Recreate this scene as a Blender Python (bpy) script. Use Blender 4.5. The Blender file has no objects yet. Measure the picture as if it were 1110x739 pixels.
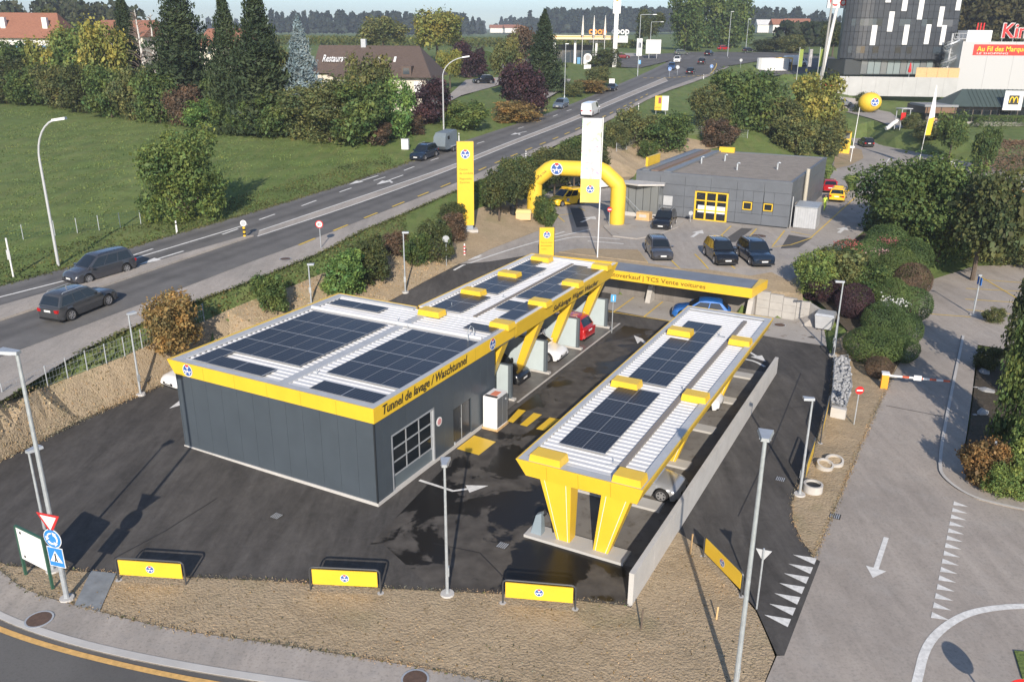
import bpy, bmesh, math, random
import numpy as np
from mathutils import Vector, Matrix
from mathutils.geometry import delaunay_2d_cdt
S = bpy.context.scene
COL = S.collection
rad = math.radians
random.seed(7)
# ------------------------------------------------------------------ camera
CAMH = 20.0
FPX, PITCH, ROLL = 908.5, rad(19.655), rad(0.434)
PCX, PCY = 555.0, 369.5
cd = bpy.data.cameras.new('camera'); cam = bpy.data.objects.new('camera', cd); COL.objects.link(cam)
cd.sensor_width = 36.0; cd.lens = 36.0 * FPX / 1110.0; cd.clip_end = 9000; cd.clip_start = 0.5
cam.matrix_world = Matrix.Translation((0, 0, CAMH)) @ Matrix.Rotation(math.pi/2 - PITCH, 4, 'X') @ Matrix.Rotation(ROLL, 4, 'Z')
S.camera = cam
# ------------------------------------------------------------------ light
SUN_EL, SUN_AZ = 25.5, 1.0          # the light travels towards +Y, slightly +X
w = bpy.data.worlds.new('World'); S.world = w; w.use_nodes = True
nt = w.node_tree; nt.nodes.clear()
sky = nt.nodes.new('ShaderNodeTexSky'); sky.sky_type = 'NISHITA'; sky.sun_disc = False
sky.sun_elevation = rad(SUN_EL); sky.sun_rotation = rad(180 + SUN_AZ)
sky.air_density = 0.9; sky.dust_density = 0.9; sky.ozone_density = 3.0; sky.altitude = 600
bg = nt.nodes.new('ShaderNodeBackground'); bg.inputs['Strength'].default_value = 0.11
wo = nt.nodes.new('ShaderNodeOutputWorld')
nt.links.new(sky.outputs[0], bg.inputs[0]); nt.links.new(bg.outputs[0], wo.inputs[0])
sl = bpy.data.lights.new('sun', 'SUN'); sl.energy = 3.9; sl.angle = rad(0.53); sl.color = (1.0, 0.90, 0.78)
so = bpy.data.objects.new('sun', sl); COL.objects.link(so); so.location = (0, -60, 80)
so.rotation_euler = Vector((math.sin(rad(SUN_AZ))*math.cos(rad(SUN_EL)), math.cos(rad(SUN_AZ))*math.cos(rad(SUN_EL)), -math.sin(rad(SUN_EL)))).to_track_quat('-Z', 'Y').to_euler()
S.view_settings.view_transform = 'Standard'; S.view_settings.look = 'None'
S.view_settings.exposure = 0.74; S.view_settings.gamma = 1.0; S.view_settings.use_curve_mapping = False
S.render.engine = 'CYCLES'
# ------------------------------------------------------------------ pixel -> world
def ray(px, py):
    dx, dy = px - PCX, py - PCY
    cr, sr = math.cos(ROLL), math.sin(ROLL)
    X = dx*cr + dy*sr; Y = -dx*sr + dy*cr
    c, s = math.cos(PITCH), math.sin(PITCH)
    return X, FPX*c - Y*s, -FPX*s - Y*c
def G(px, py, z=0.0):
    """pixel -> point on the height z, or on a plane (a, bx, by): z = a + bx*X + by*Y"""
    d = ray(px, py)
    a, bx, by = z if isinstance(z, tuple) else (z, 0, 0)
    t = (a - CAMH) / (d[2] - bx*d[0] - by*d[1])
    return Vector((d[0]*t, d[1]*t, CAMH + d[2]*t))
def atY(px, py, Y):
    d = ray(px, py); t = Y/d[1]
    return Vector((d[0]*t, Y, CAMH + d[2]*t))
TH = rad(27.66); E1 = Vector((math.sin(TH), math.cos(TH))); E2 = Vector((-math.cos(TH), math.sin(TH)))
A0 = Vector((-6.015, 33.316))
def UV(u, v, z=0.0):
    q = A0 + u*E1 + v*E2
    return Vector((q.x, q.y, z))
def toUV(p):
    q = Vector((p[0], p[1])) - A0
    return q.dot(E1), q.dot(E2)
RP = (0.5, 0.0, 0.055)           # plane of the main road
FP = (1.6, 0.0, 0.055)            # plane of the meadow at the hedge
UP = 2.4                         # level of the upper yard
RB = 2.4/20.0                    # the ramp behind the wash building: z = RB*(u-11)
MP = (RB*(-11 - A0.dot(E1)), RB*E1.x, RB*E1.y)
# ------------------------------------------------------------------ materials
MATS = {}
def _new(name):
    m = bpy.data.materials.new(name); m.use_nodes = True
    return m, m.node_tree, m.node_tree.nodes['Principled BSDF']
def mat(name, col, rough=0.6, metal=0.0, spec=0.5, var=0.0, vscale=1.0, bump=0.0, bscale=20.0, coat=0.0, emit=None, coords='Object', detail=6, col2=None, stretch=None, trans=0.0):
    if name in MATS: return MATS[name]
    m, t, b = _new(name)
    b.inputs['Base Color'].default_value = (*col, 1); b.inputs['Roughness'].default_value = rough
    b.inputs['Metallic'].default_value = metal; b.inputs['Specular IOR Level'].default_value = spec
    if coat: b.inputs['Coat Weight'].default_value = coat; b.inputs['Coat Roughness'].default_value = 0.05
    if emit: b.inputs['Emission Color'].default_value = (*emit[:3], 1); b.inputs['Emission Strength'].default_value = emit[3]
    if var or bump:
        if coords == 'World': src = t.nodes.new('ShaderNodeNewGeometry').outputs['Position']
        else: src = t.nodes.new('ShaderNodeTexCoord').outputs['Object']
        if stretch:
            mp = t.nodes.new('ShaderNodeMapping'); mp.inputs['Scale'].default_value = stretch
            t.links.new(src, mp.inputs[0]); src = mp.outputs[0]
    if var:
        n = t.nodes.new('ShaderNodeTexNoise'); n.inputs['Scale'].default_value = vscale; n.inputs['Detail'].default_value = detail; n.inputs['Roughness'].default_value = 0.65
        t.links.new(src, n.inputs['Vector'])
        r = t.nodes.new('ShaderNodeValToRGB'); r.color_ramp.elements[0].position = 0.3; r.color_ramp.elements[1].position = 0.7
        c2 = col2 or col
        r.color_ramp.elements[0].color = (*[max(0, c*(1-var)) for c in col], 1)
        r.color_ramp.elements[1].color = (*[min(1, c*(1+var)) for c in c2], 1)
        t.links.new(n.outputs[0], r.inputs[0]); t.links.new(r.outputs[0], b.inputs['Base Color'])
    if bump:
        n2 = t.nodes.new('ShaderNodeTexNoise'); n2.inputs['Scale'].default_value = bscale; n2.inputs['Detail'].default_value = 4
        t.links.new(src, n2.inputs['Vector'])
        bm_ = t.nodes.new('ShaderNodeBump'); bm_.inputs['Strength'].default_value = bump; bm_.inputs['Distance'].default_value = 0.03
        t.links.new(n2.outputs[0], bm_.inputs['Height']); t.links.new(bm_.outputs[0], b.inputs['Normal'])
    MATS[name] = m
    return m
def layered(name, layers, rough=0.9, bump=0.3, bscale=25.0, spec=0.2):
    """ground material: world-space noise layers [(scale, detail, lo, hi, colour, strength)] over a base colour"""
    m, t, b = _new(name)
    pos = t.nodes.new('ShaderNodeNewGeometry').outputs['Position']
    b.inputs['Roughness'].default_value = rough; b.inputs['Specular IOR Level'].default_value = spec
    cur = None
    for i, L in enumerate(layers):
        if i == 0:
            rgb = t.nodes.new('ShaderNodeRGB'); rgb.outputs[0].default_value = (*L, 1); cur = rgb.outputs[0]; continue
        scale, detail, lo, hi, col, k = L[:6]
        v = pos
        if len(L) > 6:
            mp = t.nodes.new('ShaderNodeMapping'); mp.inputs['Scale'].default_value = L[6]; mp.inputs['Rotation'].default_value = (0, 0, L[7] if len(L) > 7 else 0)
            t.links.new(pos, mp.inputs[0]); v = mp.outputs[0]
        n = t.nodes.new('ShaderNodeTexNoise'); n.inputs['Scale'].default_value = scale; n.inputs['Detail'].default_value = detail; n.inputs['Roughness'].default_value = 0.6
        t.links.new(v, n.inputs['Vector'])
        mr = t.nodes.new('ShaderNodeMapRange'); mr.inputs[1].default_value = lo; mr.inputs[2].default_value = hi; mr.inputs[3].default_value = 0; mr.inputs[4].default_value = k
        t.links.new(n.outputs[0], mr.inputs[0])
        mx = t.nodes.new('ShaderNodeMix'); mx.data_type = 'RGBA'
        t.links.new(mr.outputs[0], mx.inputs[0]); t.links.new(cur, mx.inputs[6]); mx.inputs[7].default_value = (*col, 1)
        cur = mx.outputs[2]
    t.links.new(cur, b.inputs['Base Color'])
    if bump:
        n2 = t.nodes.new('ShaderNodeTexNoise'); n2.inputs['Scale'].default_value = bscale; n2.inputs['Detail'].default_value = 5
        t.links.new(pos, n2.inputs['Vector'])
        bm_ = t.nodes.new('ShaderNodeBump'); bm_.inputs['Strength'].default_value = bump; bm_.inputs['Distance'].default_value = 0.08
        t.links.new(n2.outputs[0], bm_.inputs['Height']); t.links.new(bm_.outputs[0], b.inputs['Normal'])
    MATS[name] = m
    return m
YEL = mat('yellow_paint', (0.70, 0.45, 0.032), 0.38, var=0.06, vscale=0.7)
YELF = mat('yellow_fabric', (0.72, 0.48, 0.04), 0.55, var=0.05, vscale=1.2)
YLINE = mat('yellow_line', (0.62, 0.42, 0.06), 0.8, var=0.25, vscale=6, coords='World')
OLINE = mat('orange_line', (0.60, 0.36, 0.12), 0.8, var=0.22, vscale=5, coords='World')
WLINE = mat('white_line', (0.62, 0.61, 0.58), 0.8, var=0.22, vscale=6, coords='World')
WHITE = mat('white_paint', (0.66, 0.66, 0.65), 0.45, var=0.04, vscale=2)
ROOFW = mat('white_roof_sheet', (0.58, 0.58, 0.58), 0.42, var=0.07, vscale=0.9)
ALU = mat('grey_metal', (0.42, 0.44, 0.46), 0.45, metal=0.35, var=0.12, vscale=3)
GALV = mat('galvanised_steel', (0.45, 0.48, 0.50), 0.5, metal=0.5, var=0.15, vscale=4)
LGREY = mat('light_grey_metal', (0.40, 0.41, 0.42), 0.5, var=0.1, vscale=2)
DWALL = mat('dark_panel_wall', (0.058, 0.072, 0.086), 0.38, var=0.08, vscale=0.8)
DFRAME = mat('dark_frame', (0.022, 0.026, 0.03), 0.4)
BLACK = mat('black_plastic', (0.012, 0.012, 0.013), 0.5)
RUBBER = mat('rubber', (0.016, 0.016, 0.017), 0.8)
GLASS = mat('dark_glass', (0.012, 0.016, 0.02), 0.05, spec=0.8)
PANE = mat('window_pane', (0.05, 0.065, 0.08), 0.06, spec=0.8)
CONC = mat('concrete', (0.42, 0.40, 0.37), 0.85, var=0.16, vscale=1.1, bump=0.15, bscale=12)
CONCL = mat('pale_concrete', (0.45, 0.435, 0.41), 0.8, var=0.09, vscale=0.8, bump=0.1, bscale=9)
CONCD = mat('dark_concrete', (0.17, 0.155, 0.14), 0.85, var=0.3, vscale=0.8, bump=0.15, bscale=12, stretch=(1, 1, 0.35))
RED = mat('red_paint', (0.55, 0.02, 0.02), 0.4)
BLUE = mat('blue_sign', (0.02, 0.16, 0.50), 0.4)
DKGREEN = mat('green_post', (0.03, 0.09, 0.06), 0.5)
TEXT = mat('lettering', (0.03, 0.028, 0.02), 0.5)
TAILR = mat('tail_light', (0.35, 0.01, 0.01), 0.2)
HEADL = mat('head_light', (0.75, 0.78, 0.8), 0.12, spec=0.9)
RIM = mat('alloy_rim', (0.42, 0.42, 0.43), 0.3, metal=0.7)
WOOD = mat('pale_wood', (0.55, 0.36, 0.17), 0.7, var=0.2, vscale=4)
def paint(name, col, rough=0.25, metal=0.15):
    return mat('car_paint_' + name, col, rough, metal=metal, coat=0.8)
# ------------------------------------------------------------------ mesh building
class MB:
    def __init__(self): self.v = []; self.f = []; self.mi = []; self.m = 0
    def add(self, vs, fs, xf=None):
        o = len(self.v)
        if xf is not None: vs = [xf @ Vector(p) for p in vs]
        self.v += [tuple(p) for p in vs]
        for f in fs: self.f.append(tuple(i+o for i in f)); self.mi.append(self.m)
        return self
    def box(self, c, s, rz=0.0, xf=None):
        x, y, z = s[0]/2, s[1]/2, s[2]/2
        M = Matrix.Translation(c) @ Matrix.Rotation(rz, 4, 'Z')
        if xf is not None: M = xf @ M
        return self.add([(-x,-y,-z),(x,-y,-z),(x,y,-z),(-x,y,-z),(-x,-y,z),(x,-y,z),(x,y,z),(-x,y,z)],
                 [(0,3,2,1),(4,5,6,7),(0,1,5,4),(1,2,6,5),(2,3,7,6),(3,0,4,7)], M)
    def bx(self, x0, x1, y0, y1, z0, z1):
        return self.box(((x0+x1)/2, (y0+y1)/2, (z0+z1)/2), (x1-x0, y1-y0, z1-z0))
    def hexa(self, b, t):
        """8-corner block from 4 bottom and 4 top points (counter-clockwise seen from above)"""
        return self.add(list(b)+list(t), [(0,3,2,1),(4,5,6,7),(0,1,5,4),(1,2,6,5),(2,3,7,6),(3,0,4,7)])
    def quad(self, *p): return self.add(p, [tuple(range(len(p)))])
    def prism(self, poly, z0, z1):
        n = len(poly)
        vs = [(p[0], p[1], z0) for p in poly] + [(p[0], p[1], z1) for p in poly]
        return self.add(vs, [tuple(range(n-1, -1, -1)), tuple(range(n, 2*n))] + [(i, (i+1) % n, (i+1) % n+n, i+n) for i in range(n)])
    def tube(self, p0, p1, r0, r1=None, n=8, caps=True):
        r1 = r0 if r1 is None else r1
        p0, p1 = Vector(p0), Vector(p1); d = (p1-p0)
        if d.length < 1e-6: return self
        q = d.normalized().to_track_quat('Z', 'Y')
        vs = []
        for p, r in ((p0, r0), (p1, r1)):
            for i in range(n):
                a = 2*math.pi*i/n
                vs.append(p + q @ Vector((r*math.cos(a), r*math.sin(a), 0)))
        fs = [(i, (i+1) % n, (i+1) % n+n, i+n) for i in range(n)]
        if caps: fs += [tuple(range(n-1, -1, -1)), tuple(range(n, 2*n))]
        return self.add(vs, fs)
    def path(self, pts, r, n=8):
        """tube along a polyline with rounded joints"""
        pts = [Vector(p) for p in pts]; rings = []
        vs = []
        for i, p in enumerate(pts):
            d = (pts[min(i+1, len(pts)-1)] - pts[max(i-1, 0)]).normalized()
            q = d.to_track_quat('Z', 'Y') if abs(d.z) < 0.99 else Matrix.Identity(3).to_quaternion()
            if i == 0: up = q @ Vector((1, 0, 0))
            up = (up - d*up.dot(d)).normalized(); sd = d.cross(up)
            rr = r[i] if isinstance(r, (list, tuple)) else r
            for k in range(n):
                a = 2*math.pi*k/n
                vs.append(p + (up*math.cos(a) + sd*math.sin(a))*rr)
        fs = []
        for i in range(len(pts)-1):
            for k in range(n): fs.append((i*n+k, i*n+(k+1) % n, (i+1)*n+(k+1) % n, (i+1)*n+k))
        fs += [tuple(range(n-1, -1, -1)), tuple(range((len(pts)-1)*n, len(pts)*n))]
        return self.add(vs, fs)
    def lathe(self, prof, n=16, c=(0, 0, 0)):
        vs = []; m = len(prof)
        for i in range(n):
            a = 2*math.pi*i/n
            for r, z in prof: vs.append((c[0]+r*math.cos(a), c[1]+r*math.sin(a), c[2]+z))
        fs = [(i*m+j, ((i+1) % n)*m+j, ((i+1) % n)*m+j+1, i*m+j+1) for i in range(n) for j in range(m-1)]
        return self.add(vs, fs)
    def disc(self, c, r, nrm, n=20, th=0.01, r2=None):
        c = Vector(c); d = Vector(nrm).normalized()*th
        return self.tube(c, c+d, r, r2, n)
    def build(self, name, m, parent=None, smooth=None, loc=None):
        me = bpy.data.meshes.new(name); me.from_pydata(self.v, [], self.f)
        ms = m if isinstance(m, (list, tuple)) else [m]
        for k in ms: me.materials.append(k)
        if len(ms) > 1: me.polygons.foreach_set('material_index', self.mi)
        if smooth is not None:
            me.polygons.foreach_set('use_smooth', [True]*len(me.polygons))
            me.set_sharp_from_angle(angle=rad(smooth))
        me.update()
        o = bpy.data.objects.new(name, me); COL.objects.link(o)
        if parent is not None: o.parent = parent
        if loc is not None: o.location = loc
        return o
def tag(o, label=None, cat=None, group=None, kind=None):
    if label: o['label'] = label
    if cat: o['category'] = cat
    if group: o['group'] = group
    if kind: o['kind'] = kind
    return o
def thing(name, label, cat, loc=(0, 0, 0), rz=0.0, group=None):
    o = bpy.data.objects.new(name, None); COL.objects.link(o); o.empty_display_size = 0.3
    o.location = loc; o.rotation_euler = (0, 0, rz)
    return tag(o, label, cat, group)
def dup(o, parent=None):
    c = o.copy(); COL.objects.link(c); c.parent = parent
    for ch in o.children: dup(ch, c)
    return c
def copy_thing(root, label, loc, rz=0.0, scale=None, group=None):
    c = dup(root); c.location = loc; c.rotation_euler = (0, 0, rz)
    if scale is not None: c.scale = scale if isinstance(scale, tuple) else (scale,)*3
    c['label'] = label
    if group: c['group'] = group
    return c
def text_mesh(name, s, size, m, parent, mtx, extrude=0.006, shear=0.0, align='LEFT', bold=0.0, width=None):
    cu = bpy.data.curves.new('t', 'FONT'); cu.body = s; cu.size = size; cu.extrude = extrude; cu.shear = shear; cu.align_x = align; cu.offset = bold; cu.resolution_u = 2
    ob = bpy.data.objects.new('t', cu); COL.objects.link(ob)
    dg = bpy.context.evaluated_depsgraph_get()
    me = bpy.data.meshes.new_from_object(ob.evaluated_get(dg))
    bpy.data.objects.remove(ob); bpy.data.curves.remove(cu)
    if width:
        xs = [v.co.x for v in me.vertices]; k = width/(max(xs)-min(xs))
        for v in me.vertices: v.co.x *= k
    me.materials.clear(); me.materials.append(m); me.name = name
    o = bpy.data.objects.new(name, me); COL.objects.link(o); o.parent = parent; o.matrix_local = mtx
    return o
def frame(origin, xdir, ydir):
    """matrix whose local X, Y lie along xdir, ydir"""
    x = Vector(xdir).normalized(); z = x.cross(Vector(ydir)).normalized(); y = z.cross(x)
    M = Matrix((x, y, z)).transposed().to_4x4(); M.translation = origin
    return M
# ================================================================== terrain
TV, TE = [], []                   # points (x, y, z) and constraint edges of the height network
def bl(pts, closed=False):
    """breakline: [(px, py, z or plane)] or Vectors -> stored in the network, returns world points"""
    ws = [p if isinstance(p, Vector) else G(*p) for p in pts]
    o = len(TV); TV.extend((p.x, p.y, p.z) for p in ws)
    for i in range(len(ws)-1): TE.append((o+i, o+i+1))
    if closed: TE.append((o+len(ws)-1, o))
    return ws
def smooth_line(pts, it=2):
    pts = [Vector(p) for p in pts]
    for _ in range(it):
        o = [pts[0]]
        for a, b in zip(pts, pts[1:]): o += [a.lerp(b, .25), a.lerp(b, .75)]
        o.append(pts[-1]); pts = o
    return pts
def P2(pl, z): return [(p[0], p[1], z) for p in pl]
RPm = lambda k: (RP[0]+k, 0.0, RP[2])
lot_front = P2([(-120, 606), (8, 613), (126, 622), (280, 629), (421, 638), (550, 644), (677, 656)], 0)
bl(lot_front); bl(P2([(900, 900), (830, 739), (850, 710), (889, 609), (908, 545), (958.7, 425.6), (967, 408)], 0)); bl([UV(-1, -12.4, 0), UV(36, -12.4, 0)]); bl(P2([(-250, 640), (0, 673), (280, 740), (640, 800)], 0))
LL = bl(smooth_line([G(*q) for q in P2([(-100, 550), (0, 500), (75, 461), (152, 428), (181, 414.5)], 0.25)], 2)[::2])           # foot of the left bank
LL2 = bl([UV(9.5, 20.2, .3), UV(14, 18.0, .55), G(424, 326, MP), G(460, 306, MP), G(497, 287, MP)])
TE.append((len(LL)-1, len(LL)))
fence_px = [(-60, 468), (0, 442), (46.7, 422), (89.6, 404), (131, 389), (168, 372), (215, 352), (262, 330), (315, 312), (352, 296), (400, 277), (445, 262)]
FENCE = bl(smooth_line([G(p[0], p[1], RPm(-0.75)) for p in fence_px], 2)[::2])
path_out_px = [(-90, 482), (0, 436), (28, 419), (83, 384), (131, 360), (214, 326), (272, 305), (351, 273), (388.6, 252), (440, 231), (522, 195), (540, 186), (616, 152), (661, 131), (711.5, 103), (762, 86), (790, 73)]
PATH_OUT = bl(P2(path_out_px, RP))
far_edge_px = [(-90, 336), (0, 311), (76, 290), (161, 263), (199, 252), (280, 229), (355, 206), (431, 181), (497, 155), (550, 138), (600.6, 121), (656, 98), (696, 81), (727, 66)]
FAR_EDGE = bl(P2(far_edge_px, RP))
hedge_px = [(-90, 100), (33, 111), (126, 126), (200, 135), (280, 144), (346, 151), (411, 157), (470, 141), (520, 120)]
bl(P2(hedge_px, FP))
# upper yard (flat)
yard_px = [(497, 287), (532.5, 270), (576, 253), (599, 244.7), (606, 233), (585, 222), (592, 208), (640, 196), (676, 202)]
YL = bl(P2(yard_px, UP))
yard_front = bl([G(530, 284, UP), G(580, 276, UP), G(605.6, 274.6, UP), G(660, 281, UP), G(701.5, 286, UP), G(737, 292, UP), G(769.5, 293.5, UP-.1), G(813.6, 300, UP-.2), G(836, 296, UP-.25), G(856, 306, UP-.5), G(867, 298, UP-.3), G(906, 277, UP), G(936, 251, UP), G(946, 215, UP+.1), G(961, 182, UP+.3), G(1006, 187, UP+.4), G(1110, 218, UP+.2), G(1180, 240, UP)])
yard_back = bl([G(676, 202, UP), G(700, 190, UP), G(860, 190, UP+.1), G(893, 200, UP+.2), G(905, 172, UP+.3), G(925, 160, UP+.4), G(921, 150, UP+.6), G(940, 150, UP+.6), G(953, 157, UP+.6), G(1029, 172, UP+.5), G(1110, 189, UP+.4), G(1190, 206, UP+.3)])
# lot end / retaining walls
bl([UV(30.5, 7.3, 0), UV(37.4, 6, 0), UV(37.5, 3, 0), UV(37.5, -8.6, 0), UV(37.5, -12.0, 0), UV(36.6, -14.0, 0)])
bl([UV(30.8, 8.2, UP), UV(37.8, 7, UP), UV(37.95, 3, UP-.1), UV(37.95, -8.6, 1.9), UV(37.95, -12.0, 1.45), UV(37.2, -14.5, 1.2)])
bl([UV(13.7, 6.9, 0), UV(29, 6.9, 0)]); bl([UV(12, 8.0, .12), UV(20, 8.0, RB*9), UV(30, 8.0, RB*19)])
# hedge bank foot along the side road
side_left_px = [(999, 321), (991, 362), (967.5, 408), (958.7, 425.6), (936, 476), (908, 545), (882.5, 604.6)]
bl([G(1120, 275, 0.3), G(1050, 285, 0.1), G(1003, 300, 0)] + [G(*p, 0) for p in side_left_px[:3]])
bl([G(893, 385, 0), G(903, 372, 0.1), UV(36.0, -15.5, .6)])
# right: bank up to the restaurant drive, terrace wall
bl([G(890, 128, 6.0), G(915, 121, 6.4), G(950, 131, 6.0), G(985, 143, 5.6), G(1045, 152, 5.4), G(1110, 160, 5.2), G(1200, 172, 5)])
bl([G(880, 112, 8.6), G(905, 104, 9.3), G(960, 108, 8.2), G(1040, 115, 7.2), G(1110, 118, 7.0), G(1200, 125, 7)])
bl([G(860, 98, 10.2), G(905, 90, 11.0), G(1040, 94, 10.6), G(1110, 97, 10.4), G(1200, 103, 10.2)])
bl([G(840, 84, 11.5), G(895, 78, 13.4), G(1040, 80.5, 13.0), G(1110, 82, 12.8), G(1200, 86, 12.6)])
for x, y, z in [(-200, -40, 0), (200, -40, 0), (-200, 20, 1), (200, 20, 0), (0, -60, 0), (0, 5, 0), (60, 25, 0), (90, 60, 0.2), (-40, 10, 0), (-45, 30, .3), (-200, 60, 5), (-140, 130, 9), (-220, 200, 13),
                (110, 100, 2), (150, 150, 6), (200, 200, 12), (120, 240, 13.8), (260, 300, 17),
                (30, 320, 17.5), (90, 320, 17.5), (-60, 330, 18), (-160, 320, 18), (170, 330, 17.5), (20, 260, 14.5), (-40, 220, 13), (-100, 180, 11.6), (80, 265, 15.2), (55, 170, 9.2), (40, 140, 6.8),
                (-2600, -60, 0), (2600, -60, 0)]:
    TV.append((x, y, z))
for Y, zs in ((620, 23), (1100, 26), (1800, 36), (3400, 62)):
    for X in (-2600, -1500, -800, -300, 0, 300, 800, 1500, 2600):
        TV.append((X, Y, zs + (6 if X > 0 else 0)*math.sin(X*0.004)))
for X in (-2600, -900, 900, 2600): TV.append((X, 200, 12 if X > 0 else 14))
_v2 = [Vector((p[0], p[1])) for p in TV]
_ov, _oe, _of, _ovi, _, _ = delaunay_2d_cdt(_v2, TE, [], 0, 1e-4, True)
_oz = np.zeros(len(_ov))
for i, src in enumerate(_ovi):
    if src: _oz[i] = TV[src[0]][2]
    else:
        d = [((p[0]-_ov[i].x)**2+(p[1]-_ov[i].y)**2, p[2]) for p in TV]; d.sort(); _oz[i] = (d[0][1]+d[1][1])/2
_ox = np.array([[v.x, v.y] for v in _ov]); _tri = np.array([f for f in _of])
def H(xs, ys):
    """ground height for arrays"""
    xs = np.atleast_1d(np.asarray(xs, float)); ys = np.atleast_1d(np.asarray(ys, float)); out = np.zeros(len(xs)); done = np.zeros(len(xs), bool)
    order = np.argsort(xs); sx = xs[order]
    for a, b, c in _tri:
        p, q, r = _ox[a], _ox[b], _ox[c]
        lo, hi = min(p[0], q[0], r[0]), max(p[0], q[0], r[0])
        i0, i1 = np.searchsorted(sx, lo-1e-6), np.searchsorted(sx, hi+1e-6)
        if i0 >= i1: continue
        idx = order[i0:i1]
        x, y = xs[idx], ys[idx]
        det = (q[1]-r[1])*(p[0]-r[0]) + (r[0]-q[0])*(p[1]-r[1])
        if abs(det) < 1e-9: continue
        l1 = ((q[1]-r[1])*(x-r[0]) + (r[0]-q[0])*(y-r[1]))/det
        l2 = ((r[1]-p[1])*(x-r[0]) + (p[0]-r[0])*(y-r[1]))/det
        l3 = 1-l1-l2
        k = (l1 >= -1e-6) & (l2 >= -1e-6) & (l3 >= -1e-6)
        out[idx[k]] = l1[k]*_oz[a] + l2[k]*_oz[b] + l3[k]*_oz[c]; done[idx[k]] = True
    return out
def h1(x, y): return float(H([x], [y])[0])
def W(px, py, dz=0.0):
    """pixel -> first hit of the view ray on the ground"""
    d = ray(px, py); k = CAMH/FPX
    ts = np.linspace(0.8, 60, 3000)*0.02
    t = np.concatenate([np.arange(15, 330, .25), np.arange(330, 2500, 4)])/d[1]
    xs, ys, zs = d[0]*t, d[1]*t, CAMH + d[2]*t
    hh = H(xs, ys)
    i = np.argmax(zs <= hh)
    if i == 0: i = len(t)-1
    f0, f1 = zs[i-1]-hh[i-1], zs[i]-hh[i]; a = f0/(f0-f1+1e-9)
    tt = t[i-1]+(t[i]-t[i-1])*a
    return Vector((d[0]*tt, d[1]*tt, CAMH+d[2]*tt+dz))
def inpoly(xs, ys, poly):
    xs, ys = np.asarray(xs), np.asarray(ys); r = np.zeros(len(xs), bool); n = len(poly)
    for i in range(n):
        x1, y1 = poly[i][0], poly[i][1]; x2, y2 = poly[(i+1) % n][0], poly[(i+1) % n][1]
        if y1 == y2: continue
        c = ((y1 > ys) != (y2 > ys)) & (xs < (x2-x1)*(ys-y1)/(y2-y1)+x1); r ^= c
    return r
def resample(pts, step, closed=False):
    out = []; n = len(pts); m = n if closed else n-1
    for i in range(m):
        a, b = Vector(pts[i]).to_2d(), Vector(pts[(i+1) % n]).to_2d(); L = (b-a).length; k = max(1, int(L/step))
        for j in range(k): out.append(a.lerp(b, j/k))
    if not closed: out.append(Vector(pts[-1]).to_2d())
    return out
SHEETS = []
def sheet(name, poly, m, dz=0.03, step=2.0, kind='structure', zfun=None, parent=None, thick=0.0, noise=0.0):
    """ground covering with the outline poly, draped over the terrain"""
    b = resample(poly, step, True)
    xs = [p.x for p in b]; ys = [p.y for p in b]
    gx, gy = np.meshgrid(np.arange(math.floor(min(xs)), max(xs), step)+.37*step, np.arange(math.floor(min(ys)), max(ys), step)+.41*step)
    gx, gy = gx.ravel(), gy.ravel(); k = inpoly(gx, gy, [(p.x, p.y) for p in b]); gx, gy = gx[k], gy[k]
    # keep the points clear of the border
    bb = np.array([[p.x, p.y] for p in b])
    if len(gx):
        keep = np.array([np.min((bb[:, 0]-x)**2+(bb[:, 1]-y)**2) > (0.3*step)**2 for x, y in zip(gx, gy)]); gx, gy = gx[keep], gy[keep]
    nb = len(b)
    v, e, f, _, _, _ = delaunay_2d_cdt(b+[Vector((x, y)) for x, y in zip(gx, gy)], [(i, (i+1) % nb) for i in range(nb)], [], 1, 1e-4, True)
    X = np.array([p.x for p in v]); Y = np.array([p.y for p in v]); Z = zfun(X, Y) if zfun else H(X, Y)
    fa_ = np.array(f); k = inpoly(X[fa_].mean(1), Y[fa_].mean(1), [(p.x, p.y) for p in b]); f = fa_[k].tolist()
    if noise: Z = Z + noise*(np.sin(X*1.9+Y*.7)+np.sin(Y*2.3-X*1.1)+np.sin(X*4.1+Y*3.3)*.6+np.random.RandomState(3).uniform(-1, 1, len(X)))*np.minimum(1, np.array([np.min(np.hypot(bb[:, 0]-x, bb[:, 1]-y)) for x, y in zip(X, Y)])/1.2)
    mb = MB(); mb.add([(x, y, z+dz) for x, y, z in zip(X, Y, Z)], f)
    if thick:                                     # a skirt along the border
        n0 = len(mb.v)
        br = [(p.x, p.y) for p in b]; zz = (zfun or H)(np.array(xs), np.array(ys))
        vs = []
        for (x, y), z in zip(br, zz): vs += [(x, y, z+dz), (x, y, z+dz-thick)]
        mb.add(vs, [(2*i, 2*i+1, (2*i+3) % (2*nb), (2*i+2) % (2*nb)) for i in range(nb)])
    o = mb.build(name, m, parent)
    if kind and parent is None: tag(o, kind=kind)
    SHEETS.append([(p.x, p.y) for p in b])
    return o
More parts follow.
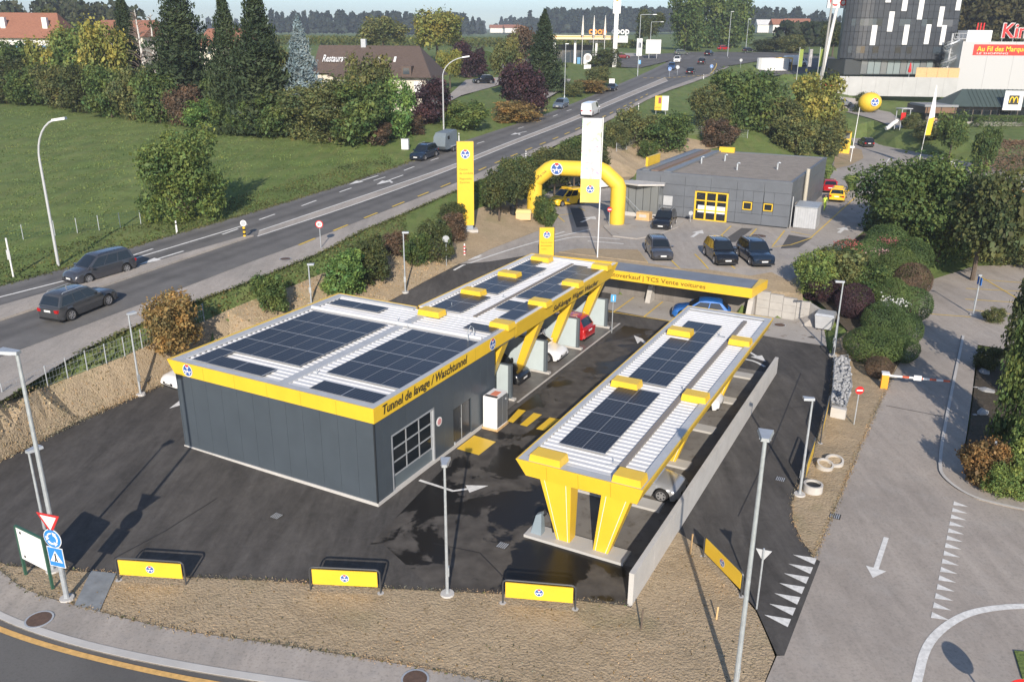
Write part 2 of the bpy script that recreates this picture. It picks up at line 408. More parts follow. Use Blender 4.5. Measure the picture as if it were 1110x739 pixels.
def ribbon(pts, width, name, m, dz=0.045, parent=None, step=1.0, dash=None, kind='structure', zfun=None, build=True, mb=None, half=None):
    """painted line along world points; dash = (on, off)"""
    p = resample(pts, step); own = mb is None; mb = mb or MB()
    s = [0]
    for a, b in zip(p, p[1:]): s.append(s[-1]+(b-a).length)
    def seg(q):
        if len(q) < 2: return
        L, R = [], []
        for i, c in enumerate(q):
            d = (q[min(i+1, len(q)-1)]-q[max(i-1, 0)]); d.normalize(); n = Vector((-d.y, d.x))*width/2
            L.append(c+n); R.append(c-n)
        X = np.array([k.x for k in L+R]); Y = np.array([k.y for k in L+R]); Z = (zfun or H)(X, Y)+dz; n = len(q)
        mb.add(list(zip(X, Y, Z)), [(i, i+n, i+n+1, i+1) for i in range(n-1)])
    if not dash: seg(p)
    else:
        def at(t):
            i = min(max(0, np.searchsorted(s, t)-1), len(p)-2); k = (t-s[i])/max(1e-6, s[i+1]-s[i]); return p[i].lerp(p[i+1], k)
        t = 0
        while t < s[-1]:
            e = min(t+dash[0], s[-1]); q = [at(t)]+[p[i] for i in range(len(p)) if t+.05 < s[i] < e-.05]+[at(e)]; seg(q); t += dash[0]+dash[1]
    if own and build:
        o = mb.build(name, m, parent)
        if parent is None: tag(o, kind=kind)
        return o
    return mb
# ---- ground materials
M_MEADOW = layered('meadow_grass', [(0.115, 0.163, 0.045), (0.05, 4, .4, .62, (0.150, 0.190, 0.062), .8), (0.6, 6, .45, .7, (0.060, 0.095, 0.022), .7), (1.2, 5, .46, .66, (0.155, 0.165, 0.06), .7, (1, .12, 1), .3), (.5, 4, .5, .68, (0.085, 0.12, 0.034), .6, (1, .1, 1), .3), (7, 3, .5, .75, (0.045, 0.075, 0.02), .6)], bump=.6, bscale=9)
M_BANK = layered('dry_bank', [(0.36, 0.278, 0.182), (0.35, 6, .45, .7, (0.27, 0.21, 0.135), .75), (1.3, 6, .48, .66, (0.39, 0.305, 0.20), .8), (.22, 5, .56, .7, (0.17, 0.165, 0.075), .5), (5, 6, .52, .7, (0.20, 0.15, 0.085), .6), (14, 4, .52, .7, (0.46, 0.37, 0.24), .6)], bump=.9, bscale=11)
M_LOT = layered('new_asphalt', [(0.062, 0.058, 0.054), (0.22, 6, .42, .66, (0.082, 0.076, 0.070), .9), (1.6, 7, .5, .75, (0.11, 0.102, 0.094), .5, (1, .3, 1), -.5), (9, 3, .45, .8, (0.065, 0.060, 0.055), .5)], rough=.8, bump=.15, bscale=40, spec=.2)
M_ROAD = layered('road_asphalt', [(0.13, 0.126, 0.12), (0.12, 5, .42, .65, (0.085, 0.083, 0.081), .8), (1.1, 6, .5, .72, (0.13, 0.126, 0.12), .5), (12, 3, .5, .8, (0.07, 0.068, 0.066), .5)], bump=.15, bscale=40)
M_PATH = layered('old_path_asphalt', [(0.34, 0.305, 0.27), (0.2, 5, .42, .65, (0.26, 0.24, 0.215), .8), (1.7, 6, .5, .7, (0.28, 0.26, 0.24), .6), (10, 4, .52, .7, (0.15, 0.138, 0.125), .5)], bump=.15, bscale=40)
M_YARD = layered('yard_asphalt', [(0.35, 0.315, 0.278), (0.11, 5, .42, .66, (0.25, 0.235, 0.218), .8), (0.9, 6, .5, .7, (0.35, 0.33, 0.30), .6), (8, 4, .5, .75, (0.16, 0.15, 0.14), .45)], bump=.12, bscale=40)
M_SIDE = layered('side_road_asphalt', [(0.345, 0.305, 0.265), (0.09, 5, .42, .64, (0.27, 0.24, 0.212), .85), (0.7, 6, .5, .72, (0.32, 0.295, 0.268), .6), (9, 4, .5, .75, (0.145, 0.135, 0.125), .45)], bump=.12, bscale=40)
M_SLAB = layered('concrete_slab', [(0.36, 0.335, 0.305), (0.3, 6, .4, .65, (0.28, 0.26, 0.235), .7), (1.4, 6, .58, .7, (0.16, 0.12, 0.085), .6), (9, 4, .5, .75, (0.42, 0.40, 0.37), .5)], bump=.1, bscale=30)
M_BAY = layered('wash_bay_floor', [(0.13, 0.12, 0.11), (0.4, 6, .4, .65, (0.07, 0.065, 0.06), .8), (2, 6, .5, .7, (0.19, 0.175, 0.16), .6)], rough=.45, bump=.1, bscale=30, spec=.5)
M_SLABL = layered('island_concrete', [(0.42, 0.41, 0.39), (0.8, 6, .4, .65, (0.40, 0.39, 0.37), .7)], bump=.1, bscale=30)
# wet asphalt of the wash lanes: smooth dark water film with ragged borders on the new asphalt
def wet_mat():
    m, t, b = _new('wet_asphalt')
    pos = t.nodes.new('ShaderNodeNewGeometry').outputs['Position']
    n = t.nodes.new('ShaderNodeTexNoise'); n.inputs['Scale'].default_value = .28; n.inputs['Detail'].default_value = 9; n.inputs['Roughness'].default_value = .62; n.inputs['Distortion'].default_value = .6
    t.links.new(pos, n.inputs['Vector'])
    mr = t.nodes.new('ShaderNodeMapRange'); mr.inputs[1].default_value = .485; mr.inputs[2].default_value = .515; t.links.new(n.outputs[0], mr.inputs[0])
    n2 = t.nodes.new('ShaderNodeTexNoise'); n2.inputs['Scale'].default_value = 1.4; n2.inputs['Detail'].default_value = 7; t.links.new(pos, n2.inputs['Vector'])
    dry = t.nodes.new('ShaderNodeValToRGB'); dry.color_ramp.elements[0].position = .35; dry.color_ramp.elements[1].position = .7
    dry.color_ramp.elements[0].color = (.055, .050, .045, 1); dry.color_ramp.elements[1].color = (.10, .091, .081, 1); t.links.new(n2.outputs[0], dry.inputs[0])
    mx = t.nodes.new('ShaderNodeMix'); mx.data_type = 'RGBA'; t.links.new(mr.outputs[0], mx.inputs[0]); t.links.new(dry.outputs[0], mx.inputs[6]); mx.inputs[7].default_value = (.014, .013, .012, 1)
    t.links.new(mx.outputs[2], b.inputs['Base Color'])
    r = t.nodes.new('ShaderNodeMapRange'); r.inputs[3].default_value = .75; r.inputs[4].default_value = .3; t.links.new(mr.outputs[0], r.inputs[0]); t.links.new(r.outputs[0], b.inputs['Roughness'])
    b.inputs['Specular IOR Level'].default_value = .22
    return m
M_WET = wet_mat()
# road with worn wheel tracks: UV v runs across the carriageway
def track_mat():
    m, t, b = _new('worn_road_asphalt')
    uv = t.nodes.new('ShaderNodeUVMap'); sep = t.nodes.new('ShaderNodeSeparateXYZ'); t.links.new(uv.outputs[0], sep.inputs[0])
    cr = t.nodes.new('ShaderNodeValToRGB'); el = cr.color_ramp.elements
    stops = [(0, .18), (.06, .14), (.13, .10), (.19, .13), (.27, .14), (.33, .10), (.4, .13), (.5, .15), (.57, .13), (.64, .098), (.71, .13), (.78, .10), (.85, .135), (1, .17)]
    el[0].position = 0; el[0].color = (.15, .145, .14, 1); el[1].position = 1; el[1].color = (.13, .126, .12, 1)
    for p, c in stops[1:-1]:
        e = el.new(p); e.color = (c, c*.96, c*.915, 1)
    t.links.new(sep.outputs[1], cr.inputs[0])
    pos = t.nodes.new('ShaderNodeNewGeometry').outputs['Position']
    n = t.nodes.new('ShaderNodeTexNoise'); n.inputs['Scale'].default_value = .5; n.inputs['Detail'].default_value = 8; n.inputs['Roughness'].default_value = .7; t.links.new(pos, n.inputs['Vector'])
    mr = t.nodes.new('ShaderNodeMapRange'); mr.inputs[1].default_value = .3; mr.inputs[2].default_value = .7; mr.inputs[3].default_value = .78; mr.inputs[4].default_value = 1.2; t.links.new(n.outputs[0], mr.inputs[0])
    mx = t.nodes.new('ShaderNodeMix'); mx.data_type = 'RGBA'; mx.blend_type = 'MULTIPLY'; mx.inputs[0].default_value = 1
    t.links.new(cr.outputs[0], mx.inputs[6]); t.links.new(mr.outputs[0], mx.inputs[7]); t.links.new(mx.outputs[2], b.inputs['Base Color'])
    b.inputs['Roughness'].default_value = .8; b.inputs['Specular IOR Level'].default_value = .3
    return m
M_TRACK = track_mat()
# ================================================================== roads and paths
def gz(px_list, z=0.0): return [G(p[0], p[1], z) for p in px_list]
# main carriageway as a ribbon between its two edges
near_edge_px = [(-90, 420), (0, 388), (60.5, 365), (166.5, 325), (280, 281), (318, 268), (400, 236), (497, 198), (540, 178), (616, 147), (661, 126), (711, 100), (757, 84), (782, 72), (790, 62)]
ne = smooth_line(gz(near_edge_px, RP)); fe = smooth_line(gz(far_edge_px + [(740, 60)], RP))
def by_len(pts, n):
    p = [Vector((q.x, q.y)) for q in pts]; s = [0]
    for a, b in zip(p, p[1:]): s.append(s[-1]+(b-a).length)
    out = []
    for k in range(n+1):
        t = s[-1]*k/n; i = min(max(0, int(np.searchsorted(s, t))-1), len(p)-2); out.append(p[i].lerp(p[i+1], (t-s[i])/max(1e-9, s[i+1]-s[i])))
    return out
NR = 130; na, fa = by_len(ne, NR), by_len(fe, NR)
mb = MB(); NV = 8
for i in range(NR+1):
    for j in range(NV+1):
        p = fa[i].lerp(na[i], j/NV); mb.v.append((p.x, p.y, RP[0]+RP[2]*p.y+.05))
for i in range(NR):
    for j in range(NV): mb.f.append((i*(NV+1)+j, (i+1)*(NV+1)+j, (i+1)*(NV+1)+j+1, i*(NV+1)+j+1)); mb.mi.append(0)
main_road = mb.build('main_road', M_TRACK); tag(main_road, kind='structure')
uvl = main_road.data.uv_layers.new(name='UVMap')
for pl_ in main_road.data.polygons:
    for li, vi in zip(pl_.loop_indices, pl_.vertices): uvl.data[li].uv = ((vi//(NV+1))/NR, (vi % (NV+1))/NV)
SHEETS.append([(p.x, p.y) for p in fa]+[(p.x, p.y) for p in reversed(na)])
RZ = lambda X, Y: RP[0]+RP[2]*np.asarray(Y)
sheet('footpath', [Vector((p.x, p.y)) for p in na]+[Vector((p.x, p.y)) for p in reversed(smooth_line(PATH_OUT, 1))], M_PATH, .04, 2.5, zfun=RZ)
# roundabout end of the road
c = G(752, 57.5, RP); c.y = min(c.y, 300)
sheet('roundabout_road', [G(694, 74, RP), G(727, 66, RP), G(757, 84, RP), G(790, 72, RP), G(830, 66, RP), G(880, 61, RP), G(880, 56, RP), G(800, 55.5, RP), G(745, 55.2, RP), G(690, 60, RP), G(640, 66, RP), G(640, 71, RP)], M_ROAD, .10, 5)
# middle island
med = [(0, 334), (161, 288), (265, 258), (275, 257), (227, 273), (136, 304), (0, 349), (-70, 371), (-70, 353)]
sheet('median_island', gz(med, RP), M_PATH, .19, 2.0, zfun=RZ, thick=.15)
# painted median behind it
mb = MB(); z_ = RZ
medU = smooth_line(gz([(281, 251), (388, 215), (492, 179.5), (540, 159), (626, 126.5), (653, 113), (721, 84.5)], RP)); medL = smooth_line(gz([(279, 257), (390, 221), (492, 183.5), (540, 163), (626, 130), (656, 116), (724, 88)], RP))
a, b = by_len(medU, 60), by_len(medL, 60)
sheet('painted_median', a+list(reversed(b)), M_PATH, .058, 4, zfun=RZ)
ribbon(medU, .16, 'road_marking', WLINE, .07, zfun=RZ); ribbon(medL, .16, 'road_marking', WLINE, .07, zfun=RZ)
ribbon(gz([(-70, 343), (0, 323), (71, 305)], RP), .2, 'road_marking', WLINE, .07, zfun=RZ)
ribbon(gz([(71, 305), (156, 278), (247, 250.6), (268, 244)], RP), .2, 'road_marking', WLINE, .07, zfun=RZ)
# dashes of the left carriageway
mb = MB()
d1 = [((281, 239), (298, 233)), ((327, 224), (343, 218)), ((368, 209), (381, 204.5)), ((405, 196.5), (417.6, 192.6)), ((437.8, 185.6), (449, 181.3)), ((466.8, 174.8), (475.6, 172)), ((517, 156.4), (525, 153.9)), ((561.4, 140), (567.7, 138.2)), ((581.6, 133), (588, 131.2)), ((599.3, 126.9), (604.3, 124.9)), ((614.4, 121), (619.5, 119.3)), ((646, 109.7), (650, 108)), ((140, 279), (166, 270.5)), ((241, 255), (258, 249))]
for p, q in d1: ribbon([G(*p, RP), G(*q, RP)], .2, '', None, .07, zfun=RZ, mb=mb)
tag(mb.build('lane_dashes', WLINE), kind='structure')
mb = MB(); ribbon(smooth_line(gz([(324, 266.5), (400, 235), (497, 196), (540, 175.5), (616, 145), (661, 124), (705, 101)], RP)), .2, '', None, .075, dash=(2.2, 2.6), zfun=RZ, mb=mb); tag(mb.build('yellow_lane_dashes', YLINE), kind='structure')
mb = MB(); ribbon(gz([(697, 85), (718, 85.5), (770, 82)], RP), .5, '', None, .12, dash=(.9, .7), zfun=RZ, mb=mb); tag(mb.build('yellow_crossing_dashes', YLINE), kind='structure')
ribbon(smooth_line(gz([(770, 81), (776, 74), (777, 69), (774, 65)], RP)), .2, 'road_marking', YLINE, .12, zfun=RZ)
def arrow(name, p0, p1, m=WLINE, wd=.22, hd=.75, hl=1.1, dz=.07, zp=0.0, split=False, flank=None):
    """painted arrow from pixel p0 (tail) to p1 (tip)"""
    a, b = G(*p0, zp), G(*p1, zp); d = (b-a); d.z = 0; L = d.length; d.normalize(); n = Vector((-d.y, d.x, 0)); mb = MB()
    s = b-d*hl
    P = [a-n*wd/2, a+n*wd/2, s+n*wd/2, s-n*wd/2]; T = [s-n*hd/2, s+n*hd/2, b]
    zf = lambda q: (zp[0]+zp[1]*q.x+zp[2]*q.y if isinstance(zp, tuple) else zp)+dz
    mb.add([(q.x, q.y, zf(q)) for q in P], [(0, 3, 2, 1)]); mb.add([(q.x, q.y, zf(q)) for q in T], [(0, 2, 1)])
    if flank:
        for k in flank:
            c = a.lerp(b, .55); e = c+n*k*1.0+d*.9; q = [c-d*.2, c+d*.2, e+d*.2, e-d*.2]
            mb.add([(r.x, r.y, zf(r)) for r in q], [(0, 1, 2, 3)])
    return tag(mb.build(name, m), kind='structure')
arrow('painted_arrow', (199, 273), (150, 288), hl=1.8, hd=.9, zp=RP); arrow('painted_arrow', (410, 191), (378, 201), hl=2, hd=1, zp=RP)
arrow('painted_arrow', (437, 190.5), (408, 201), hl=2, hd=1.1, zp=RP, flank=(1,)); arrow('painted_arrow', (571, 143), (553, 147), hl=2, hd=1.1, zp=RP, flank=(1,))
# ---- foreground road, footpath, dry strip
walk_up_px = [(-60, 580), (0, 618), (24, 640), (75, 656), (108, 664), (148, 675), (221, 689), (270, 695), (378, 712), (499, 732.5), (620, 756), (720, 775)]
walk_lo_px = [(-60, 640), (0, 673), (50, 692), (116, 710), (200, 727), (280, 740), (400, 757), (520, 775), (640, 800), (720, 822)]
wu, wl = smooth_line(gz(walk_up_px)), smooth_line(gz(walk_lo_px))
sheet('front_footpath', list(wu)+list(reversed(wl)), M_PATH, .075, 1.5, thick=.1)
kerb_in = smooth_line(gz([(p[0]+1, p[1]-7.5) for p in walk_lo_px]))
sheet('front_kerb', kerb_in+list(reversed(wl)), CONCL, .09, 1.5, thick=.1)
sheet('front_road', list(wl)+[G(900, 900), G(-200, 900), G(-250, 560)], M_ROAD, .02, 3)
ribbon(smooth_line(gz([(-50, 660), (0, 683), (60, 703), (140, 723), (215, 738.5), (330, 757)])), .22, 'kerb_line_marking', OLINE, .035)
# ---- wash lot and exit lane
lane_right_px = [(903, 388), (902, 415), (897.6, 443), (889, 466), (879, 501), (863, 531), (858, 548), (860, 567), (869, 587), (882.5, 603)]
lotpoly = gz(lot_front) if False else [G(p[0], p[1], 0) for p in lot_front]
lane_left = gz([(743, 580.5), (760, 592), (785, 620), (820, 661), (833, 690), (842, 710), (850, 711)])
lot = lotpoly+[UV(-1.2, -12.5), UV(4.4, -12.5)]+lane_left[1:]+gz([(889, 609), (882.5, 603)])+list(reversed(gz(lane_right_px)))+[G(896, 377), UV(37.4, -12), UV(37.4, 4.2), UV(30.3, 6.6), UV(13.6, 6.8), UV(13.6, 13.2)]
lot_end = len(lot)
lot += [UV(13.8, 17.9), UV(9.5, 20.1)]+list(reversed(LL))
sheet('wash_lot', lot, M_LOT, .03, 1.6)
sheet('ramp_lane', [UV(12.5, 8.3), UV(20, 8.3), UV(30, 8.3), G(585, 276, UP), G(530, 284, UP), G(497, 287, MP), G(460, 306, MP), G(424, 326, MP), UV(14, 17.9)], M_LOT, .045, 1.6)
WETP = gz([(415, 590), (470, 640), (560, 642), (678, 654), (690, 640)])+[UV(24, -12.3), UV(30, -6), UV(30, -.6), UV(12.5, -.5), UV(5, -.6), UV(-2.6, -1.5)]
sheet('wet_wash_lane', WETP, M_WET, .036, 1.6)
sheet('vacuum_bay_floor', [UV(1.1, -7.0), UV(25.4, -7.0), UV(25.4, -12.38), UV(1.1, -12.38)], layered('vacuum_bay_concrete', [(0.20, 0.188, 0.17), (0.5, 6, .4, .65, (0.12, 0.11, 0.10), .8), (2.2, 6, .55, .7, (0.08, 0.065, 0.05), .6)], bump=.1, bscale=30), .04, 2)
# concrete forecourt in front of the back walls, and the covered parking bays
sheet('concrete_forecourt', [G(820, 363), G(896, 376.5), G(893, 356), UV(37.4, -13.6), UV(37.4, 3.4), UV(33.0, 2.0), UV(32.3, -6.6), UV(33.0, -8.9)], M_SLAB, .042, 2)
mb = MB()
for v in (1.3, -1.2, -3.7, -6.2): ribbon([UV(32.6, v), UV(37.2, v)], .12, '', None, .056, mb=mb)
ribbon([UV(32.55, 2.0), UV(32.55, -6.3)], .12, '', None, .057, mb=mb)
tag(mb.build('parking_bay_lines', YLINE), kind='structure')
# ---- side road on the right with its pavement
side_r_px = [(1044, 365), (1027, 446), (1016.7, 506), (1024, 521), (1052, 540), (1087, 549), (1140, 560)]
sideleft = gz(side_left_px)
sheet('side_road', sideleft+gz([(889, 609), (850, 711), (842, 711), (830, 739), (800, 800), (880, 860), (1300, 800), (1300, 560)])+list(reversed(smooth_line(gz(side_r_px), 1)))+gz([(1060, 374), (1120, 384), (1200, 380), (1200, 300), (1150, 290), (1056, 290), (1012, 303)]), M_SIDE, .034, 2)
sheet('side_pavement', smooth_line(gz(side_r_px), 1)+list(reversed(smooth_line(gz([(1059.6, 375), (1049.5, 461), (1040.6, 509), (1057, 529), (1087, 539), (1140, 551)]), 1))), M_SIDE, .10, 1.5, thick=.1)
kr = smooth_line(gz(side_r_px), 2)
ribbon(kr, .16, 'pavement_kerb', CONCL, .108)
sheet('front_right_verge', gz([(1099, 707), (1111, 708), (1135, 745), (1108, 737)]), M_MEADOW, .10, 1, thick=.1)
# markings on the side road
ribbon(smooth_line(gz([(990, 752), (994, 739), (1002, 704), (1018.5, 683), (1045, 666.5), (1072, 660), (1110, 657), (1150, 660)])), .3, 'give_way_curve_line', WLINE, .046)
def teeth(name, p0, p1, n, ln, wd, side):
    a, b = G(*p0), G(*p1); d = (b-a)/(n-1); u = d.normalized(); nn = Vector((-u.y, u.x, 0))*side; mb = MB()
    for i in range(n):
        c = a+d*i; mb.add([(q.x, q.y, .048) for q in (c-u*wd/2, c+u*wd/2, c+nn*ln)], [(0, 1, 2) if side < 0 else (0, 2, 1)])
    return tag(mb.build(name, WLINE), kind='structure')
teeth('give_way_teeth', (884, 609), (855.5, 676), 7, .92, .52, -1)
teeth('give_way_teeth', (1033.5, 546), (1009.5, 667), 15, .62, .4, 1)
arrow('painted_arrow', (960.6, 583), (946, 627), wd=.2, hd=.78, hl=.75, dz=.046)
# yellow bay lines of the upper right parking
mb = MB()
for (a, b) in (((1050, 304), (1112, 309)), ((1047, 314), (1112, 318)), ((1046, 325), (1112, 330)), ((1047, 336), (1095, 341)), ((1062, 301.5), (1104, 326)), ((997, 340), (1052, 344))): ribbon([G(*a), G(*b)], .12, '', None, .05, mb=mb)
tag(mb.build('parking_bay_lines', YLINE), kind='structure')
# arrows and paint in the wash lot
mb = MB()
def poly_mark(name, pts, m, dz=.047):
    mb = MB(); mb.add([(p.x, p.y, h1(p.x, p.y)+dz) for p in pts], [tuple(range(len(pts)))]); return tag(mb.build(name, m), kind='structure')
ribbon(gz([(454.6, 522), (491, 533.5), (507, 530.5)]), .17, 'painted_arrow_shaft', WLINE, .048)
poly_mark('painted_arrow_head', gz([(504.5, 526.5), (529.5, 527), (509, 534.5)]), WLINE)
poly_mark('painted_arrow_head', gz([(184, 447), (196, 438), (201, 442)]), WLINE)
poly_mark('painted_arrow_head', gz([(687, 364), (697, 368), (691, 373)]), WLINE)
ribbon(gz([(693, 367), (700, 373)]), .25, 'painted_arrow_shaft', WLINE, .048)
arrow('painted_arrow', (813, 382.5), (830, 392.5), hl=1.1, hd=.9, wd=.2, dz=.048)
ribbon(smooth_line(gz([(808, 390), (818, 392), (829, 398)])), .2, 'lane_marking', WLINE, .048)
poly_mark('yellow_ground_panel', gz([(495, 487), (514, 472.5), (537.5, 479.5), (519, 494)]), YEL)
for q in (((550, 457), (562, 444), (570, 445.7), (556, 459)), ((563.5, 461), (578.5, 448), (587.5, 450), (571, 463)), ((581, 465.5), (596, 453), (606, 455), (590, 467.5))): poly_mark('yellow_crossing_bar', gz(q), YEL)
for L in ([(124, 606), (180, 576), (236, 541)], [(838, 446), (868, 441), (899, 437)], [(800, 560), (838, 480), (868, 405)], [(560, 640), (520, 600), (470, 590)]): ribbon(gz(L), .05, 'asphalt_seam', mat('seam_tar', (.022, .02, .019), .6), .042)
for L, wd in (([(960, 440), (1022, 452)], .06),): ribbon(gz(L), wd, 'asphalt_seam', MATS['seam_tar'], .044)
# scuffed swirls on the new asphalt
def swirl(m, k=.55):
    t = m.node_tree; b = t.nodes['Principled BSDF']; src = b.inputs['Base Color'].links[0].from_socket
    pos = t.nodes.new('ShaderNodeNewGeometry').outputs['Position']; cur = None
    for sc, rot, st, w_ in ((.35, .9, (1, .18, 1), .5), (.5, -.5, (1, .14, 1), .35), (1.1, .2, (1, 1, 1), .3)):
        mp = t.nodes.new('ShaderNodeMapping'); mp.inputs['Rotation'].default_value = (0, 0, rot); mp.inputs['Scale'].default_value = st; t.links.new(pos, mp.inputs[0])
        n = t.nodes.new('ShaderNodeTexNoise'); n.inputs['Scale'].default_value = sc*2; n.inputs['Detail'].default_value = 8; n.inputs['Roughness'].default_value = .68; n.inputs['Distortion'].default_value = 1.2; t.links.new(mp.outputs[0], n.inputs['Vector'])
        mu = t.nodes.new('ShaderNodeMath'); mu.operation = 'MULTIPLY'; mu.inputs[1].default_value = w_; t.links.new(n.outputs[0], mu.inputs[0])
        if cur is None: cur = mu.outputs[0]
        else: ad = t.nodes.new('ShaderNodeMath'); ad.operation = 'ADD'; t.links.new(cur, ad.inputs[0]); t.links.new(mu.outputs[0], ad.inputs[1]); cur = ad.outputs[0]
    mr = t.nodes.new('ShaderNodeMapRange'); mr.inputs[1].default_value = .46; mr.inputs[2].default_value = .72; mr.inputs[3].default_value = 1-k*.5; mr.inputs[4].default_value = 1+k; t.links.new(cur, mr.inputs[0])
    mx = t.nodes.new('ShaderNodeMix'); mx.data_type = 'RGBA'; mx.blend_type = 'MULTIPLY'; mx.inputs[0].default_value = 1; t.links.new(src, mx.inputs[6]); t.links.new(mr.outputs[0], mx.inputs[7]); t.links.new(mx.outputs[2], b.inputs['Base Color'])
swirl(M_LOT, .5); swirl(M_SIDE, .2); swirl(M_YARD, .2); swirl(M_PATH, .2)
# ---- dry strips
strip_front = [G(8, 613.8), G(126, 622.8), G(280, 629.8), G(421, 638.8), G(550, 644.8), G(677, 656.8), UV(-1.35, -12.62), UV(4.5, -12.62)]+gz([(760, 594.5), (785, 622), (819, 663), (832, 692), (840, 712), (829, 739), (800, 800), (720, 775)])+list(reversed(wu))
strip_front = [p for p in strip_front]
def bump_z(X, Y): return H(X, Y)
sheet('dry_grass_strip', strip_front, M_BANK, .05, .6, noise=.008)
sheet('paved_link_path', gz([(81, 657.5), (108, 664.5), (126.5, 623), (99, 620)]), mat('grey_paving', (.20, .215, .225), .8, var=.2, vscale=2), .085, .8)
strip_right = gz(lane_right_px)+list(reversed(sideleft[2:]))
sheet('dry_grass_strip', strip_right[:-1]+gz([(975, 392), (960, 380), (948, 372), (925, 362), (905, 372)]), M_BANK, .05, .7, noise=.018)
# ---- banks along the left edge of the lot
ptop = resample(FENCE, 2)
sheet('dry_grass_bank', [Vector((p.x, p.y)) for p in LL]+[Vector((p.x, p.y)) for p in LL2]+gz([(532, 270.5), (576, 253.5), (599, 245)], UP)+[W(585, 222), W(545, 218), W(520, 226), W(480, 245)]+list(reversed([Vector((p.x, p.y)) for p in FENCE])), M_BANK, .06, .8, noise=.006)
# ---- upper yard
yard = [Vector((p.x, p.y)) for p in YL]+[Vector((p.x, p.y)) for p in yard_back[1:]]+[Vector((p.x, p.y)) for p in reversed(yard_front)]
sheet('upper_yard', yard, M_YARD, .04, 2.5)
sheet('dry_grass_verge', [Vector((p.x, p.y)) for p in yard_front[1:11]]+[UV(37.9, -12), UV(37.9, -8.6), UV(37.9, 3), UV(37.8, 7), UV(31, 8.4)], M_BANK, .09, 1.2, noise=.02)
bed = gz([(605.6, 274.6), (626, 271), (691, 272), (701.5, 286), (660, 281)], UP)
sheet('dry_grass_bed', [Vector((p.x, p.y)) for p in bed], M_BANK, .14, 1.0, thick=.1)
sheet('entrance_pavement', gz([(654, 247), (662, 238), (700, 238), (742, 240), (735, 247), (712, 256), (690, 260), (664, 257)], UP), M_SLAB, .15, 2, thick=.12)
mb = MB()
UPZ = UP
for L in ([(492, 292), (540, 275), (583, 262), (612, 255.5), (640, 249)], [(600, 262), (625, 256.5), (655, 258.5), (672, 260)], [(637, 262), (660, 263.5), (676, 265)], [(588, 259), (612, 251.5)]):
    ribbon(smooth_line(gz(L, UP)), .22, '', None, .055, mb=mb)
ribbon(gz([(936, 208), (964, 173)], UP+.3), .22, '', None, .06, mb=mb); ribbon(smooth_line(gz([(915, 193), (940, 190), (957, 183)], UP+.3)), .2, '', None, .06, mb=mb)
for k in range(5): ribbon(gz([(966+k*9, 173.5+k*.9), (971+k*9, 174+k*.9)], UP+.4), .3, '', None, .06, mb=mb)
tag(mb.build('yard_line_markings', WLINE), kind='structure')
arrow('painted_arrow', (750, 257.5), (761.5, 250), hl=1.6, hd=1.2, wd=.35, zp=UP, dz=.055)
arrow('painted_arrow', (909, 253), (917, 246.5), hl=1.6, hd=1.2, wd=.35, zp=UP, dz=.055)
arrow('painted_arrow', (522, 277), (507, 283), hl=1.6, hd=.9, wd=.25, zp=UP, dz=.055); arrow('painted_arrow', (630, 241.5), (645, 235), hl=1.5, hd=1.6, wd=.3, zp=UP, dz=.055)
mb = MB()
for L in ([(792.5, 245.5), (775.5, 261.5)], [(820, 248.5), (806, 264)], [(850.5, 250.5), (836.5, 268.5), (857, 266), (878, 259), (927, 215)], [(857, 251.5), (879, 256)], [(753, 276), (768, 291)], [(793, 288), (810, 298)], [(692, 273), (702, 286)], [(728, 283), (737, 291.5), (769, 293)], [(627, 225), (634, 229)], [(606, 234), (620, 232)], [(612, 241), (605, 235)], [(837, 295), (845, 301)]):
    ribbon(gz(L, UP), .13, '', None, .056, mb=mb)
tag(mb.build('yard_bay_lines', YLINE), kind='structure')
M_PATCH = layered('asphalt_patch', [(0.10, 0.097, 0.095), (1, 5, .4, .65, (0.075, 0.073, 0.072), .7)])
for q in ([(804, 247.5), (816, 248.5), (797, 263), (781, 263)], [(855, 255), (880, 259), (866, 269), (846, 270)], [(618, 226), (630, 226), (638, 246), (625, 247)]): poly_mark('asphalt_patch', gz(q, UP), M_PATCH, .05)
sheet('bare_slope', [W(592, 205), W(620, 178), W(652, 160), W(700, 148), W(745, 150), W(790, 158), W(764, 163), W(722, 174), W(690, 187), W(676, 199), W(640, 194), W(605, 203)], M_BANK, .06, 1.5, noise=.03)
sheet('bare_soil_patch', [W(905, 170), W(922, 158), W(934, 163), W(936, 172), W(920, 180), W(903, 184)], M_BANK, .07, 1.5)
M_SOIL = layered('dark_planting_soil', [(0.075, 0.06, 0.045), (0.8, 6, .4, .65, (0.05, 0.045, 0.03), .8), (4, 5, .55, .7, (0.12, 0.10, 0.075), .6)], bump=.8, bscale=9)
sheet('planting_bed', gz([(1061, 380), (1051, 461), (1042, 508), (1058, 527.5), (1088, 537), (1145, 548), (1200, 520), (1180, 430), (1140, 392), (1085, 385)]), M_SOIL, .06, 1.5)
sheet('planting_bed', [W(866, 300), W(905, 280), W(936, 253), W(960, 262), W(1000, 300), W(996, 330), W(989, 362), W(968, 404), W(952, 412), W(935, 375), W(905, 345), W(872, 318)], M_SOIL, .07, 1.5)
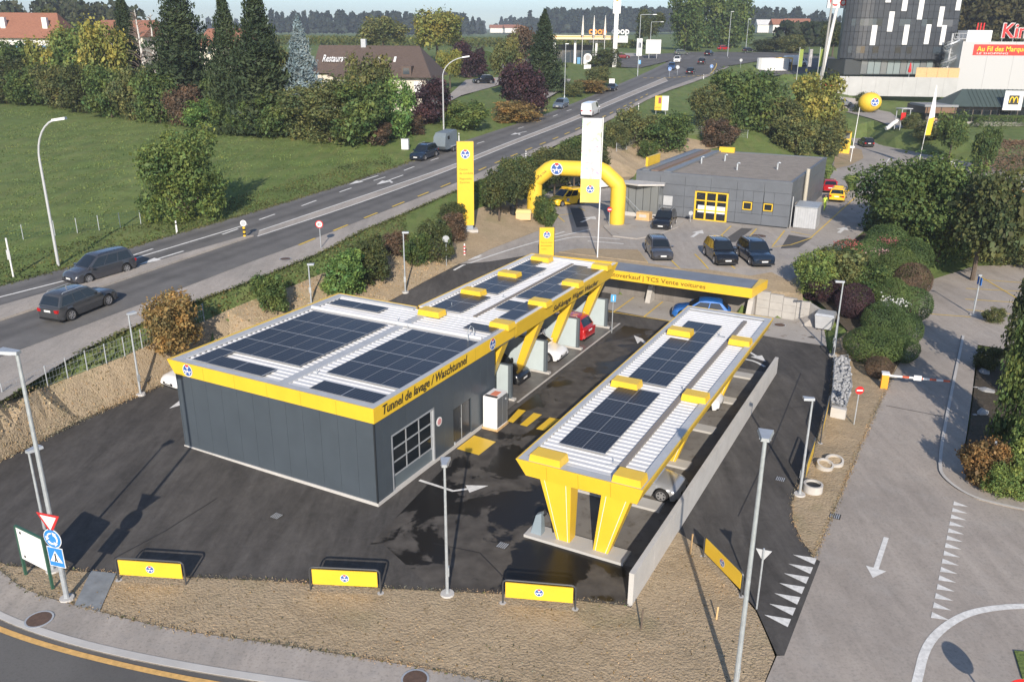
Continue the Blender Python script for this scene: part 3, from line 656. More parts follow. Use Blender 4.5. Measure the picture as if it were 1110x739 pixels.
# restaurant drive, hotel yard, filling station forecourt, inn car park
sheet('restaurant_drive', [W(860, 115), W(905, 104.5), W(935, 108), W(965, 122), W(985, 137), W(972, 140), W(945, 129), W(915, 121), W(890, 127)], M_YARD, .06, 3)
sheet('hotel_forecourt', [W(800, 84), W(846, 82), W(880, 76), W(905, 72), W(905, 62), W(860, 60), W(838, 66)], M_ROAD, .06, 4)
sheet('inn_car_park', [W(455, 130), W(500, 104), W(540, 93), W(560, 86), W(530, 84), W(505, 87), W(478, 112)], M_YARD, .08, 4)
sheet('station_forecourt', [W(548, 80), W(600, 68), W(690, 62), W(690, 58), W(600, 58), W(540, 70)], M_SLAB, .08, 4)
ribbon([W(545, 122), W(575, 112), W(604, 96), W(612, 86)], 3, 'gravel_track', M_SLAB, .08)
# ---- the ground itself: one sheet to the horizon
gxs = np.concatenate([-np.geomspace(2600, 62, 22), np.arange(-60, 100, 1.25), np.geomspace(102, 2600, 20)])
gys = np.concatenate([[-60, -30, -5, 8, 14, 18], np.arange(20, 120, 1.25), np.arange(120, 330, 4.0), np.geomspace(334, 3390, 26)])
GX, GY = np.meshgrid(gxs, gys); X, Y = GX.ravel(), GY.ravel(); Z = H(X, Y)
nx_, ny_ = len(gxs), len(gys)
inside = np.zeros(len(X), bool)
for s in SHEETS: inside |= inpoly(X, Y, s)
I = inside.reshape(ny_, nx_); core = I.copy()
core[1:-1, 1:-1] = I[1:-1, 1:-1] & I[:-2, 1:-1] & I[2:, 1:-1] & I[1:-1, :-2] & I[1:-1, 2:]
und = 0.05*(np.sin(X*.9+Y*.35)+np.sin(Y*1.1-X*.4)) + .25*np.sin(X*.031+1)*np.sin(Y*.027)*(Y > 150)
near = np.zeros(len(X), bool)
Iq = I.copy(); Iq[1:] |= I[:-1]; Iq[:-1] |= I[1:]; Iq[:, 1:] |= I[:, :-1]; Iq[:, :-1] |= I[:, 1:]
Z = Z + np.where(Iq.ravel(), 0, und) - np.where(core.ravel(), .6, np.where(I.ravel(), .14, 0))
uu = (X-A0.x)*E1.x+(Y-A0.y)*E1.y; vv = (X-A0.x)*E2.x+(Y-A0.y)*E2.y
Z = np.where((uu > 35.2) & (uu < 38.4) & (vv > -13.6) & (vv < 7.5), -.4, Z); Z = np.where((uu > 12) & (uu < 31) & (vv > 5.2) & (vv < 8.2), np.minimum(Z, -.2), Z)
me = bpy.data.meshes.new('ground')
idx = np.arange(nx_*ny_).reshape(ny_, nx_)
F = np.stack([idx[:-1, :-1].ravel(), idx[:-1, 1:].ravel(), idx[1:, 1:].ravel(), idx[1:, :-1].ravel()], 1)
me.from_pydata(np.stack([X, Y, Z], 1).tolist(), [], F.tolist()); me.materials.append(M_MEADOW)
ground = bpy.data.objects.new('ground', me); COL.objects.link(ground); tag(ground, kind='structure')
# ================================================================== wash buildings (local x = u, y = v)
RZB = math.pi/2 - TH
def logo(name, parent, M, r):
    """round club badge: white disc, blue ring of three lobes, red top field, white wheel marks"""
    mb = MB(); mb.add(*_disc(r, 0, 24)); o = mb.build(name, WHITE, parent); o.matrix_local = M
    mb = MB(); mb.add(*_disc(r*.86, .006, 24)); b = mb.build('badge_blue_field', mat('badge_blue', (.04, .10, .32), .4), o)
    mb = MB()
    for a in (90, 210, 330): mb.add([(r*.74*math.cos(rad(a+da))*k, r*.74*math.sin(rad(a+da))*k, .012) for da, k in ((-32, .95), (-14, 1), (0, .55), (14, 1), (32, .95), (0, .25))], [(0, 1, 2, 5), (5, 2, 3, 4)])
    mb.add([(x*r, y*r, .0125) for x, y in ((-.12, -.3), (.12, -.3), (.12, .1), (-.12, .1))], [(0, 1, 2, 3)])
    mb.build('badge_white_marks', WHITE, o)
    mb = MB(); mb.add([(x*r, y*r, .018) for x, y in ((-.26, .62), (.26, .62), (.3, .95), (-.3, .95))], [(0, 1, 2, 3)]); mb.build('badge_red_field', RED, o)
    return o
def _disc(r, z, n): return [(r*math.cos(2*math.pi*i/n), r*math.sin(2*math.pi*i/n), z) for i in range(n)], [tuple(range(n))]
def ribbed(u0, u1, v0, v1, z, pitch=.36, hgt=.045):
    """trapezoid roof sheet, ribs along v"""
    mb = MB(); prof = []; u = u0
    while u < u1-1e-6:
        for a, h in ((0, 0), (.35, 0), (.5, 1), (.85, 1)):
            if u+a*pitch < u1: prof.append((u+a*pitch, z+h*hgt))
        u += pitch
    prof.append((u1, z))
    vs = [(p, v0, h) for p, h in prof]+[(p, v1, h) for p, h in prof]; n = len(prof)
    return mb.add(vs, [(i, i+1, i+1+n, i+n) for i in range(n-1)])
PVM = None
def pv_mat():
    m, t, b = _new('solar_cells')
    tc = t.nodes.new('ShaderNodeTexCoord').outputs['Object']; sep = t.nodes.new('ShaderNodeSeparateXYZ'); t.links.new(tc, sep.inputs[0])
    def lines(out, n, wdt):
        a = t.nodes.new('ShaderNodeMath'); a.operation = 'MULTIPLY'; a.inputs[1].default_value = n; t.links.new(out, a.inputs[0])
        f = t.nodes.new('ShaderNodeMath'); f.operation = 'FRACT'; t.links.new(a.outputs[0], f.inputs[0])
        c = t.nodes.new('ShaderNodeMath'); c.operation = 'LESS_THAN'; c.inputs[1].default_value = wdt; t.links.new(f.outputs[0], c.inputs[0]); return c.outputs[0]
    l1, l2 = lines(sep.outputs[0], 10/1.8, .09), lines(sep.outputs[1], 6/1.04, .06)
    mxm = t.nodes.new('ShaderNodeMath'); mxm.operation = 'MAXIMUM'; t.links.new(l1, mxm.inputs[0]); t.links.new(l2, mxm.inputs[1])
    info = t.nodes.new('ShaderNodeObjectInfo'); cr = t.nodes.new('ShaderNodeValToRGB'); cr.color_ramp.elements[0].color = (.010, .012, .019, 1); cr.color_ramp.elements[1].color = (.015, .018, .027, 1); t.links.new(info.outputs['Random'], cr.inputs[0])
    mx = t.nodes.new('ShaderNodeMix'); mx.data_type = 'RGBA'; t.links.new(mxm.outputs[0], mx.inputs[0]); t.links.new(cr.outputs[0], mx.inputs[6]); mx.inputs[7].default_value = (.12, .125, .145, 1)
    t.links.new(mx.outputs[2], b.inputs['Base Color']); b.inputs['Roughness'].default_value = .3; b.inputs['Specular IOR Level'].default_value = .22
    return m
PV = pv_mat()
_mb = MB(); _mb.bx(-.9, .9, -.52, .52, 0, .035); _pv = _mb.build('solar_panel', PV); PVMESH = _pv.data; bpy.data.objects.remove(_pv)
_mb = MB()
for s in (-1, 1): _mb.bx(-.905, .905, s*.52-.004, s*.52+.004, -.002, .038); _mb.bx(s*.9-.016, s*.9+.016, -.53, .53, -.002, .0425)
_pv = _mb.build('panel_frame', mat('panel_frame_metal', (.26, .27, .29), .4, metal=.2)); PVFR = _pv.data; bpy.data.objects.remove(_pv)
def panels(parent, u0, v0, nu, nv, z, rot=False, skip=()):
    """nu x nv solar panels from the corner (u0, v0); rot: long side along v"""
    for i in range(nu):
        for j in range(nv):
            if (i, j) in skip: continue
            du, dv = (1.07, 1.83) if rot else (1.83, 1.07)
            o = bpy.data.objects.new('solar_panel', PVMESH); COL.objects.link(o); o.parent = parent
            o.location = (u0+du*(i+.5), v0+dv*(j+.5), z); o.rotation_euler = (0, 0, math.pi/2 if rot else 0)
            f = bpy.data.objects.new('panel_frame', PVFR); COL.objects.link(f); f.parent = o
def cap_box(parent, u, v0, v1, z, h=.34, d=.85):
    mb = MB(); mb.hexa([(u, v0, z), (u+d, v0, z), (u+d, v1, z), (u, v1, z)], [(u+.04, v0+.06, z+h), (u+d-.04, v0+.06, z+h), (u+d-.04, v1-.06, z+h), (u+.04, v1-.06, z+h)])
    mb.build('frame_cap', YEL, parent)
def anchor(parent, u, v, z):
    mb = MB()
    for a in (20, 140, 260): mb.tube((u, v, z+.02), (u+.35*math.cos(rad(a)), v+.35*math.sin(rad(a)), z+.03), .014, n=5)
    mb.tube((u, v, z), (u, v, z+.3), .015, n=5); mb.build('safety_anchor', GALV, parent)
# ---- tunnel
T = thing('wash_tunnel_building', 'dark grey car wash tunnel hall with yellow fascia and roof full of solar panels', 'building', UV(0, 0, 0), RZB)
UE, VE, ZW, ZT = 13.3, 12.3, 4.2, 4.9
mb = MB(); mb.prism([(-.02, -.02), (11.02, -.02), (11.02, 6.6), (UE+.02, 6.6), (UE+.02, VE+.02), (-.02, VE+.02)], 0.0, .22)
mb.build('plinth', CONCL, T)
# sandwich panels with shadow joints on the front and the right side, openings for the doors
def panel_run(face, spans, z0, z1, dep=.06, parent=T, m=DWALL, name='wall_panel'):
    for a, b in spans:
        mb = MB(); g = .006
        if face == 'front': mb.bx(.06-dep+.03, .06+.03, a+g, b-g, z0, z1)
        elif face == 'right': mb.bx(a+g, b-g, .03, .03+dep, z0, z1)
        elif face == 'left': mb.bx(a+g, b-g, VE-.03-dep, VE-.03, z0, z1)
        mb.build(name, m, parent)
mb = MB(); mb.bx(.11, 11.0, 1.2, VE-.12, .22, ZT-.2); mb.bx(11.0, UE, 6.7, VE-.12, .22, ZT-.2); mb.bx(.11, 1.3, .11, 1.25, .22, ZT-.2); mb.bx(4.75, 11.0, .11, 1.25, .22, ZT-.2); mb.bx(1.3, 4.75, .11, 1.25, 3.02, ZT-.2); mb.build('wall_core', DFRAME, T)
n = 12; panel_run('front', [(.03+i*(VE-.06)/n, .03+(i+1)*(VE-.06)/n) for i in range(n)], .22, ZW)
panel_run('left', [(i*UE/12, (i+1)*UE/12) for i in range(12)], .22, ZW)
panel_run('right', [(.05, .65), (.65, 1.3)], .22, ZW); panel_run('right', [(1.3, 2.45), (2.45, 3.6), (3.6, 4.75)], 3.0, ZW)
panel_run('right', [(4.75, 5.7), (5.7, 6.6)], .22, ZW); panel_run('right', [(6.6, 7.6), (7.6, 8.4)], 2.25, ZW); panel_run('right', [(8.4, 9.4), (9.4, 10.2), (10.2, 11.0)], .22, ZW)
MB().bx(11.0, 13.5, .1, 6.7, 4.05, 4.2).build('soffit', mat('soffit_grey', (.2, .2, .2), .6), T)
mb = MB(); mb.bx(-.005, .035, -.005, .07, .22, ZW); mb.build('corner_trim', DFRAME, T)
mb = MB(); mb.tube((.3, VE+.06, .1), (.3, VE+.06, ZW), .05); mb.build('downpipe', ALU, T)
# sectional door
D = MB().bx(1.32, 4.73, .14, .2, .05, 3.0).build('sectional_door', mat('door_leaf', (.10, .125, .14), .35), T)
for j in range(3):
    for i in range(3):
        mb = MB(); a = 1.42+i*1.08; z = .92+j*.68; mb.bx(a+.05, a+1.03, .115, .139, z+.05, z+.62); mb.build('door_pane', GLASS, D)
mb = MB()
for i in range(4): a = 1.42+i*1.08; mb.bx(a-.035, a+.035, .10, .139, .86, 2.98)
for j in range(4): z = .92+j*.68; mb.bx(1.40, 4.66, .102, .1385, z-.035, z+.035)
mb.build('door_bars', ALU, D)
mb = MB(); mb.bx(1.24, 1.32, .02, .2, .05, 3.08); mb.bx(4.73, 4.83, .02, .2, .05, 3.08); mb.bx(1.24, 4.83, .02, .2, 3.0, 3.09); mb.build('door_frame', ALU, T)
D2 = MB().bx(6.62, 8.38, .10, .16, .05, 2.24).build('side_door', mat('dark_door', (.03, .035, .042), .25), T)
mb = MB(); mb.bx(7.48, 7.52, .085, .099, .06, 2.2); mb.build('door_joint', ALU, D2)
MB().tube((7.4, .05, .9), (7.4, .05, 1.5), .018).build('door_handle', GALV, D2); MB().tube((6.75, .07, .05), (6.75, .07, .35), .05).build('door_stop', GALV, D2)
mb = MB(); mb.disc((5.25, .03, 2.15), .24, (0, -1, 0), th=.02); k = mb.build('round_notice', WHITE, T); mb = MB(); mb.disc((5.25, .009, 2.15), .17, (0, -1, 0), th=.008); mb.build('notice_print', mat('pink_print', (.55, .25, .25), .5), k)
# fascia
def fascia(parent, pts_top, pts_bot, zt, zb, name='fascia'):
    mb = MB(); n = len(pts_top)
    for i in range(n-1):
        a, b = pts_top[i], pts_top[i+1]; c, d = pts_bot[i], pts_bot[i+1]
        mb.quad((*a, zt), (*c, zb), (*d, zb), (*b, zt))
    return mb.build(name, YEL, parent)
fascia(T, [(13.55, 0-.03), (-.03, -.03), (-.03, 12.72), (13.4, 12.55), (13.4, 6.7)], [(13.55, -.02), (-.02, -.02), (-.02, 12.28), (13.35, 12.3), (13.35, 6.7)], ZT, ZW)
mb = MB()
for a, b, c, d in ((-.03, 13.4, -.03, .02), (-.03, .02, .02, 12.6), (0.02, 13.35, 12.53, 12.7), (13.3, 13.4, 6.7, 12.55)): mb.bx(a, b, c, d, ZT-.02, ZT+.015)
mb.build('fascia_rim', YEL, T)
mb = MB(); mb.bx(.02, 13.3, .02, .36, ZT-.1, ZT+.004); mb.bx(.02, .42, .36, 12.53, ZT-.1, ZT+.002); mb.bx(.42, 13.3, 12.1, 12.53, ZT-.1, ZT+.003); mb.bx(12.95, 13.3, 6.7, 12.1, ZT-.1, ZT+.001); mb.build('parapet_cap', LGREY, T)
R_ = ribbed(.42, 13.3, .36, 12.1, ZT-.14).build('roof_sheet', ROOFW, T)
ZP = ZT-.02
panels(R_, 2.4, .3, 4, 4, ZP); panels(R_, .48, .32, 1, 2, ZP, True); panels(R_, 2.4, 6.25, 4, 5, ZP); panels(R_, .52, 6.95, 1, 2, ZP, True); panels(R_, .55, 10.55, 1, 1, ZP); panels(R_, 11.3, 8.1, 1, 2, ZP, True); panels(R_, 11.3, .42, 1, 1, ZP, True)
mb = MB(); mb.bx(.42, 13.3, 5.35, 5.85, ZT-.13, ZT-.04); mb.build('roof_walkway', LGREY, R_)
mb = MB(); mb.tube((10.2, .4, ZT+.02), (10.2, 12.1, ZT+.02), .11, n=10); mb.build('roof_pipe', ROOFW, R_)
mb = MB(); mb.path([(9.6, .9, ZT-.1), (9.6, .9, ZT+.55), (9.9, .9, ZT+.75), (10.2, .9, ZT+.55), (10.2, .9, ZT-.1)], .025, 6); mb.build('ladder_hoop', GALV, R_)
for u, v in ((2.2, 5.0), (9.9, 5.0), (10.8, 6.3)): anchor(R_, u, v, ZT-.1)
YJ = mat('fascia_joint', (.34, .21, .015), .5)
for v in np.arange(2.05, 12, 2.05): MB().quad((-.034, v-.008, ZT-.03), (-.034, v+.008, ZT-.03), (-.026, v+.008, ZW+.01), (-.026, v-.008, ZW+.01)).build('fascia_joint', YJ, T)
for u in np.arange(2.2, 13.4, 2.2): MB().quad((u-.008, -.034, ZT-.03), (u-.008, -.026, ZW+.01), (u+.008, -.026, ZW+.01), (u+.008, -.034, ZT-.03)).build('fascia_joint', YJ, T)
text_mesh('fascia_lettering', 'Tunnel de lavage / Waschtunnel', .62, TEXT, T, frame((.55, -.045, ZW+.2), (1, 0, 0), (0, 0, 1)), width=7.3, shear=.2, bold=.008)
logo('fascia_badge', T, frame((10.6, -.055, ZW+.36), (1, 0, 0), (0, 0, 1)), .33)
logo('fascia_badge', T, frame((-.05, 11.3, ZW+.36), (0, -1, 0), (0, 0, 1)), .33)
# ---- self-service canopy
C = thing('wash_bay_canopy', 'long yellow canopy with slanted legs over the open wash bays', 'canopy', UV(0, 0, 0), RZB)
u0, u1 = 13.56, 29.5
fascia(C, [(u1-.6, 6.75), (u1, -.03), (u0, -.03)], [(u1-1.3, 6.4), (u1-.9, .14), (u0, .14)], ZT, 3.95)
fascia(C, [(u0, 6.75), (u1-.6, 6.75)], [(u0, 6.3), (u1-1.3, 6.4)], ZT, 4.2, 'rear_fascia')
mb = MB(); mb.quad((u0, .14, 3.95), (u0, 6.3, 4.0), (u1-1.3, 6.4, 4.0), (u1-.9, .14, 3.95)); mb.build('soffit', mat('soffit_grey', (.2, .2, .2), .6), C)
mb = MB(); mb.bx(u0, u1-.05, -.03, .03, ZT-.02, ZT+.015); mb.bx(u0, u1-.6, 6.65, 6.75, ZT-.02, ZT+.015); mb.hexa([(u1-.75, 6.65, ZT-.02), (u1-.12, -.03, ZT-.02), (u1, -.03, ZT-.02), (u1-.6, 6.75, ZT-.02)], [(u1-.75, 6.65, ZT+.018), (u1-.12, -.03, ZT+.018), (u1, -.03, ZT+.018), (u1-.6, 6.75, ZT+.018)]); mb.build('fascia_rim', YEL, C)
mb = MB(); mb.bx(u0, u1-.2, .03, .3, ZT-.1, ZT+.004); mb.bx(u0, u1-.7, 6.35, 6.65, ZT-.1, ZT+.003); mb.bx(u1-1.1, u1-.72, .3, 6.35, ZT-.1, ZT+.002); mb.build('parapet_cap', ROOFW, C)
RC = ribbed(13.31, u1-1.1, .3, 6.35, ZT-.14).build('roof_sheet', ROOFW, C)
panels(RC, 13.65, 3.8, 2, 2, ZP); panels(RC, 18.1, 3.8, 4, 2, ZP); panels(RC, 25.45, 4.87, 1, 1, ZP)
panels(RC, 13.9, .35, 1, 1, ZP); panels(RC, 15.45, 1.42, 1, 1, ZP); panels(RC, 15.73, .35, 1, 1, ZP)
panels(RC, 18.1, 1.42, 4, 1, ZP); panels(RC, 18.3, .35, 1, 1, ZP); panels(RC, 20.13, .35, 1, 1, ZP); panels(RC, 23.2, .35, 2, 1, ZP); panels(RC, 25.43, 1.42, 1, 1, ZP)
mb = MB(); mb.bx(u0, 27.7, 2.72, 2.92, ZT-.1, ZT-.03); mb.build('roof_channel', mat('channel_brown', (.22, .19, .16), .6), RC)
for u in (12.2, 17.05, 21.95, 27.0):
    cap_box(C, u, -.2, 1.1, ZT-.05); cap_box(C, u, 4.4, 5.9, ZT-.05)
for u in (12.5, 17.3, 22.2, 27.3):
    mb = MB()
    mb.hexa([(u+.02, 1.75, .02), (u+.4, 1.75, .02), (u+.4, 2.2, .02), (u+.02, 2.2, .02)], [(u-.16, .2, 4.1), (u+.6, .2, 4.1), (u+.6, .85, 4.1), (u-.16, .85, 4.1)]); mb.build('leg', YEL, C)
    mb = MB(); mb.hexa([(u, 5.2, .02), (u+.45, 5.2, .02), (u+.45, 5.7, .02), (u, 5.7, .02)], [(u-.2, 5.5, 4.1), (u+.65, 5.5, 4.1), (u+.65, 6.2, 4.1), (u-.2, 6.2, 4.1)]); mb.build('leg', YEL, C)
for u, v in ((14.6, 5.0), (18.0, 3.3), (24, 3.4)): anchor(RC, u, v, ZT-.1)
text_mesh('fascia_lettering', 'Self-lavage Wagen Wascher', .56, TEXT, C, frame((18.5, .045, 4.18), (1, 0, 0), (0, -.17, .95)), width=7.3, shear=.2, bold=.006)
# wash bay floors, dividers
bay = sheet('wash_bay_floor', [UV(11.1, -.1), UV(30.2, -.1), UV(30.2, 6.4), UV(11.1, 6.4)], M_BAY, .05, 2.5)
mb = MB(); mb.tube((0, 0, 0), (1, 0, 0), .01)
ribbon([UV(13.4, -.15), UV(30.2, -.15)], .14, 'drain_edge', CONC, .058)
PANEL = mat('divider_panel', (.42, .49, .51), .3, var=.05, vscale=1)
locs = [(13.62, 1.2), (18.42, 6.0), (23.55, 6.0), (28.75, 6.0)]
names = ['short pale blue wash bay divider wall beside the white cabinet', 'pale blue divider wall between the black and the white car in the wash bays', 'pale blue divider wall between the white car and the red car in the wash bays', 'last pale blue wash bay divider wall at the far end by the direction post']
for (u, ln), lb in zip(locs, names):
    d = thing('bay_divider', lb, 'divider wall', UV(u, .35, 0.05), RZB, 'wash bay divider walls')
    mb = MB(); mb.bx(-.12, .12, 0, .18, .05, 2.2); mb.build('end_post', mat('divider_edge', (.10, .12, .135), .4), d)
    mb = MB(); mb.bx(-.09, .09, .18, ln, .12, 2.15); mb.build('panel', PANEL, d)
    mb = MB(); mb.bx(-.14, .14, -.25, ln, 0, .11); mb.build('kerb_base', CONCL, d)
    mb = MB(); mb.bx(-.1, .1, .18, ln, 2.151, 2.19); mb.build('top_rail', mat('divider_edge', (.10, .12, .135), .4), d)
bw = thing('bay_rear_wall', 'grey rear wall closing the wash bays under the canopy', 'wall', UV(13.4, 6.5, 0), RZB)
mb = MB(); mb.bx(0, 16.5, 0, .25, -.2, 2.6); mb.build('panel', mat('rear_wall_grey', (.16, .17, .18), .6, var=.1), bw)
# white cabinet next to the tunnel
k = thing('vacuum_cabinet', 'tall white equipment cabinet with grey door beside the tunnel wall', 'cabinet', UV(9.45, -.95, .03), RZB)
MB().bx(0, 1.2, 0, .85, .12, 1.95).build('body', WHITE, k); MB().bx(-.04, 1.24, -.06, .9, 0, .12).build('wooden_pallet', WOOD, k)
mb = MB(); mb.bx(.06, .58, -.02, -.001, .2, 1.88); mb.build('door', mat('cabinet_door', (.12, .13, .14), .4), k); mb = MB(); mb.bx(.62, 1.14, -.02, -.001, .2, 1.88); mb.build('door', MATS['cabinet_door'], k)
mb = MB(); mb.bx(.3, .9, .2, .6, 1.951, 1.96); mb.build('top_sticker', mat('orange_sticker', (.6, .2, .12), .6), k); mb = MB(); mb.bx(.05, .25, .05, .8, 1.951, 1.96); mb.build('top_vent', BLACK, k); mb = MB(); mb.bx(1.201, 1.24, .05, .12, .1, 1.4); mb.build('yellow_hose_rail', YEL, k)
mb = MB(); mb.disc((.98, -.021, 1.6), .06, (0, -1, 0), th=.02); mb.build('gauge', LGREY, k)
# ================================================================== vacuum canopy
V = thing('vacuum_canopy', 'long yellow framed vacuum station canopy with white ribbed roof in the middle of the lot', 'canopy', UV(0, 0, 0), RZB)
a0, a1, vl, vr, zt, zb = .93, 25.44, -6.52, -12.07, 3.7, 2.98
ti = .42
fascia(V, [(a0, vl), (a0, vr), (a1, vr), (a1, vl), (a0, vl)][::-1], [(a0+.12, vl-ti), (a0+.12, vr+ti*.6), (a1-.12, vr+ti*.6), (a1-.12, vl-ti), (a0+.12, vl-ti)][::-1], zt, zb)
mb = MB(); mb.quad((a0+.12, vl-ti, zb), (a1-.12, vl-ti, zb), (a1-.12, vr+ti*.6, zb), (a0+.12, vr+ti*.6, zb)); mb.build('soffit', mat('soffit_pale', (.45, .45, .44), .6), V)
mb = MB(); mb.bx(a0, a1, vl-.06, vl, zt-.02, zt+.015); mb.bx(a0, a1, vr, vr+.06, zt-.02, zt+.015); mb.bx(a0, a0+.06, vr+.06, vl-.06, zt-.02, zt+.013); mb.bx(a1-.06, a1, vr+.06, vl-.06, zt-.02, zt+.013); mb.build('fascia_rim', YEL, V)
mb = MB(); mb.bx(a0+.06, a1-.06, vl-.3, vl-.06, zt-.1, zt+.003); mb.bx(a0+.06, a1-.06, vr+.06, vr+.42, zt-.1, zt+.004); mb.bx(a0+.06, a0+.5, vr+.42, vl-.3, zt-.1, zt+.002); mb.bx(a1-.5, a1-.06, vr+.42, vl-.3, zt-.1, zt+.002); mb.build('parapet_cap', LGREY, V)
RV = ribbed(a0+.5, a1-.5, vr+.42, vl-.3, zt-.13).build('roof_sheet', ROOFW, V)
panels(RV, 3.1, -9.62, 4, 2, zt-.02); panels(RV, 11.4, -9.62, 4, 2, zt-.02); panels(RV, 18.72, -9.62, 1, 1, zt-.02); panels(RV, 20.5, -9.62, 1, 2, zt-.02)
mb = MB(); mb.bx(2.2, 24, -10.73, -10.5, zt-.1, zt+.02); mb.build('roof_channel', MATS['channel_brown'], RV)
for u in (1.05, 10.2, 19.3):
    cap_box(V, u, -8.5, -7.05, zt-.04); cap_box(V, u, -11.95, -10.7, zt-.04)
for u in (1.35, 10.5, 19.6):
    t = .3
    for b_, tp in (((-8.9, -8.3), (-8.95, -7.5)), ((-10.6, -9.95), (-11.55, -10.3))):
        mb = MB(); mb.hexa([(u, b_[0], .1), (u+.55, b_[0], .1), (u+.55, b_[1], .1), (u, b_[1], .1)], [(u-.2, tp[0], zb+.1), (u+.6, tp[0], zb+.1), (u+.6, tp[1], zb+.1), (u-.2, tp[1], zb+.1)]); lg = mb.build('leg', YEL, V)
        mb = MB()
        for s in (0.16, .84):
            p = Vector((u-.006, b_[0]+(b_[1]-b_[0])*s, .12)); q = Vector((u-.206, tp[0]+(tp[1]-tp[0])*s, zb+.02)); mb.quad(p+Vector((0, -.012, 0)), q+Vector((0, -.012, 0)), q+Vector((0, .012, 0)), p+Vector((0, .012, 0)))
        mb.build('leg_stripe', WHITE, lg)
for k in (1.4, 2.8, 4.2): MB().quad((a0-.003, vl-k-.008, zt-.03), (a0-.003, vl-k+.008, zt-.03), (a0+.112, vl-k+.008, zb+.02), (a0+.112, vl-k-.008, zb+.02)).build('fascia_joint', YJ, V)
for u in np.arange(3.0, 25, 2.4): MB().quad((u-.008, vr-.003, zt-.03), (u-.008, vr+ti*.6-.012, zb+.02), (u+.008, vr+ti*.6-.012, zb+.02), (u+.008, vr-.003, zt-.03)).build('fascia_joint', YJ, V)
for u, v in ((2.6, -10.2), (11.6, -10.4), (20.6, -9.9), (1.8, -7.2)): anchor(RV, u, v, zt-.08)
for i, u in enumerate((1.0, 5.6, 10.1, 14.7, 19.2, 23.6)):
    t = thing('vacuum_island', ['pale concrete island under the two front legs of the vacuum canopy', 'first narrow concrete island behind the silver car bay', 'second concrete island under the middle canopy legs', 'third narrow concrete island beside the white car', 'fourth concrete island under the rear canopy legs', 'last concrete island at the far end of the vacuum canopy'][i], 'island', UV(u, -7.0, 0.03), RZB, 'vacuum islands')
    MB().bx(0, 1.0 if i == 0 else .8, -4.4, .1, 0, .13).build('slab', M_SLABL, t)
    mb = MB(); mb.hexa([(.25, -.6, .13), (.65, -.6, .13), (.65, -.1, .13), (.25, -.1, .13)], [(.35, -.55, 1.15), (.6, -.55, 1.15), (.6, -.3, 1.0), (.35, -.3, 1.0)]); mb.build('vacuum_unit', mat('unit_grey', (.22, .27, .30), .35), t)
    mb = MB(); mb.path([(.5, -.6, 1.0), (.5, -.75, 1.15), (.5, -1.0, .8), (.52, -1.05, .3)], .045, 6); mb.build('vacuum_hose', BLACK, t)
# ================================================================== long white wall
WL = thing('boundary_wall', 'long low pale concrete wall between the vacuum bays and the exit lane', 'wall', UV(0, 0, 0), RZB)
x0, x1, n = -1.2, 25.6, 11
for i in range(n):
    a, b = x0+(x1-x0)*i/n, x0+(x1-x0)*(i+1)/n
    za, zb_ = 1.42-(.3)*(i/n), 1.42-(.3)*((i+1)/n)
    mb = MB(); v0, v1 = -12.62, -12.42; g = .008
    mb.hexa([(a+g, v0, -.1), (b-g, v0, -.1), (b-g, v1, -.1), (a+g, v1, -.1)], [(a+g, v0, za), (b-g, v0, zb_), (b-g, v1, zb_), (a+g, v1, za)]); mb.build('wall_segment', CONCL, WL)
# ================================================================== carport and retaining walls at the back of the lot
CP = thing('used_car_carport', 'flat grey carport roof with yellow lettered fascia against the back wall', 'carport', UV(0, 0, 0), RZB)
u0, u1, va, vb = 34.5, 37.3, 3.4, -8.6
mb = MB(); mb.bx(u0+.1, u1, vb, va, 2.35, 2.84); mb.build('roof_slab', mat('roof_membrane', (.17, .185, .21), .5, var=.15, vscale=.8), CP)
mb = MB(); mb.bx(u0, u0+.098, vb-.1, va, 2.15, 2.88); mb.hexa([(u0, vb-.2, 2.15), (u1+.4, vb-.65, 2.2), (u1+.4, vb-.02, 2.2), (u0+.0, vb-.101, 2.15)], [(u0, vb-.2, 2.88), (u1+.4, vb-.65, 2.85), (u1+.4, vb-.02, 2.85), (u0+.0, vb-.101, 2.88)]); mb.build('fascia', YEL, CP)
for v in (-.2, -8.3):
    mb = MB(); mb.hexa([(36.2, v-.2, 0), (37.4, v-.2, 0), (37.4, v+.2, 0), (36.2, v+.2, 0)], [(36.8, v-.2, 1.3), (37.4, v-.2, 1.3), (37.4, v+.2, 1.3), (36.8, v+.2, 1.3)]); mb.bx(36.9, 37.35, v-.18, v+.18, 1.29, 2.36); mb.build('buttress', CONC, CP)
text_mesh('fascia_lettering', 'Autoverkauf | TCS Vente voitures', .5, mat('brown_lettering', (.16, .09, .01), .5), CP, frame((u0-.015, 2.9, 2.37), (0, -1, 0), (0, 0, 1)), width=8.2, bold=.005)
RW = thing('back_retaining_wall', 'dark stained concrete retaining wall behind the covered parking bays', 'wall', UV(37.55, 0, 0), RZB)
for i in range(4):
    mb = MB(); a, b = 6.5-i*3.78, 6.5-(i+1)*3.78; mb.bx(0, .3, b+.01, a-.01, -.2, 2.4); mb.build('wall_segment', CONCD, RW)
RW2 = thing('side_retaining_wall', 'whitewashed low retaining wall of block courses right of the carport', 'wall', UV(37.5, -8.6, 0), RZB)
for i in range(4):
    a, b = -i*1.0, -(i+1)*1.0
    for j in range(3):
        zt_ = 1.95-.12*i; mb = MB(); mb.bx(0, .3, b+.012, a-.012, j*zt_/3, (j+1)*zt_/3-.015); mb.build('block', mat('pale_block', (.36, .345, .32), .85, var=.12, vscale=1.5), RW2)
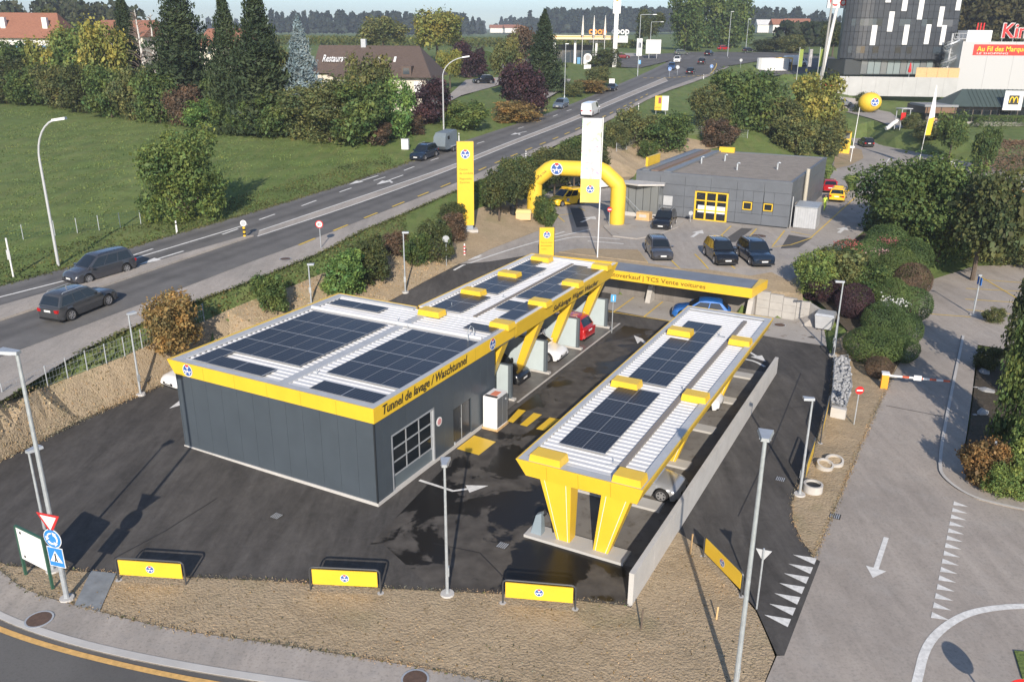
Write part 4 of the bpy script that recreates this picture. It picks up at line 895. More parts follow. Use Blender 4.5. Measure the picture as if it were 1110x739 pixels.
mb = MB(); mb.hexa([(0, -4.0, 0), (-1.3, -5.6, 0), (-1.05, -5.8, 0), (.3, -4.0, 0)], [(0, -4.0, 1.5), (-1.3, -5.6, 1.1), (-1.05, -5.8, 1.1), (.3, -4.0, 1.5)]); mb.build('wing_wall', MATS['pale_block'], RW2)
# ================================================================== club garage on the upper yard
def vplane(px, py, o, n):
    d = Vector(ray(px, py)); n = Vector((n[0], n[1], 0)); c = Vector((0, 0, CAMH)); o = Vector((o[0], o[1], 0))
    return c + d*((o-c).dot(n)/d.dot(n))
GF = Vector((27.65, 83.3)) + 16.3*Vector((E2.x, E2.y))
GA = thing('club_garage', 'low grey panelled garage building with gravel roof and yellow glazed door', 'building', (GF.x, GF.y, UP), -TH)
def gfr(px, py):
    p = vplane(px, py, GF, E1); return (Vector((p.x, p.y))-GF).dot(-E2), p.z-UP
GW, GD, GH = 16.3, 22.0, 4.7
GPAN = mat('slate_panel', (.115, .125, .14), .5, var=.12, vscale=.6)
MB().bx(.12, GW-.12, .12, GD, 0, GH-.35).build('wall_core', DFRAME, GA)
dx0, dx1 = gfr(752, 240)[0], gfr(786, 243)[0]; dz1 = gfr(753.4, 207)[1]
def w_(px0, py0, px1, py1):
    a, b = gfr(px0, py0), gfr(px1, py1); return a[0], b[0], b[1], a[1]
wins = [w_(805.5, 218.5, 814.5, 228), w_(828, 220.5, 837, 229.5)]
sq = w_(719.5, 212, 728.5, 223)
# cladding rows, cut around the openings
rows = [(0.15, 1.2), (1.2, 2.35), (2.35, 3.5), (3.5, GH)]
for r, (z0, z1) in enumerate(rows):
    xs = [0.0]
    k = 2.3 + (.5 if r % 2 else 0)
    while xs[-1] < GW-.6: xs.append(min(GW, xs[-1]+2.72))
    if xs[-1] < GW: xs.append(GW)
    for a, b in zip(xs, xs[1:]):
        segs = [(a, b, z0, z1)]
        for (ox0, ox1, oz0, oz1) in [(dx0-.05, dx1+.05, -1, dz1+.05)]+[(q[0]-.05, q[1]+.05, q[2]-.05, q[3]+.05) for q in wins]:
            out = []
            for (p, q, s0, s1) in segs:
                if q <= ox0 or p >= ox1 or s1 <= oz0 or s0 >= oz1: out.append((p, q, s0, s1)); continue
                if p < ox0: out.append((p, ox0, s0, s1))
                if q > ox1: out.append((ox1, q, s0, s1))
                m0, m1 = max(p, ox0), min(q, ox1)
                if s0 < oz0: out.append((m0, m1, s0, oz0))
                if s1 > oz1: out.append((m0, m1, oz1, s1))
            segs = out
        for (p, q, s0, s1) in segs:
            if q-p > .06 and s1-s0 > .06: MB().bx(p+.012, q-.012, .03, .11, s0+.012, s1-.012).build('cladding_panel', GPAN, GA)
    for i in range(6): MB().bx(GW-.11, GW-.03, i*GD/6+.012+.12*(i == 0), (i+1)*GD/6-.012, z0+.012, z1-.012).build('cladding_panel', GPAN, GA)
    for i in range(6): MB().bx(.03, .11, i*GD/6+.012+.12*(i == 0), (i+1)*GD/6-.012, z0+.012, z1-.012).build('cladding_panel', GPAN, GA)
# door: yellow frame, three leaves of panes
d = MB()
for x in np.linspace(dx0, dx1, 4): d.bx(x-.09, x+.09, -.02, .1, .05, dz1)
for z in (.1, 1.1, 2.1, dz1-.05): d.bx(dx0+.09, dx1-.09, -.015, .1, z-.06, z+.06)
DO = d.build('glazed_door', YEL, GA)
xs = np.linspace(dx0, dx1, 4)
for i in range(3):
    for j, (a, b) in enumerate(((.16, 1.04), (1.16, 2.04), (2.16, dz1-.11))): MB().bx(xs[i]+.09, xs[i+1]-.09, .02, .05, a, b).build('pane', GLASS, DO)
MB().bx(dx0+.3, dx1-.15, .012, .0195, .85, 1.6).build('notice', WHITE, DO)
for q in wins:
    o = MB(); o.bx(q[0], q[1], -.03, .1, q[2], q[2]+.09); o.bx(q[0], q[1], -.03, .1, q[3]-.09, q[3]); o.bx(q[0], q[0]+.09, -.028, .1, q[2]+.09, q[3]-.09); o.bx(q[1]-.09, q[1], -.028, .1, q[2]+.09, q[3]-.09); o = o.build('window', YEL, GA)
    MB().bx(q[0]+.09, q[1]-.09, .03, .06, q[2]+.09, q[3]-.09).build('pane', GLASS, o)
MB().bx(sq[0], sq[1], -.02, .029, sq[2], sq[3]).build('grey_shutter', LGREY, GA)
# roof
mb = MB(); mb.bx(0, GW, 0, .3, GH-.3, GH); mb.bx(0, GW, GD-.3, GD, GH-.3, GH); mb.bx(0, .3, .3, GD-.3, GH-.3, GH); mb.bx(GW-.3, GW, .3, GD-.3, GH-.3, GH); mb.build('parapet', GPAN, GA)
M_GRAVEL = layered('roof_gravel', [(0.28, 0.245, 0.205), (1.2, 6, .4, .66, (0.20, 0.175, 0.148), .8), (9, 4, .45, .7, (0.33, 0.30, 0.27), .7)], bump=.6, bscale=22)
MB().bx(.3, GW-.3, .3, GD-.3, GH-.35, GH-.12).build('gravel_roof', M_GRAVEL, GA)
for k, x in enumerate((.5, 1.5, 2.9)):
    MB().bx(x, x+.75, .5, GD-.5, GH-.1, GH+.08).build('roof_strip', [mat('roof_blue_strip', (.17, .18, .19), .45), mat('roof_brown_strip', (.20, .14, .10), .6), MATS['roof_blue_strip']][k], GA)
def box_sign(x0, x1, y0, y1, z0, z1): MB().bx(x0, x1, y0, y1, z0, z1).build('roof_letter_box', YEL, GA)
box_sign(-.1, .15, 3.2, 7.4, GH+.0, GH+1.0); box_sign(3.4, 5.3, GD-.9, GD-.5, GH-.1, GH+.55)
for x, y in ((6.2, 13), (13.0, 9.0), (9.2, 6.5), (4.4, 9.5)):
    mb = MB(); mb.path([(x, y, GH-.2), (x, y, GH+.55), (x+.12, y, GH+.65), (x+.3, y, GH+.6)], .09, 8); mb.build('roof_vent', GALV, GA)
mb = MB(); mb.tube((GW+.28, 6.8, .1), (GW+.28, 6.8, GH+.5), .2, n=12); mb.build('flue_pipe', mat('beige_pipe', (.42, .39, .32), .5), GA)
mb = MB(); mb.tube((GW+.1, .6, .0), (GW+.1, .6, 3.2), .05); mb.build('downpipe', LGREY, GA)
MB().bx(GW-.02, GW+.02, 3.0, 4.0, .1, 2.2).build('side_door', mat('pale_door', (.35, .33, .30), .5), GA)
# glazed entrance with white canopy at the left corner
EN = thing('entrance_vestibule', 'glass entrance vestibule under a pointed white canopy on the garage corner', 'vestibule', (GF.x, GF.y, UP), -TH)
VG = mat('vestibule_glass', (.17, .18, .18), .1, spec=.7)
for i in range(5): MB().bx(-1.0+i*.82, -1.0+(i+1)*.82-.05, -1.5, -1.44, .45, 3.4).build('pane', VG, EN)
for i in range(4): MB().bx(-1.06, -1.0, -1.44+i*.85, -1.44+(i+1)*.85-.05, .45, 3.4).build('pane', VG, EN)
for i in range(2): MB().bx(3.08, 3.14, -1.44+i*.75, -1.44+(i+1)*.75-.05, .45, 3.4).build('pane', VG, EN)
mb = MB(); mb.bx(-1.1, 3.16, -1.55, -1.39, 0, .44); mb.bx(-1.1, -.95, -1.39, 2, 0, .44); mb.build('base_wall', CONCL, EN)
mb = MB(); mb.prism([(-2.6, -1.6), (1.2, -2.6), (3.6, -1.2), (3.3, 0.02), (-.2, 0.02)], 3.45, 3.62); mb.build('canopy', CONCL, EN)
mb = MB(); mb.tube((-2.2, -1.6, 3.5), (2.8, -3.4, .2), .03); mb.build('stay_cable', GALV, EN)
c = thing('pallet_of_boxes', 'small wooden pallet box on the pavement by the vestibule', 'box', W(698, 239.5, .15), -TH)
mb = MB(); mb.bx(-.7, .7, -.5, .5, .12, .8); mb.build('box', WOOD, c); mb = MB(); mb.bx(-.75, .75, -.55, .55, 0, .12); mb.build('pallet', WOOD, c); mb = MB(); mb.bx(-.4, .4, -.52, -.501, .3, .6); mb.build('label_sheet', CONCL, c)
# steel container at the right wall
c = thing('steel_container', 'small ribbed grey metal container against the right garage wall', 'container', (GF.x, GF.y, UP), -TH)
mb = MB(); mb.bx(GW+.35, GW+2.5, .9, 3.4, .08, 2.2); mb.build('body', LGREY, c)
for i in range(9): MB().bx(GW+.45+i*.23, GW+.56+i*.23, .86, .899, .12, 2.15).build('rib', LGREY, c)
mb = MB(); mb.hexa([(GW+.3, .8, 2.2), (GW+2.55, .8, 2.2), (GW+2.55, 3.5, 2.2), (GW+.3, 3.5, 2.2)], [(GW+.3, .8, 2.26), (GW+2.55, .8, 2.26), (GW+2.55, 3.5, 2.4), (GW+.3, 3.5, 2.4)]); mb.build('lid', GALV, c)
# ================================================================== inflatable arch, pylons, banner
a0, a1 = G(579, 238.5, UP), G(668.5, 244, UP); ad = (a1-a0); AL = ad.length; az = math.atan2(ad.y, ad.x)
AR = thing('inflatable_arch', 'big yellow inflatable arch over the garage driveway', 'arch', a0, az)
mb = MB(); r = .78
mb.path([(0, 0, 0), (0, 0, .4), (0, 0, 3.9), (.1, 0, 4.15), (1.5, 0, 5.35), (1.8, 0, 5.5), (AL-1.8, 0, 5.5), (AL-1.5, 0, 5.35), (AL-.1, 0, 4.15), (AL, 0, 3.9), (AL, 0, .4), (AL, 0, 0)], [r*.9]+[r]*10+[r*.9], 20); mb.build('tube', YELF, AR, smooth=25)
logo('badge', AR, frame((2.45, -r-.03, 5.5), (1, 0, 0), (0, 0, 1)), .62)
text_mesh('arch_lettering', 'Touring Club', .3, TEXT, AR, frame((.2, -r-.02, 4.15), (.76, 0, .65), (-.65, 0, .76)), width=1.6)
mb = MB(); mb.bx(3.9, 4.7, -r-.012, -r+.2, 5.0, 6.0); 
p = W(505, 249.5)
PY = thing('club_pylon', 'tall yellow sign pylon on a grey base beside the main road', 'sign', p, rad(8))
MB().bx(-.75, .75, -.25, .25, .5, 8.1).build('body', YEL, PY); MB().bx(-.66, .66, -.2, .2, .1, .5).build('plinth', mat('grey_plinth', (.25, .29, .33), .5), PY); MB().bx(-1.1, 1.1, -.55, .6, -.15, .12).build('foundation', CONC, PY)
logo('badge', PY, frame((0, -.256, 7.0), (1, 0, 0), (0, 0, 1)), .42)
for i, s in enumerate(('Centre', 'de conduite', 'Regionales', 'Zentrum')): text_mesh('lettering', s, .26, MATS['brown_lettering'], PY, frame((-.55, -.255, 5.55-i*.34-(.15 if i > 1 else 0)), (1, 0, 0), (0, 0, 1)))
p = W(592, 283)
P2_ = thing('small_club_sign', 'small yellow sign slab with round badge behind the wash canopy roof', 'sign', p, rad(4))
MB().bx(-.62, .62, -.14, .14, 0, 2.9).build('body', YEL, P2_); logo('badge', P2_, frame((.0, -.146, 2.3), (1, 0, 0), (0, 0, 1)), .3); MB().bx(.621, .66, -.15, .15, 0, 2.92).build('side_trim', BLACK, P2_)
for i in range(3): text_mesh('lettering', ('Point de conseil', 'Beratungsstelle', 'Ouvert')[i], .15, MATS['brown_lettering'], P2_, frame((-.48, -.146, 1.6-i*.28), (1, 0, 0), (0, 0, 1)))
p = W(647.5, 280)
FB = thing('banner_pole', 'tall white pole with a long white and yellow hanging banner above the verge', 'flag', p, rad(-4))
topz = 11.8
mb = MB(); mb.tube((0, 0, 0), (0, 0, topz), .06, .045); mb.tube((0, 0, topz-.1), (-1.7, 0, topz-.1), .03); mb.build('pole', WHITE, FB)
def cloth(z0, z1, x0, x1, n=14):
    mb = MB(); vs = []
    for i in range(n+1):
        z = z0+(z1-z0)*i/n
        for j in range(5):
            x = x0+(x1-x0)*j/4; vs.append((x, .05*math.sin(z*1.3+j*.9)+.03*math.sin(j*2.1), z))
    mb.add(vs, [(i*5+j, i*5+j+1, (i+1)*5+j+1, (i+1)*5+j) for i in range(n) for j in range(4)]); return mb
FABW = mat('banner_white_fabric', (.72, .73, .74), .7, var=.06, vscale=3)
def print_mat():
    m, t, b = _new('banner_print'); tc = t.nodes.new('ShaderNodeTexCoord').outputs['Object']
    vo = t.nodes.new('ShaderNodeTexVoronoi'); vo.inputs['Scale'].default_value = 2.2; t.links.new(tc, vo.inputs['Vector'])
    n = t.nodes.new('ShaderNodeTexNoise'); n.inputs['Scale'].default_value = 3.5; n.inputs['Detail'].default_value = 3; t.links.new(tc, n.inputs['Vector'])
    mr = t.nodes.new('ShaderNodeMapRange'); mr.inputs[1].default_value = .48; mr.inputs[2].default_value = .56; mr.inputs[4].default_value = .5; t.links.new(n.outputs[0], mr.inputs[0])
    mx = t.nodes.new('ShaderNodeMix'); mx.data_type = 'RGBA'; t.links.new(mr.outputs[0], mx.inputs[0]); mx.inputs[6].default_value = (.62, .64, .63, 1); t.links.new(vo.outputs['Color'], mx.inputs[7]); t.links.new(mx.outputs[2], b.inputs['Base Color']); b.inputs['Roughness'].default_value = .7
    return m
cloth(topz-5.0, topz-.12, -1.68, -.08).build('banner', print_mat(), FB, smooth=60)
lowb = cloth(topz-7.0, topz-5.0, -1.66, -.08, 6).build('banner_lower_field', mat('banner_yellow', (.78, .56, .12), .7, var=.15, vscale=2), FB, smooth=60)
logo('badge', lowb, frame((-.85, -.1, topz-5.85), (1, 0, 0), (0, 0, 1)), .34)
# ================================================================== far buildings
def house(name, label, px, py, Y, wdt, dep, hwall, hroof, rz, roofm, wallm, cat='house', hip=0.0, ground=None, over=.5):
    """gabled house; (px, py) = pixel of the left-front eave corner region's ground, Y = distance"""
    p = atY(px, py, Y); z0 = h1(p.x, p.y) if ground is None else ground
    o = thing(name, label, cat, (p.x, p.y, z0), rz)
    MB().bx(-wdt/2, wdt/2, 0, dep, -1, hwall).build('wall', wallm, o)
    mb = MB(); a, b, c, d = -wdt/2-over, wdt/2+over, -over, dep+over; m = dep/2; t = .18; hp = hip*wdt/2
    A_ = [(a, c, hwall), (b, c, hwall), (b, d, hwall), (a, d, hwall)]; R0, R1 = (a+hp, m, hwall+hroof), (b-hp, m, hwall+hroof)
    mb.add(A_+[R0, R1], [(0, 1, 5, 4), (2, 3, 4, 5), (1, 2, 5), (3, 0, 4), (3, 2, 1, 0)]); mb.build('roof', roofm, o)
    if hip < .2:
        mb = MB(); mb.add([(-wdt/2, 0.02, hwall), (-wdt/2, dep-.02, hwall), (-wdt/2, m, hwall+hroof*.92)], [(0, 1, 2)]); mb.build('gable', wallm, o)
    return o
def tile_mat(name, col):
    m, t, b = _new(name); tc = t.nodes.new('ShaderNodeTexCoord').outputs['Object']
    br = t.nodes.new('ShaderNodeTexBrick'); br.inputs['Scale'].default_value = 2.2; br.inputs['Color1'].default_value = (*[c*.85 for c in col], 1); br.inputs['Color2'].default_value = (*[c*1.15 for c in col], 1); br.inputs['Mortar'].default_value = (*[c*.6 for c in col], 1); br.inputs['Mortar Size'].default_value = .012
    t.links.new(tc, br.inputs[0]); t.links.new(br.outputs[0], b.inputs['Base Color']); b.inputs['Roughness'].default_value = .85
    return m
TILER, TILEB = tile_mat('red_roof_tiles', (.27, .12, .075)), tile_mat('brown_roof_tiles', (.10, .072, .058))
CREAM = mat('cream_render', (.60, .55, .46), .85, var=.06, vscale=.4); WREND = mat('white_render', (.66, .64, .60), .85, var=.05, vscale=.4)
Hs = house('white_house', 'white house with red tiled roof and two white chimneys at the left edge', 26, 60, 168, 14, 9, 9.0, 4.6, rad(2), TILER, WREND, over=.8, hip=.35)
for x in (-3.6, 4.2):
    MB().bx(x-.45, x+.45, 1.2, 2.0, 9.9, 12.7).build('chimney', WHITE, Hs)
BSH = mat('blue_shutter', (.05, .14, .24), .5)
for x in (-2.2, 3.2):
    wn = MB().bx(x-.6, x+.6, -.05, .0, 6.1, 7.7).build('window', PANE, Hs); MB().bx(x-1.5, x-.62, -.08, -.01, 6.1, 7.7).build('shutter', BSH, wn); MB().bx(x+.62, x+1.5, -.08, -.01, 6.1, 7.7).build('shutter', BSH, wn)
h2 = house('cream_house', 'cream gabled house with brown tiled roof half hidden behind the hedge trees', 124, 30, 190, 13, 10, 8.4, 3.4, rad(-14), TILER, CREAM)
MB().bx(-.4, .4, 1.4, 2.2, 10.2, 13.2).build('chimney', DFRAME, h2)
MB().bx(-5.2, -4, -.06, 0, 6.4, 8).build('window', PANE, h2)
h3 = house('gabled_house', 'distant house with red roof glimpsed between the tall conifers', 236, 45, 200, 11, 9, 6.2, 3.8, rad(-20), TILER, CREAM)
MB().bx(-3, -1.8, -.06, 0, 4.5, 6).build('window', PANE, h3)
# inn
IN = house('roadside_inn', 'brown roofed inn with white old style lettering on its roof sign', 412, 80, 140, 15, 13, 5.2, 4.7, rad(-6), TILEB, CREAM, 'inn', hip=.45, over=1.0)
for x in (-1.0, 1.6):
    MB().hexa([(x, 2.6, 7.35), (x+.35, 2.6, 7.35), (x+.35, 3.5, 8.0), (x, 3.5, 8.0)], [(x, 2.6, 7.6), (x+.35, 2.6, 7.6), (x+.35, 3.5, 8.25), (x, 3.5, 8.25)]).build('roof_light', WHITE, IN)
dm = MB(); dm.bx(3.6, 5.2, -.6, 2, 5.3, 6.9); dm = dm.build('dormer', TILEB, IN); MB().bx(3.9, 4.9, -.66, -.601, 5.7, 6.6).build('pane', PANE, dm)
MB().bx(5.5, 6.8, -.3, -.01, 2.8, 4.6).build('white_awning', WHITE, IN); MB().bx(-6.8, -6.0, -.06, -.001, 3.2, 4.6).build('window', PANE, IN); MB().bx(-5.4, -1, -.06, -.001, 4.2, 5.1).build('eave_board', WREND, IN)
wing = MB(); wing.add([(-12.0, 2, 5.6), (-3.5, 2, 5.6), (-3.5, 7, 9.9), (-12.0, 7, 9.9), (-12.0, 10, 5.6), (-3.5, 10, 5.6)], [(0, 1, 2, 3), (3, 2, 5, 4), (0, 3, 4), (1, 5, 2)]); wing.build('wing_roof', TILEB, IN); MB().bx(-11.6, -6.5, 2.6, 9.4, -1, 5.6).build('wing_wall', CREAM, IN)
text_mesh('roof_lettering', 'Restaurant', 2.3, WHITE, IN, frame((-10.6, 3.6, 7.35), (1, 0, 0), (0, 5, 4.3)), width=4.3, bold=.02, extrude=.05)
MB().bx(-4.6, -3.8, 6.0, 6.8, 8.8, 10.9).build('chimney', ALU, IN)
# hotel tower
HT = thing('hotel_tower', 'dark panelled tower with white vertical strips behind the terrace wall', 'tower', (0, 0, 0), 0)
q0, q1 = atY(914, 62, 204), atY(1036, 63, 208); HT.location = (q0.x, q0.y, 13.2); HWd = (q1-q0); HT.rotation_euler = (0, 0, math.atan2(HWd.y, HWd.x)); HW = HWd.to_2d().length
TP = mat('anthracite_panel', (.045, .050, .058), .45, var=.2, vscale=.5)
def plan(n=40):
    """rounded-left plan: points along the front, from the left side round to the right"""
    pts = []
    for i in range(9): a = math.pi/2*(1-i/8); pts.append((5-5*math.sin(a), 6*(1-math.cos(a))+0)) if False else None
    out = []
    for i in range(8):
        a = rad(150-i*60/8); out.append((7+7*math.cos(a), 7-7*math.sin(a)))
    m = 15
    for i in range(m+1): out.append((7+(HW-8)*i/m, -.5*math.sin(math.pi*i/m)))
    out += [(HW-.2, .9), (HW, 3), (HW, 12)]
    return out
PLN = plan()
MB().prism([(x, y) for x, y in [(a+.25*(1 if a < 3 else 0), b+.25) for a, b in PLN]]+[(6, 14)], 3.4, 29.9).build('core', DFRAME, HT)
for r in range(9):
    z0, z1 = 3.6+r*2.95, 3.6+r*2.95+2.87; mb = MB()
    for i, (a, b) in enumerate(zip(PLN, PLN[1:])):
        A_, B_ = Vector(a), Vector(b); d = (B_-A_).normalized()*.04; A_, B_ = A_+d, B_-d; n = Vector((d.y, -d.x)).normalized()*.12
        for (s0, s1) in ((z0, z0+1.43), (z0+1.47, z1)):
            mb.hexa([(*A_, s0), (*B_, s0), (*(B_-n), s0), (*(A_-n), s0)], [(*A_, s1), (*B_, s1), (*(B_-n), s1), (*(A_-n), s1)])
    tag(mb.build('panel_band', TP, HT), kind='stuff')
rs = random.Random(4)
def on_plan(i):
    A_, B_ = Vector(PLN[i]), Vector(PLN[i+1]); return A_, B_
for r in range(8):
    z0 = 3.6+r*2.95+1.47
    if r % 2 == 0: z0 = 3.6+r*2.95+1.2
    k = 2
    while k < len(PLN)-4:
        if rs.random() < .75:
            A_, B_ = Vector(PLN[k]), Vector(PLN[k+1]); d = (B_-A_).normalized(); n = Vector((d.y, -d.x))*.03
            M_ = rs.choice([PANE, PANE, GLASS, mat('blind_grey', (.10, .105, .11), .5)]); mb = MB()
            if r % 2 == 0: mb.quad((*(A_+n), z0), (*(B_+n), z0), (*(B_+n), z0+1.5), (*(A_+n), z0+1.5)); mb.build('window', M_, HT)
        k += 1 if rs.random() < .6 else 2
for i, r in ((7, 1.0), (10, 2.0), (13, 1.05), (17, 1.1), (20, 1.05), (12, 3.5), (9, 4.1), (15, 2.9), (19, 2.4), (22, 3.6)):
    i = min(i, len(PLN)-4); A_, B_ = Vector(PLN[i]), Vector(PLN[i+1]); d = (B_-A_).normalized(); n = Vector((d.y, -d.x))*.08; z0 = 3.6+r*2.95; mb = MB(); wd = 1.25
    mb.hexa([(*A_, z0), (*(A_+d*wd), z0), (*(A_+d*wd+n), z0), (*(A_+n), z0)], [(*A_, z0+4.3), (*(A_+d*wd), z0+4.3), (*(A_+d*wd+n), z0+4.3), (*(A_+n), z0+4.3)]); mb.build('white_strip', WHITE, HT)
MB().bx(1.5, HW-1, 1.5, 10, 0, 3.4).build('ground_floor', mat('ground_floor_dark', (.05, .055, .055), .5), HT)
for i in range(11):
    x = 5.5+i*1.65
    MB().bx(x, x+1.5, 1.3, 1.49, .2, 3.2).build('glass_panel', mat('pale_glass', (.22, .26, .26), .15) if i % 3 else VG, HT)
# spiral stair beside the tower
p = atY(1026, 78, 203); SS = thing('spiral_stair', 'grey steel spiral fire stair between the tower and the white hall', 'stair', (p.x, p.y, 13.0), 0)
MB().tube((0, 0, 0), (0, 0, 9.4), .22).build('column', LGREY, SS)
for i in range(30):
    a = rad(i*25); mb = MB(); z = .4+i*.26; mb.hexa([(.2*math.cos(a), .2*math.sin(a), z), (1.5*math.cos(a), 1.5*math.sin(a), z), (1.5*math.cos(a+.42), 1.5*math.sin(a+.42), z), (.2*math.cos(a+.42), .2*math.sin(a+.42), z)], [(.2*math.cos(a), .2*math.sin(a), z+.06), (1.5*math.cos(a), 1.5*math.sin(a), z+.06), (1.5*math.cos(a+.42), 1.5*math.sin(a+.42), z+.06), (.2*math.cos(a+.42), .2*math.sin(a+.42), z+.06)]); mb.build('step', GALV, SS)
mb = MB(); mb.path([(1.5*math.cos(rad(i*25)), 1.5*math.sin(rad(i*25)), 1.5+i*.26) for i in range(31)], .05, 5); mb.build('handrail', LGREY, SS)
mb = MB(); mb.path([(1.5*math.cos(rad(i*25)), 1.5*math.sin(rad(i*25)), .9+i*.26) for i in range(31)], .22, 4); mb.build('balustrade', ALU, SS)
MB().bx(0, 5, -.6, .6, 8.2, 8.3).build('bridge', LGREY, SS); 
for i in range(6): MB().bx(.2+i*.9, .26+i*.9, -.62, -.56, 8.3, 9.4).build('railing_post', LGREY, SS)
MB().bx(0, 5, -.63, -.57, 9.38, 9.46).build('railing', LGREY, SS)
# white shopping hall with red banner
p0 = atY(1038, 80, 200); SH = thing('shopping_hall', 'big white shopping hall with a red and yellow banner', 'building', (p0.x, p0.y, 9.5), 0)
HALLW = mat('hall_white', (.44, .44, .44), .5)
for i in range(6): MB().bx(i*6, i*6+5.97, 0, .3, 0, 11.2).build('wall_panel', HALLW, SH)
MB().bx(.1, 36, .31, 30, 0, 11.2).build('hall_body', WREND, SH)
bn = MB().bx(2.6, 20, -.08, -.01, 8.3, 10.6).build('banner', mat('banner_red', (.62, .04, .03), .5), SH)
text_mesh('banner_lettering', 'Au Fil des Marques', 1.5, mat('banner_yellow_letters', (.85, .55, .03), .5), bn, frame((3.4, -.1, 9.15), (1, 0, 0), (0, 0, 1)), bold=.02)
text_mesh('banner_small_lettering', 'LE SHOPPING', .55, WHITE, bn, frame((3.4, -.1, 8.5), (1, 0, 0), (0, 0, 1)), width=7)
MB().bx(1.9, 7.5, 2.5, 7, 11.2, 13.6).build('roof_unit', WHITE, SH)
for x in (4.7, 5.4, 6.1): MB().tube((x, 4, 13.6), (x, 4, 15.2), .16).build('red_flue', RED, SH)
KS = mat('sign_red', (.70, .03, .03), .4)
g = thing('roof_sign', 'red and white rounded roof letters standing above the white hall', 'sign', (p0.x+9.0, p0.y+1.5, 20.7), 0)
text_mesh('letter_backing', 'KinG', 4.3, WHITE, g, frame((0, .12, .9), (1, 0, 0), (0, 0, 1)), bold=.16, extrude=.1)
text_mesh('letters', 'KinG', 4.3, KS, g, frame((0, -.1, .9), (1, 0, 0), (0, 0, 1)), bold=.04, extrude=.05)
for x in (.5, 3.0, 5.6, 8.2): MB().tube((x, .2, 0), (x, .2, 1.2), .06).build('bracket', ALU, g)
# terrace wall and fence screens
p0, p1 = atY(906, 88, 196), atY(1038, 92, 192); TWv = (p1-p0).to_2d(); TWl = TWv.length
tw = thing('terrace_wall', 'long white retaining wall below the hotel terrace', 'wall', (p0.x, p0.y, 10.6), math.atan2(TWv.y, TWv.x))
for i in range(9): MB().bx(i*TWl/9, (i+1)*TWl/9-.02, 0, .35, -1.5, 2.6).build('wall_segment', mat('terrace_white', (.40, .40, .39), .7, var=.08, vscale=.4), tw)
p = atY(993, 78, 194); sc = thing('wooden_screen', 'light brown wooden privacy screens on the hotel terrace', 'screen', (p.x, p.y, 13.1), math.atan2(TWv.y, TWv.x))
for i in range(4): MB().bx(i*2.25, i*2.25+2.2, 0, .12, 0, 2.1).build('screen_panel', WOOD, sc)
p = atY(986, 77, 196); um = thing('closed_parasol', 'closed red parasol on the hotel terrace', 'parasol', (p.x, p.y, 13.1), 0)
MB().tube((0, 0, 0), (0, 0, 2.9), .05).build('pole', LGREY, um); mb = MB(); mb.lathe([(.02, 3.1), (.12, 2.9), (.34, 1.6), (.3, 1.0), (.05, 1.0)], 10); mb.build('folded_cover', RED, um)
p = atY(892, 86, 190); rb = thing('roadside_board', 'low red advertising board at the end of the terrace wall', 'sign', (p.x, p.y, h1(p.x, p.y)), 0)
MB().bx(0, 3.2, 0, .12, .8, 2.4).build('board', mat('board_orange_red', (.52, .08, .03), .5), rb); MB().tube((.2, .06, -.3), (.2, .06, .8), .06).build('post', ALU, rb); MB().tube((3, .06, -.3), (3, .06, .8), .06).build('post', ALU, rb); text_mesh('lettering', 'AU FIL DES MARQUES', .4, YEL, rb, frame((.15, -.02, 1.4), (1, 0, 0), (0, 0, 1)), width=2.9)
# fast food restaurant
p0 = G(1006, 136, 6.0); RV_ = Vector((1, -.06)); RL = 26
MC = thing('burger_restaurant', 'low restaurant with green metal roof and white board with a yellow M', 'restaurant', (p0.x, p0.y, 5.9), math.atan2(RV_.y, RV_.x))
MB().bx(.3, RL, 2.5, 12, 0, 3.3).build('wall', mat('restaurant_wall', (.10, .085, .07), .6), MC)
for i in range(12): MB().bx(.8+i*1.6, 2.2+i*1.6, 2.42, 2.49, .4, 2.8).build('window', GLASS, MC)
GRF = mat('green_metal_roof', (.055, .075, .068), .45, var=.1, vscale=.5)
mb = MB(); mb.add([(3.9, 1.2, 3.4), (RL+4, 1.2, 3.4), (RL+4, 5.5, 6.3), (7.4, 5.5, 6.3), (3.9, 9.8, 3.4), (RL+4, 9.8, 3.4)], [(0, 1, 2, 3), (0, 3, 4), (3, 2, 5, 4)]); mb.build('roof', GRF, MC)
for i in range(18):
    x = 8.2+i*.75; MB().hexa([(x, 1.2, 3.41), (x+.08, 1.2, 3.41), (x+.08, 5.45, 6.28), (x, 5.45, 6.28)], [(x, 1.2, 3.5), (x+.08, 1.2, 3.5), (x+.08, 5.45, 6.37), (x, 5.45, 6.37)]).build('roof_seam', GRF, MC)
MB().bx(-.8, 5.2, .8, 8, 3.3, 3.7).build('flat_roof', mat('flat_roof_grey', (.22, .23, .24), .5), MC); MB().bx(-.5, 5.0, 1.0, 1.4, 2.2, 3.29).build('timber_lintel', mat('timber_brown', (.16, .09, .05), .6), MC)
bd = MB().bx(13.0, 16.3, .7, .95, 2.9, 6.3).build('logo_board', WHITE, MC); MB().bx(13.8, 15.6, .66, .699, 3.9, 5.5).build('logo_field', mat('logo_dark', (.03, .03, .025), .5), bd)
mb = MB()
for s in (-1, 1): mb.path([(14.7+s*.36+.36*math.cos(a), .63, 4.2+1.0*math.sin(a)) for a in np.linspace(0, math.pi, 11)], .1, 6)
tag(mb.build('golden_letter', mat('logo_yellow', (.9, .6, .03), .4), bd))
for i in range(8):
    MB().tube((-.2+i*2.5, 1.0, 0), (-.2+i*2.5, 1.0, 3.3), .07).build('post', DFRAME, MC)
mb = MB(); mb.bx(-2.5, RL, -2.0, -1.6, 0, 1.0); mb.build('terrace_parapet', mat('terrace_grey', (.30, .28, .26), .8), MC)
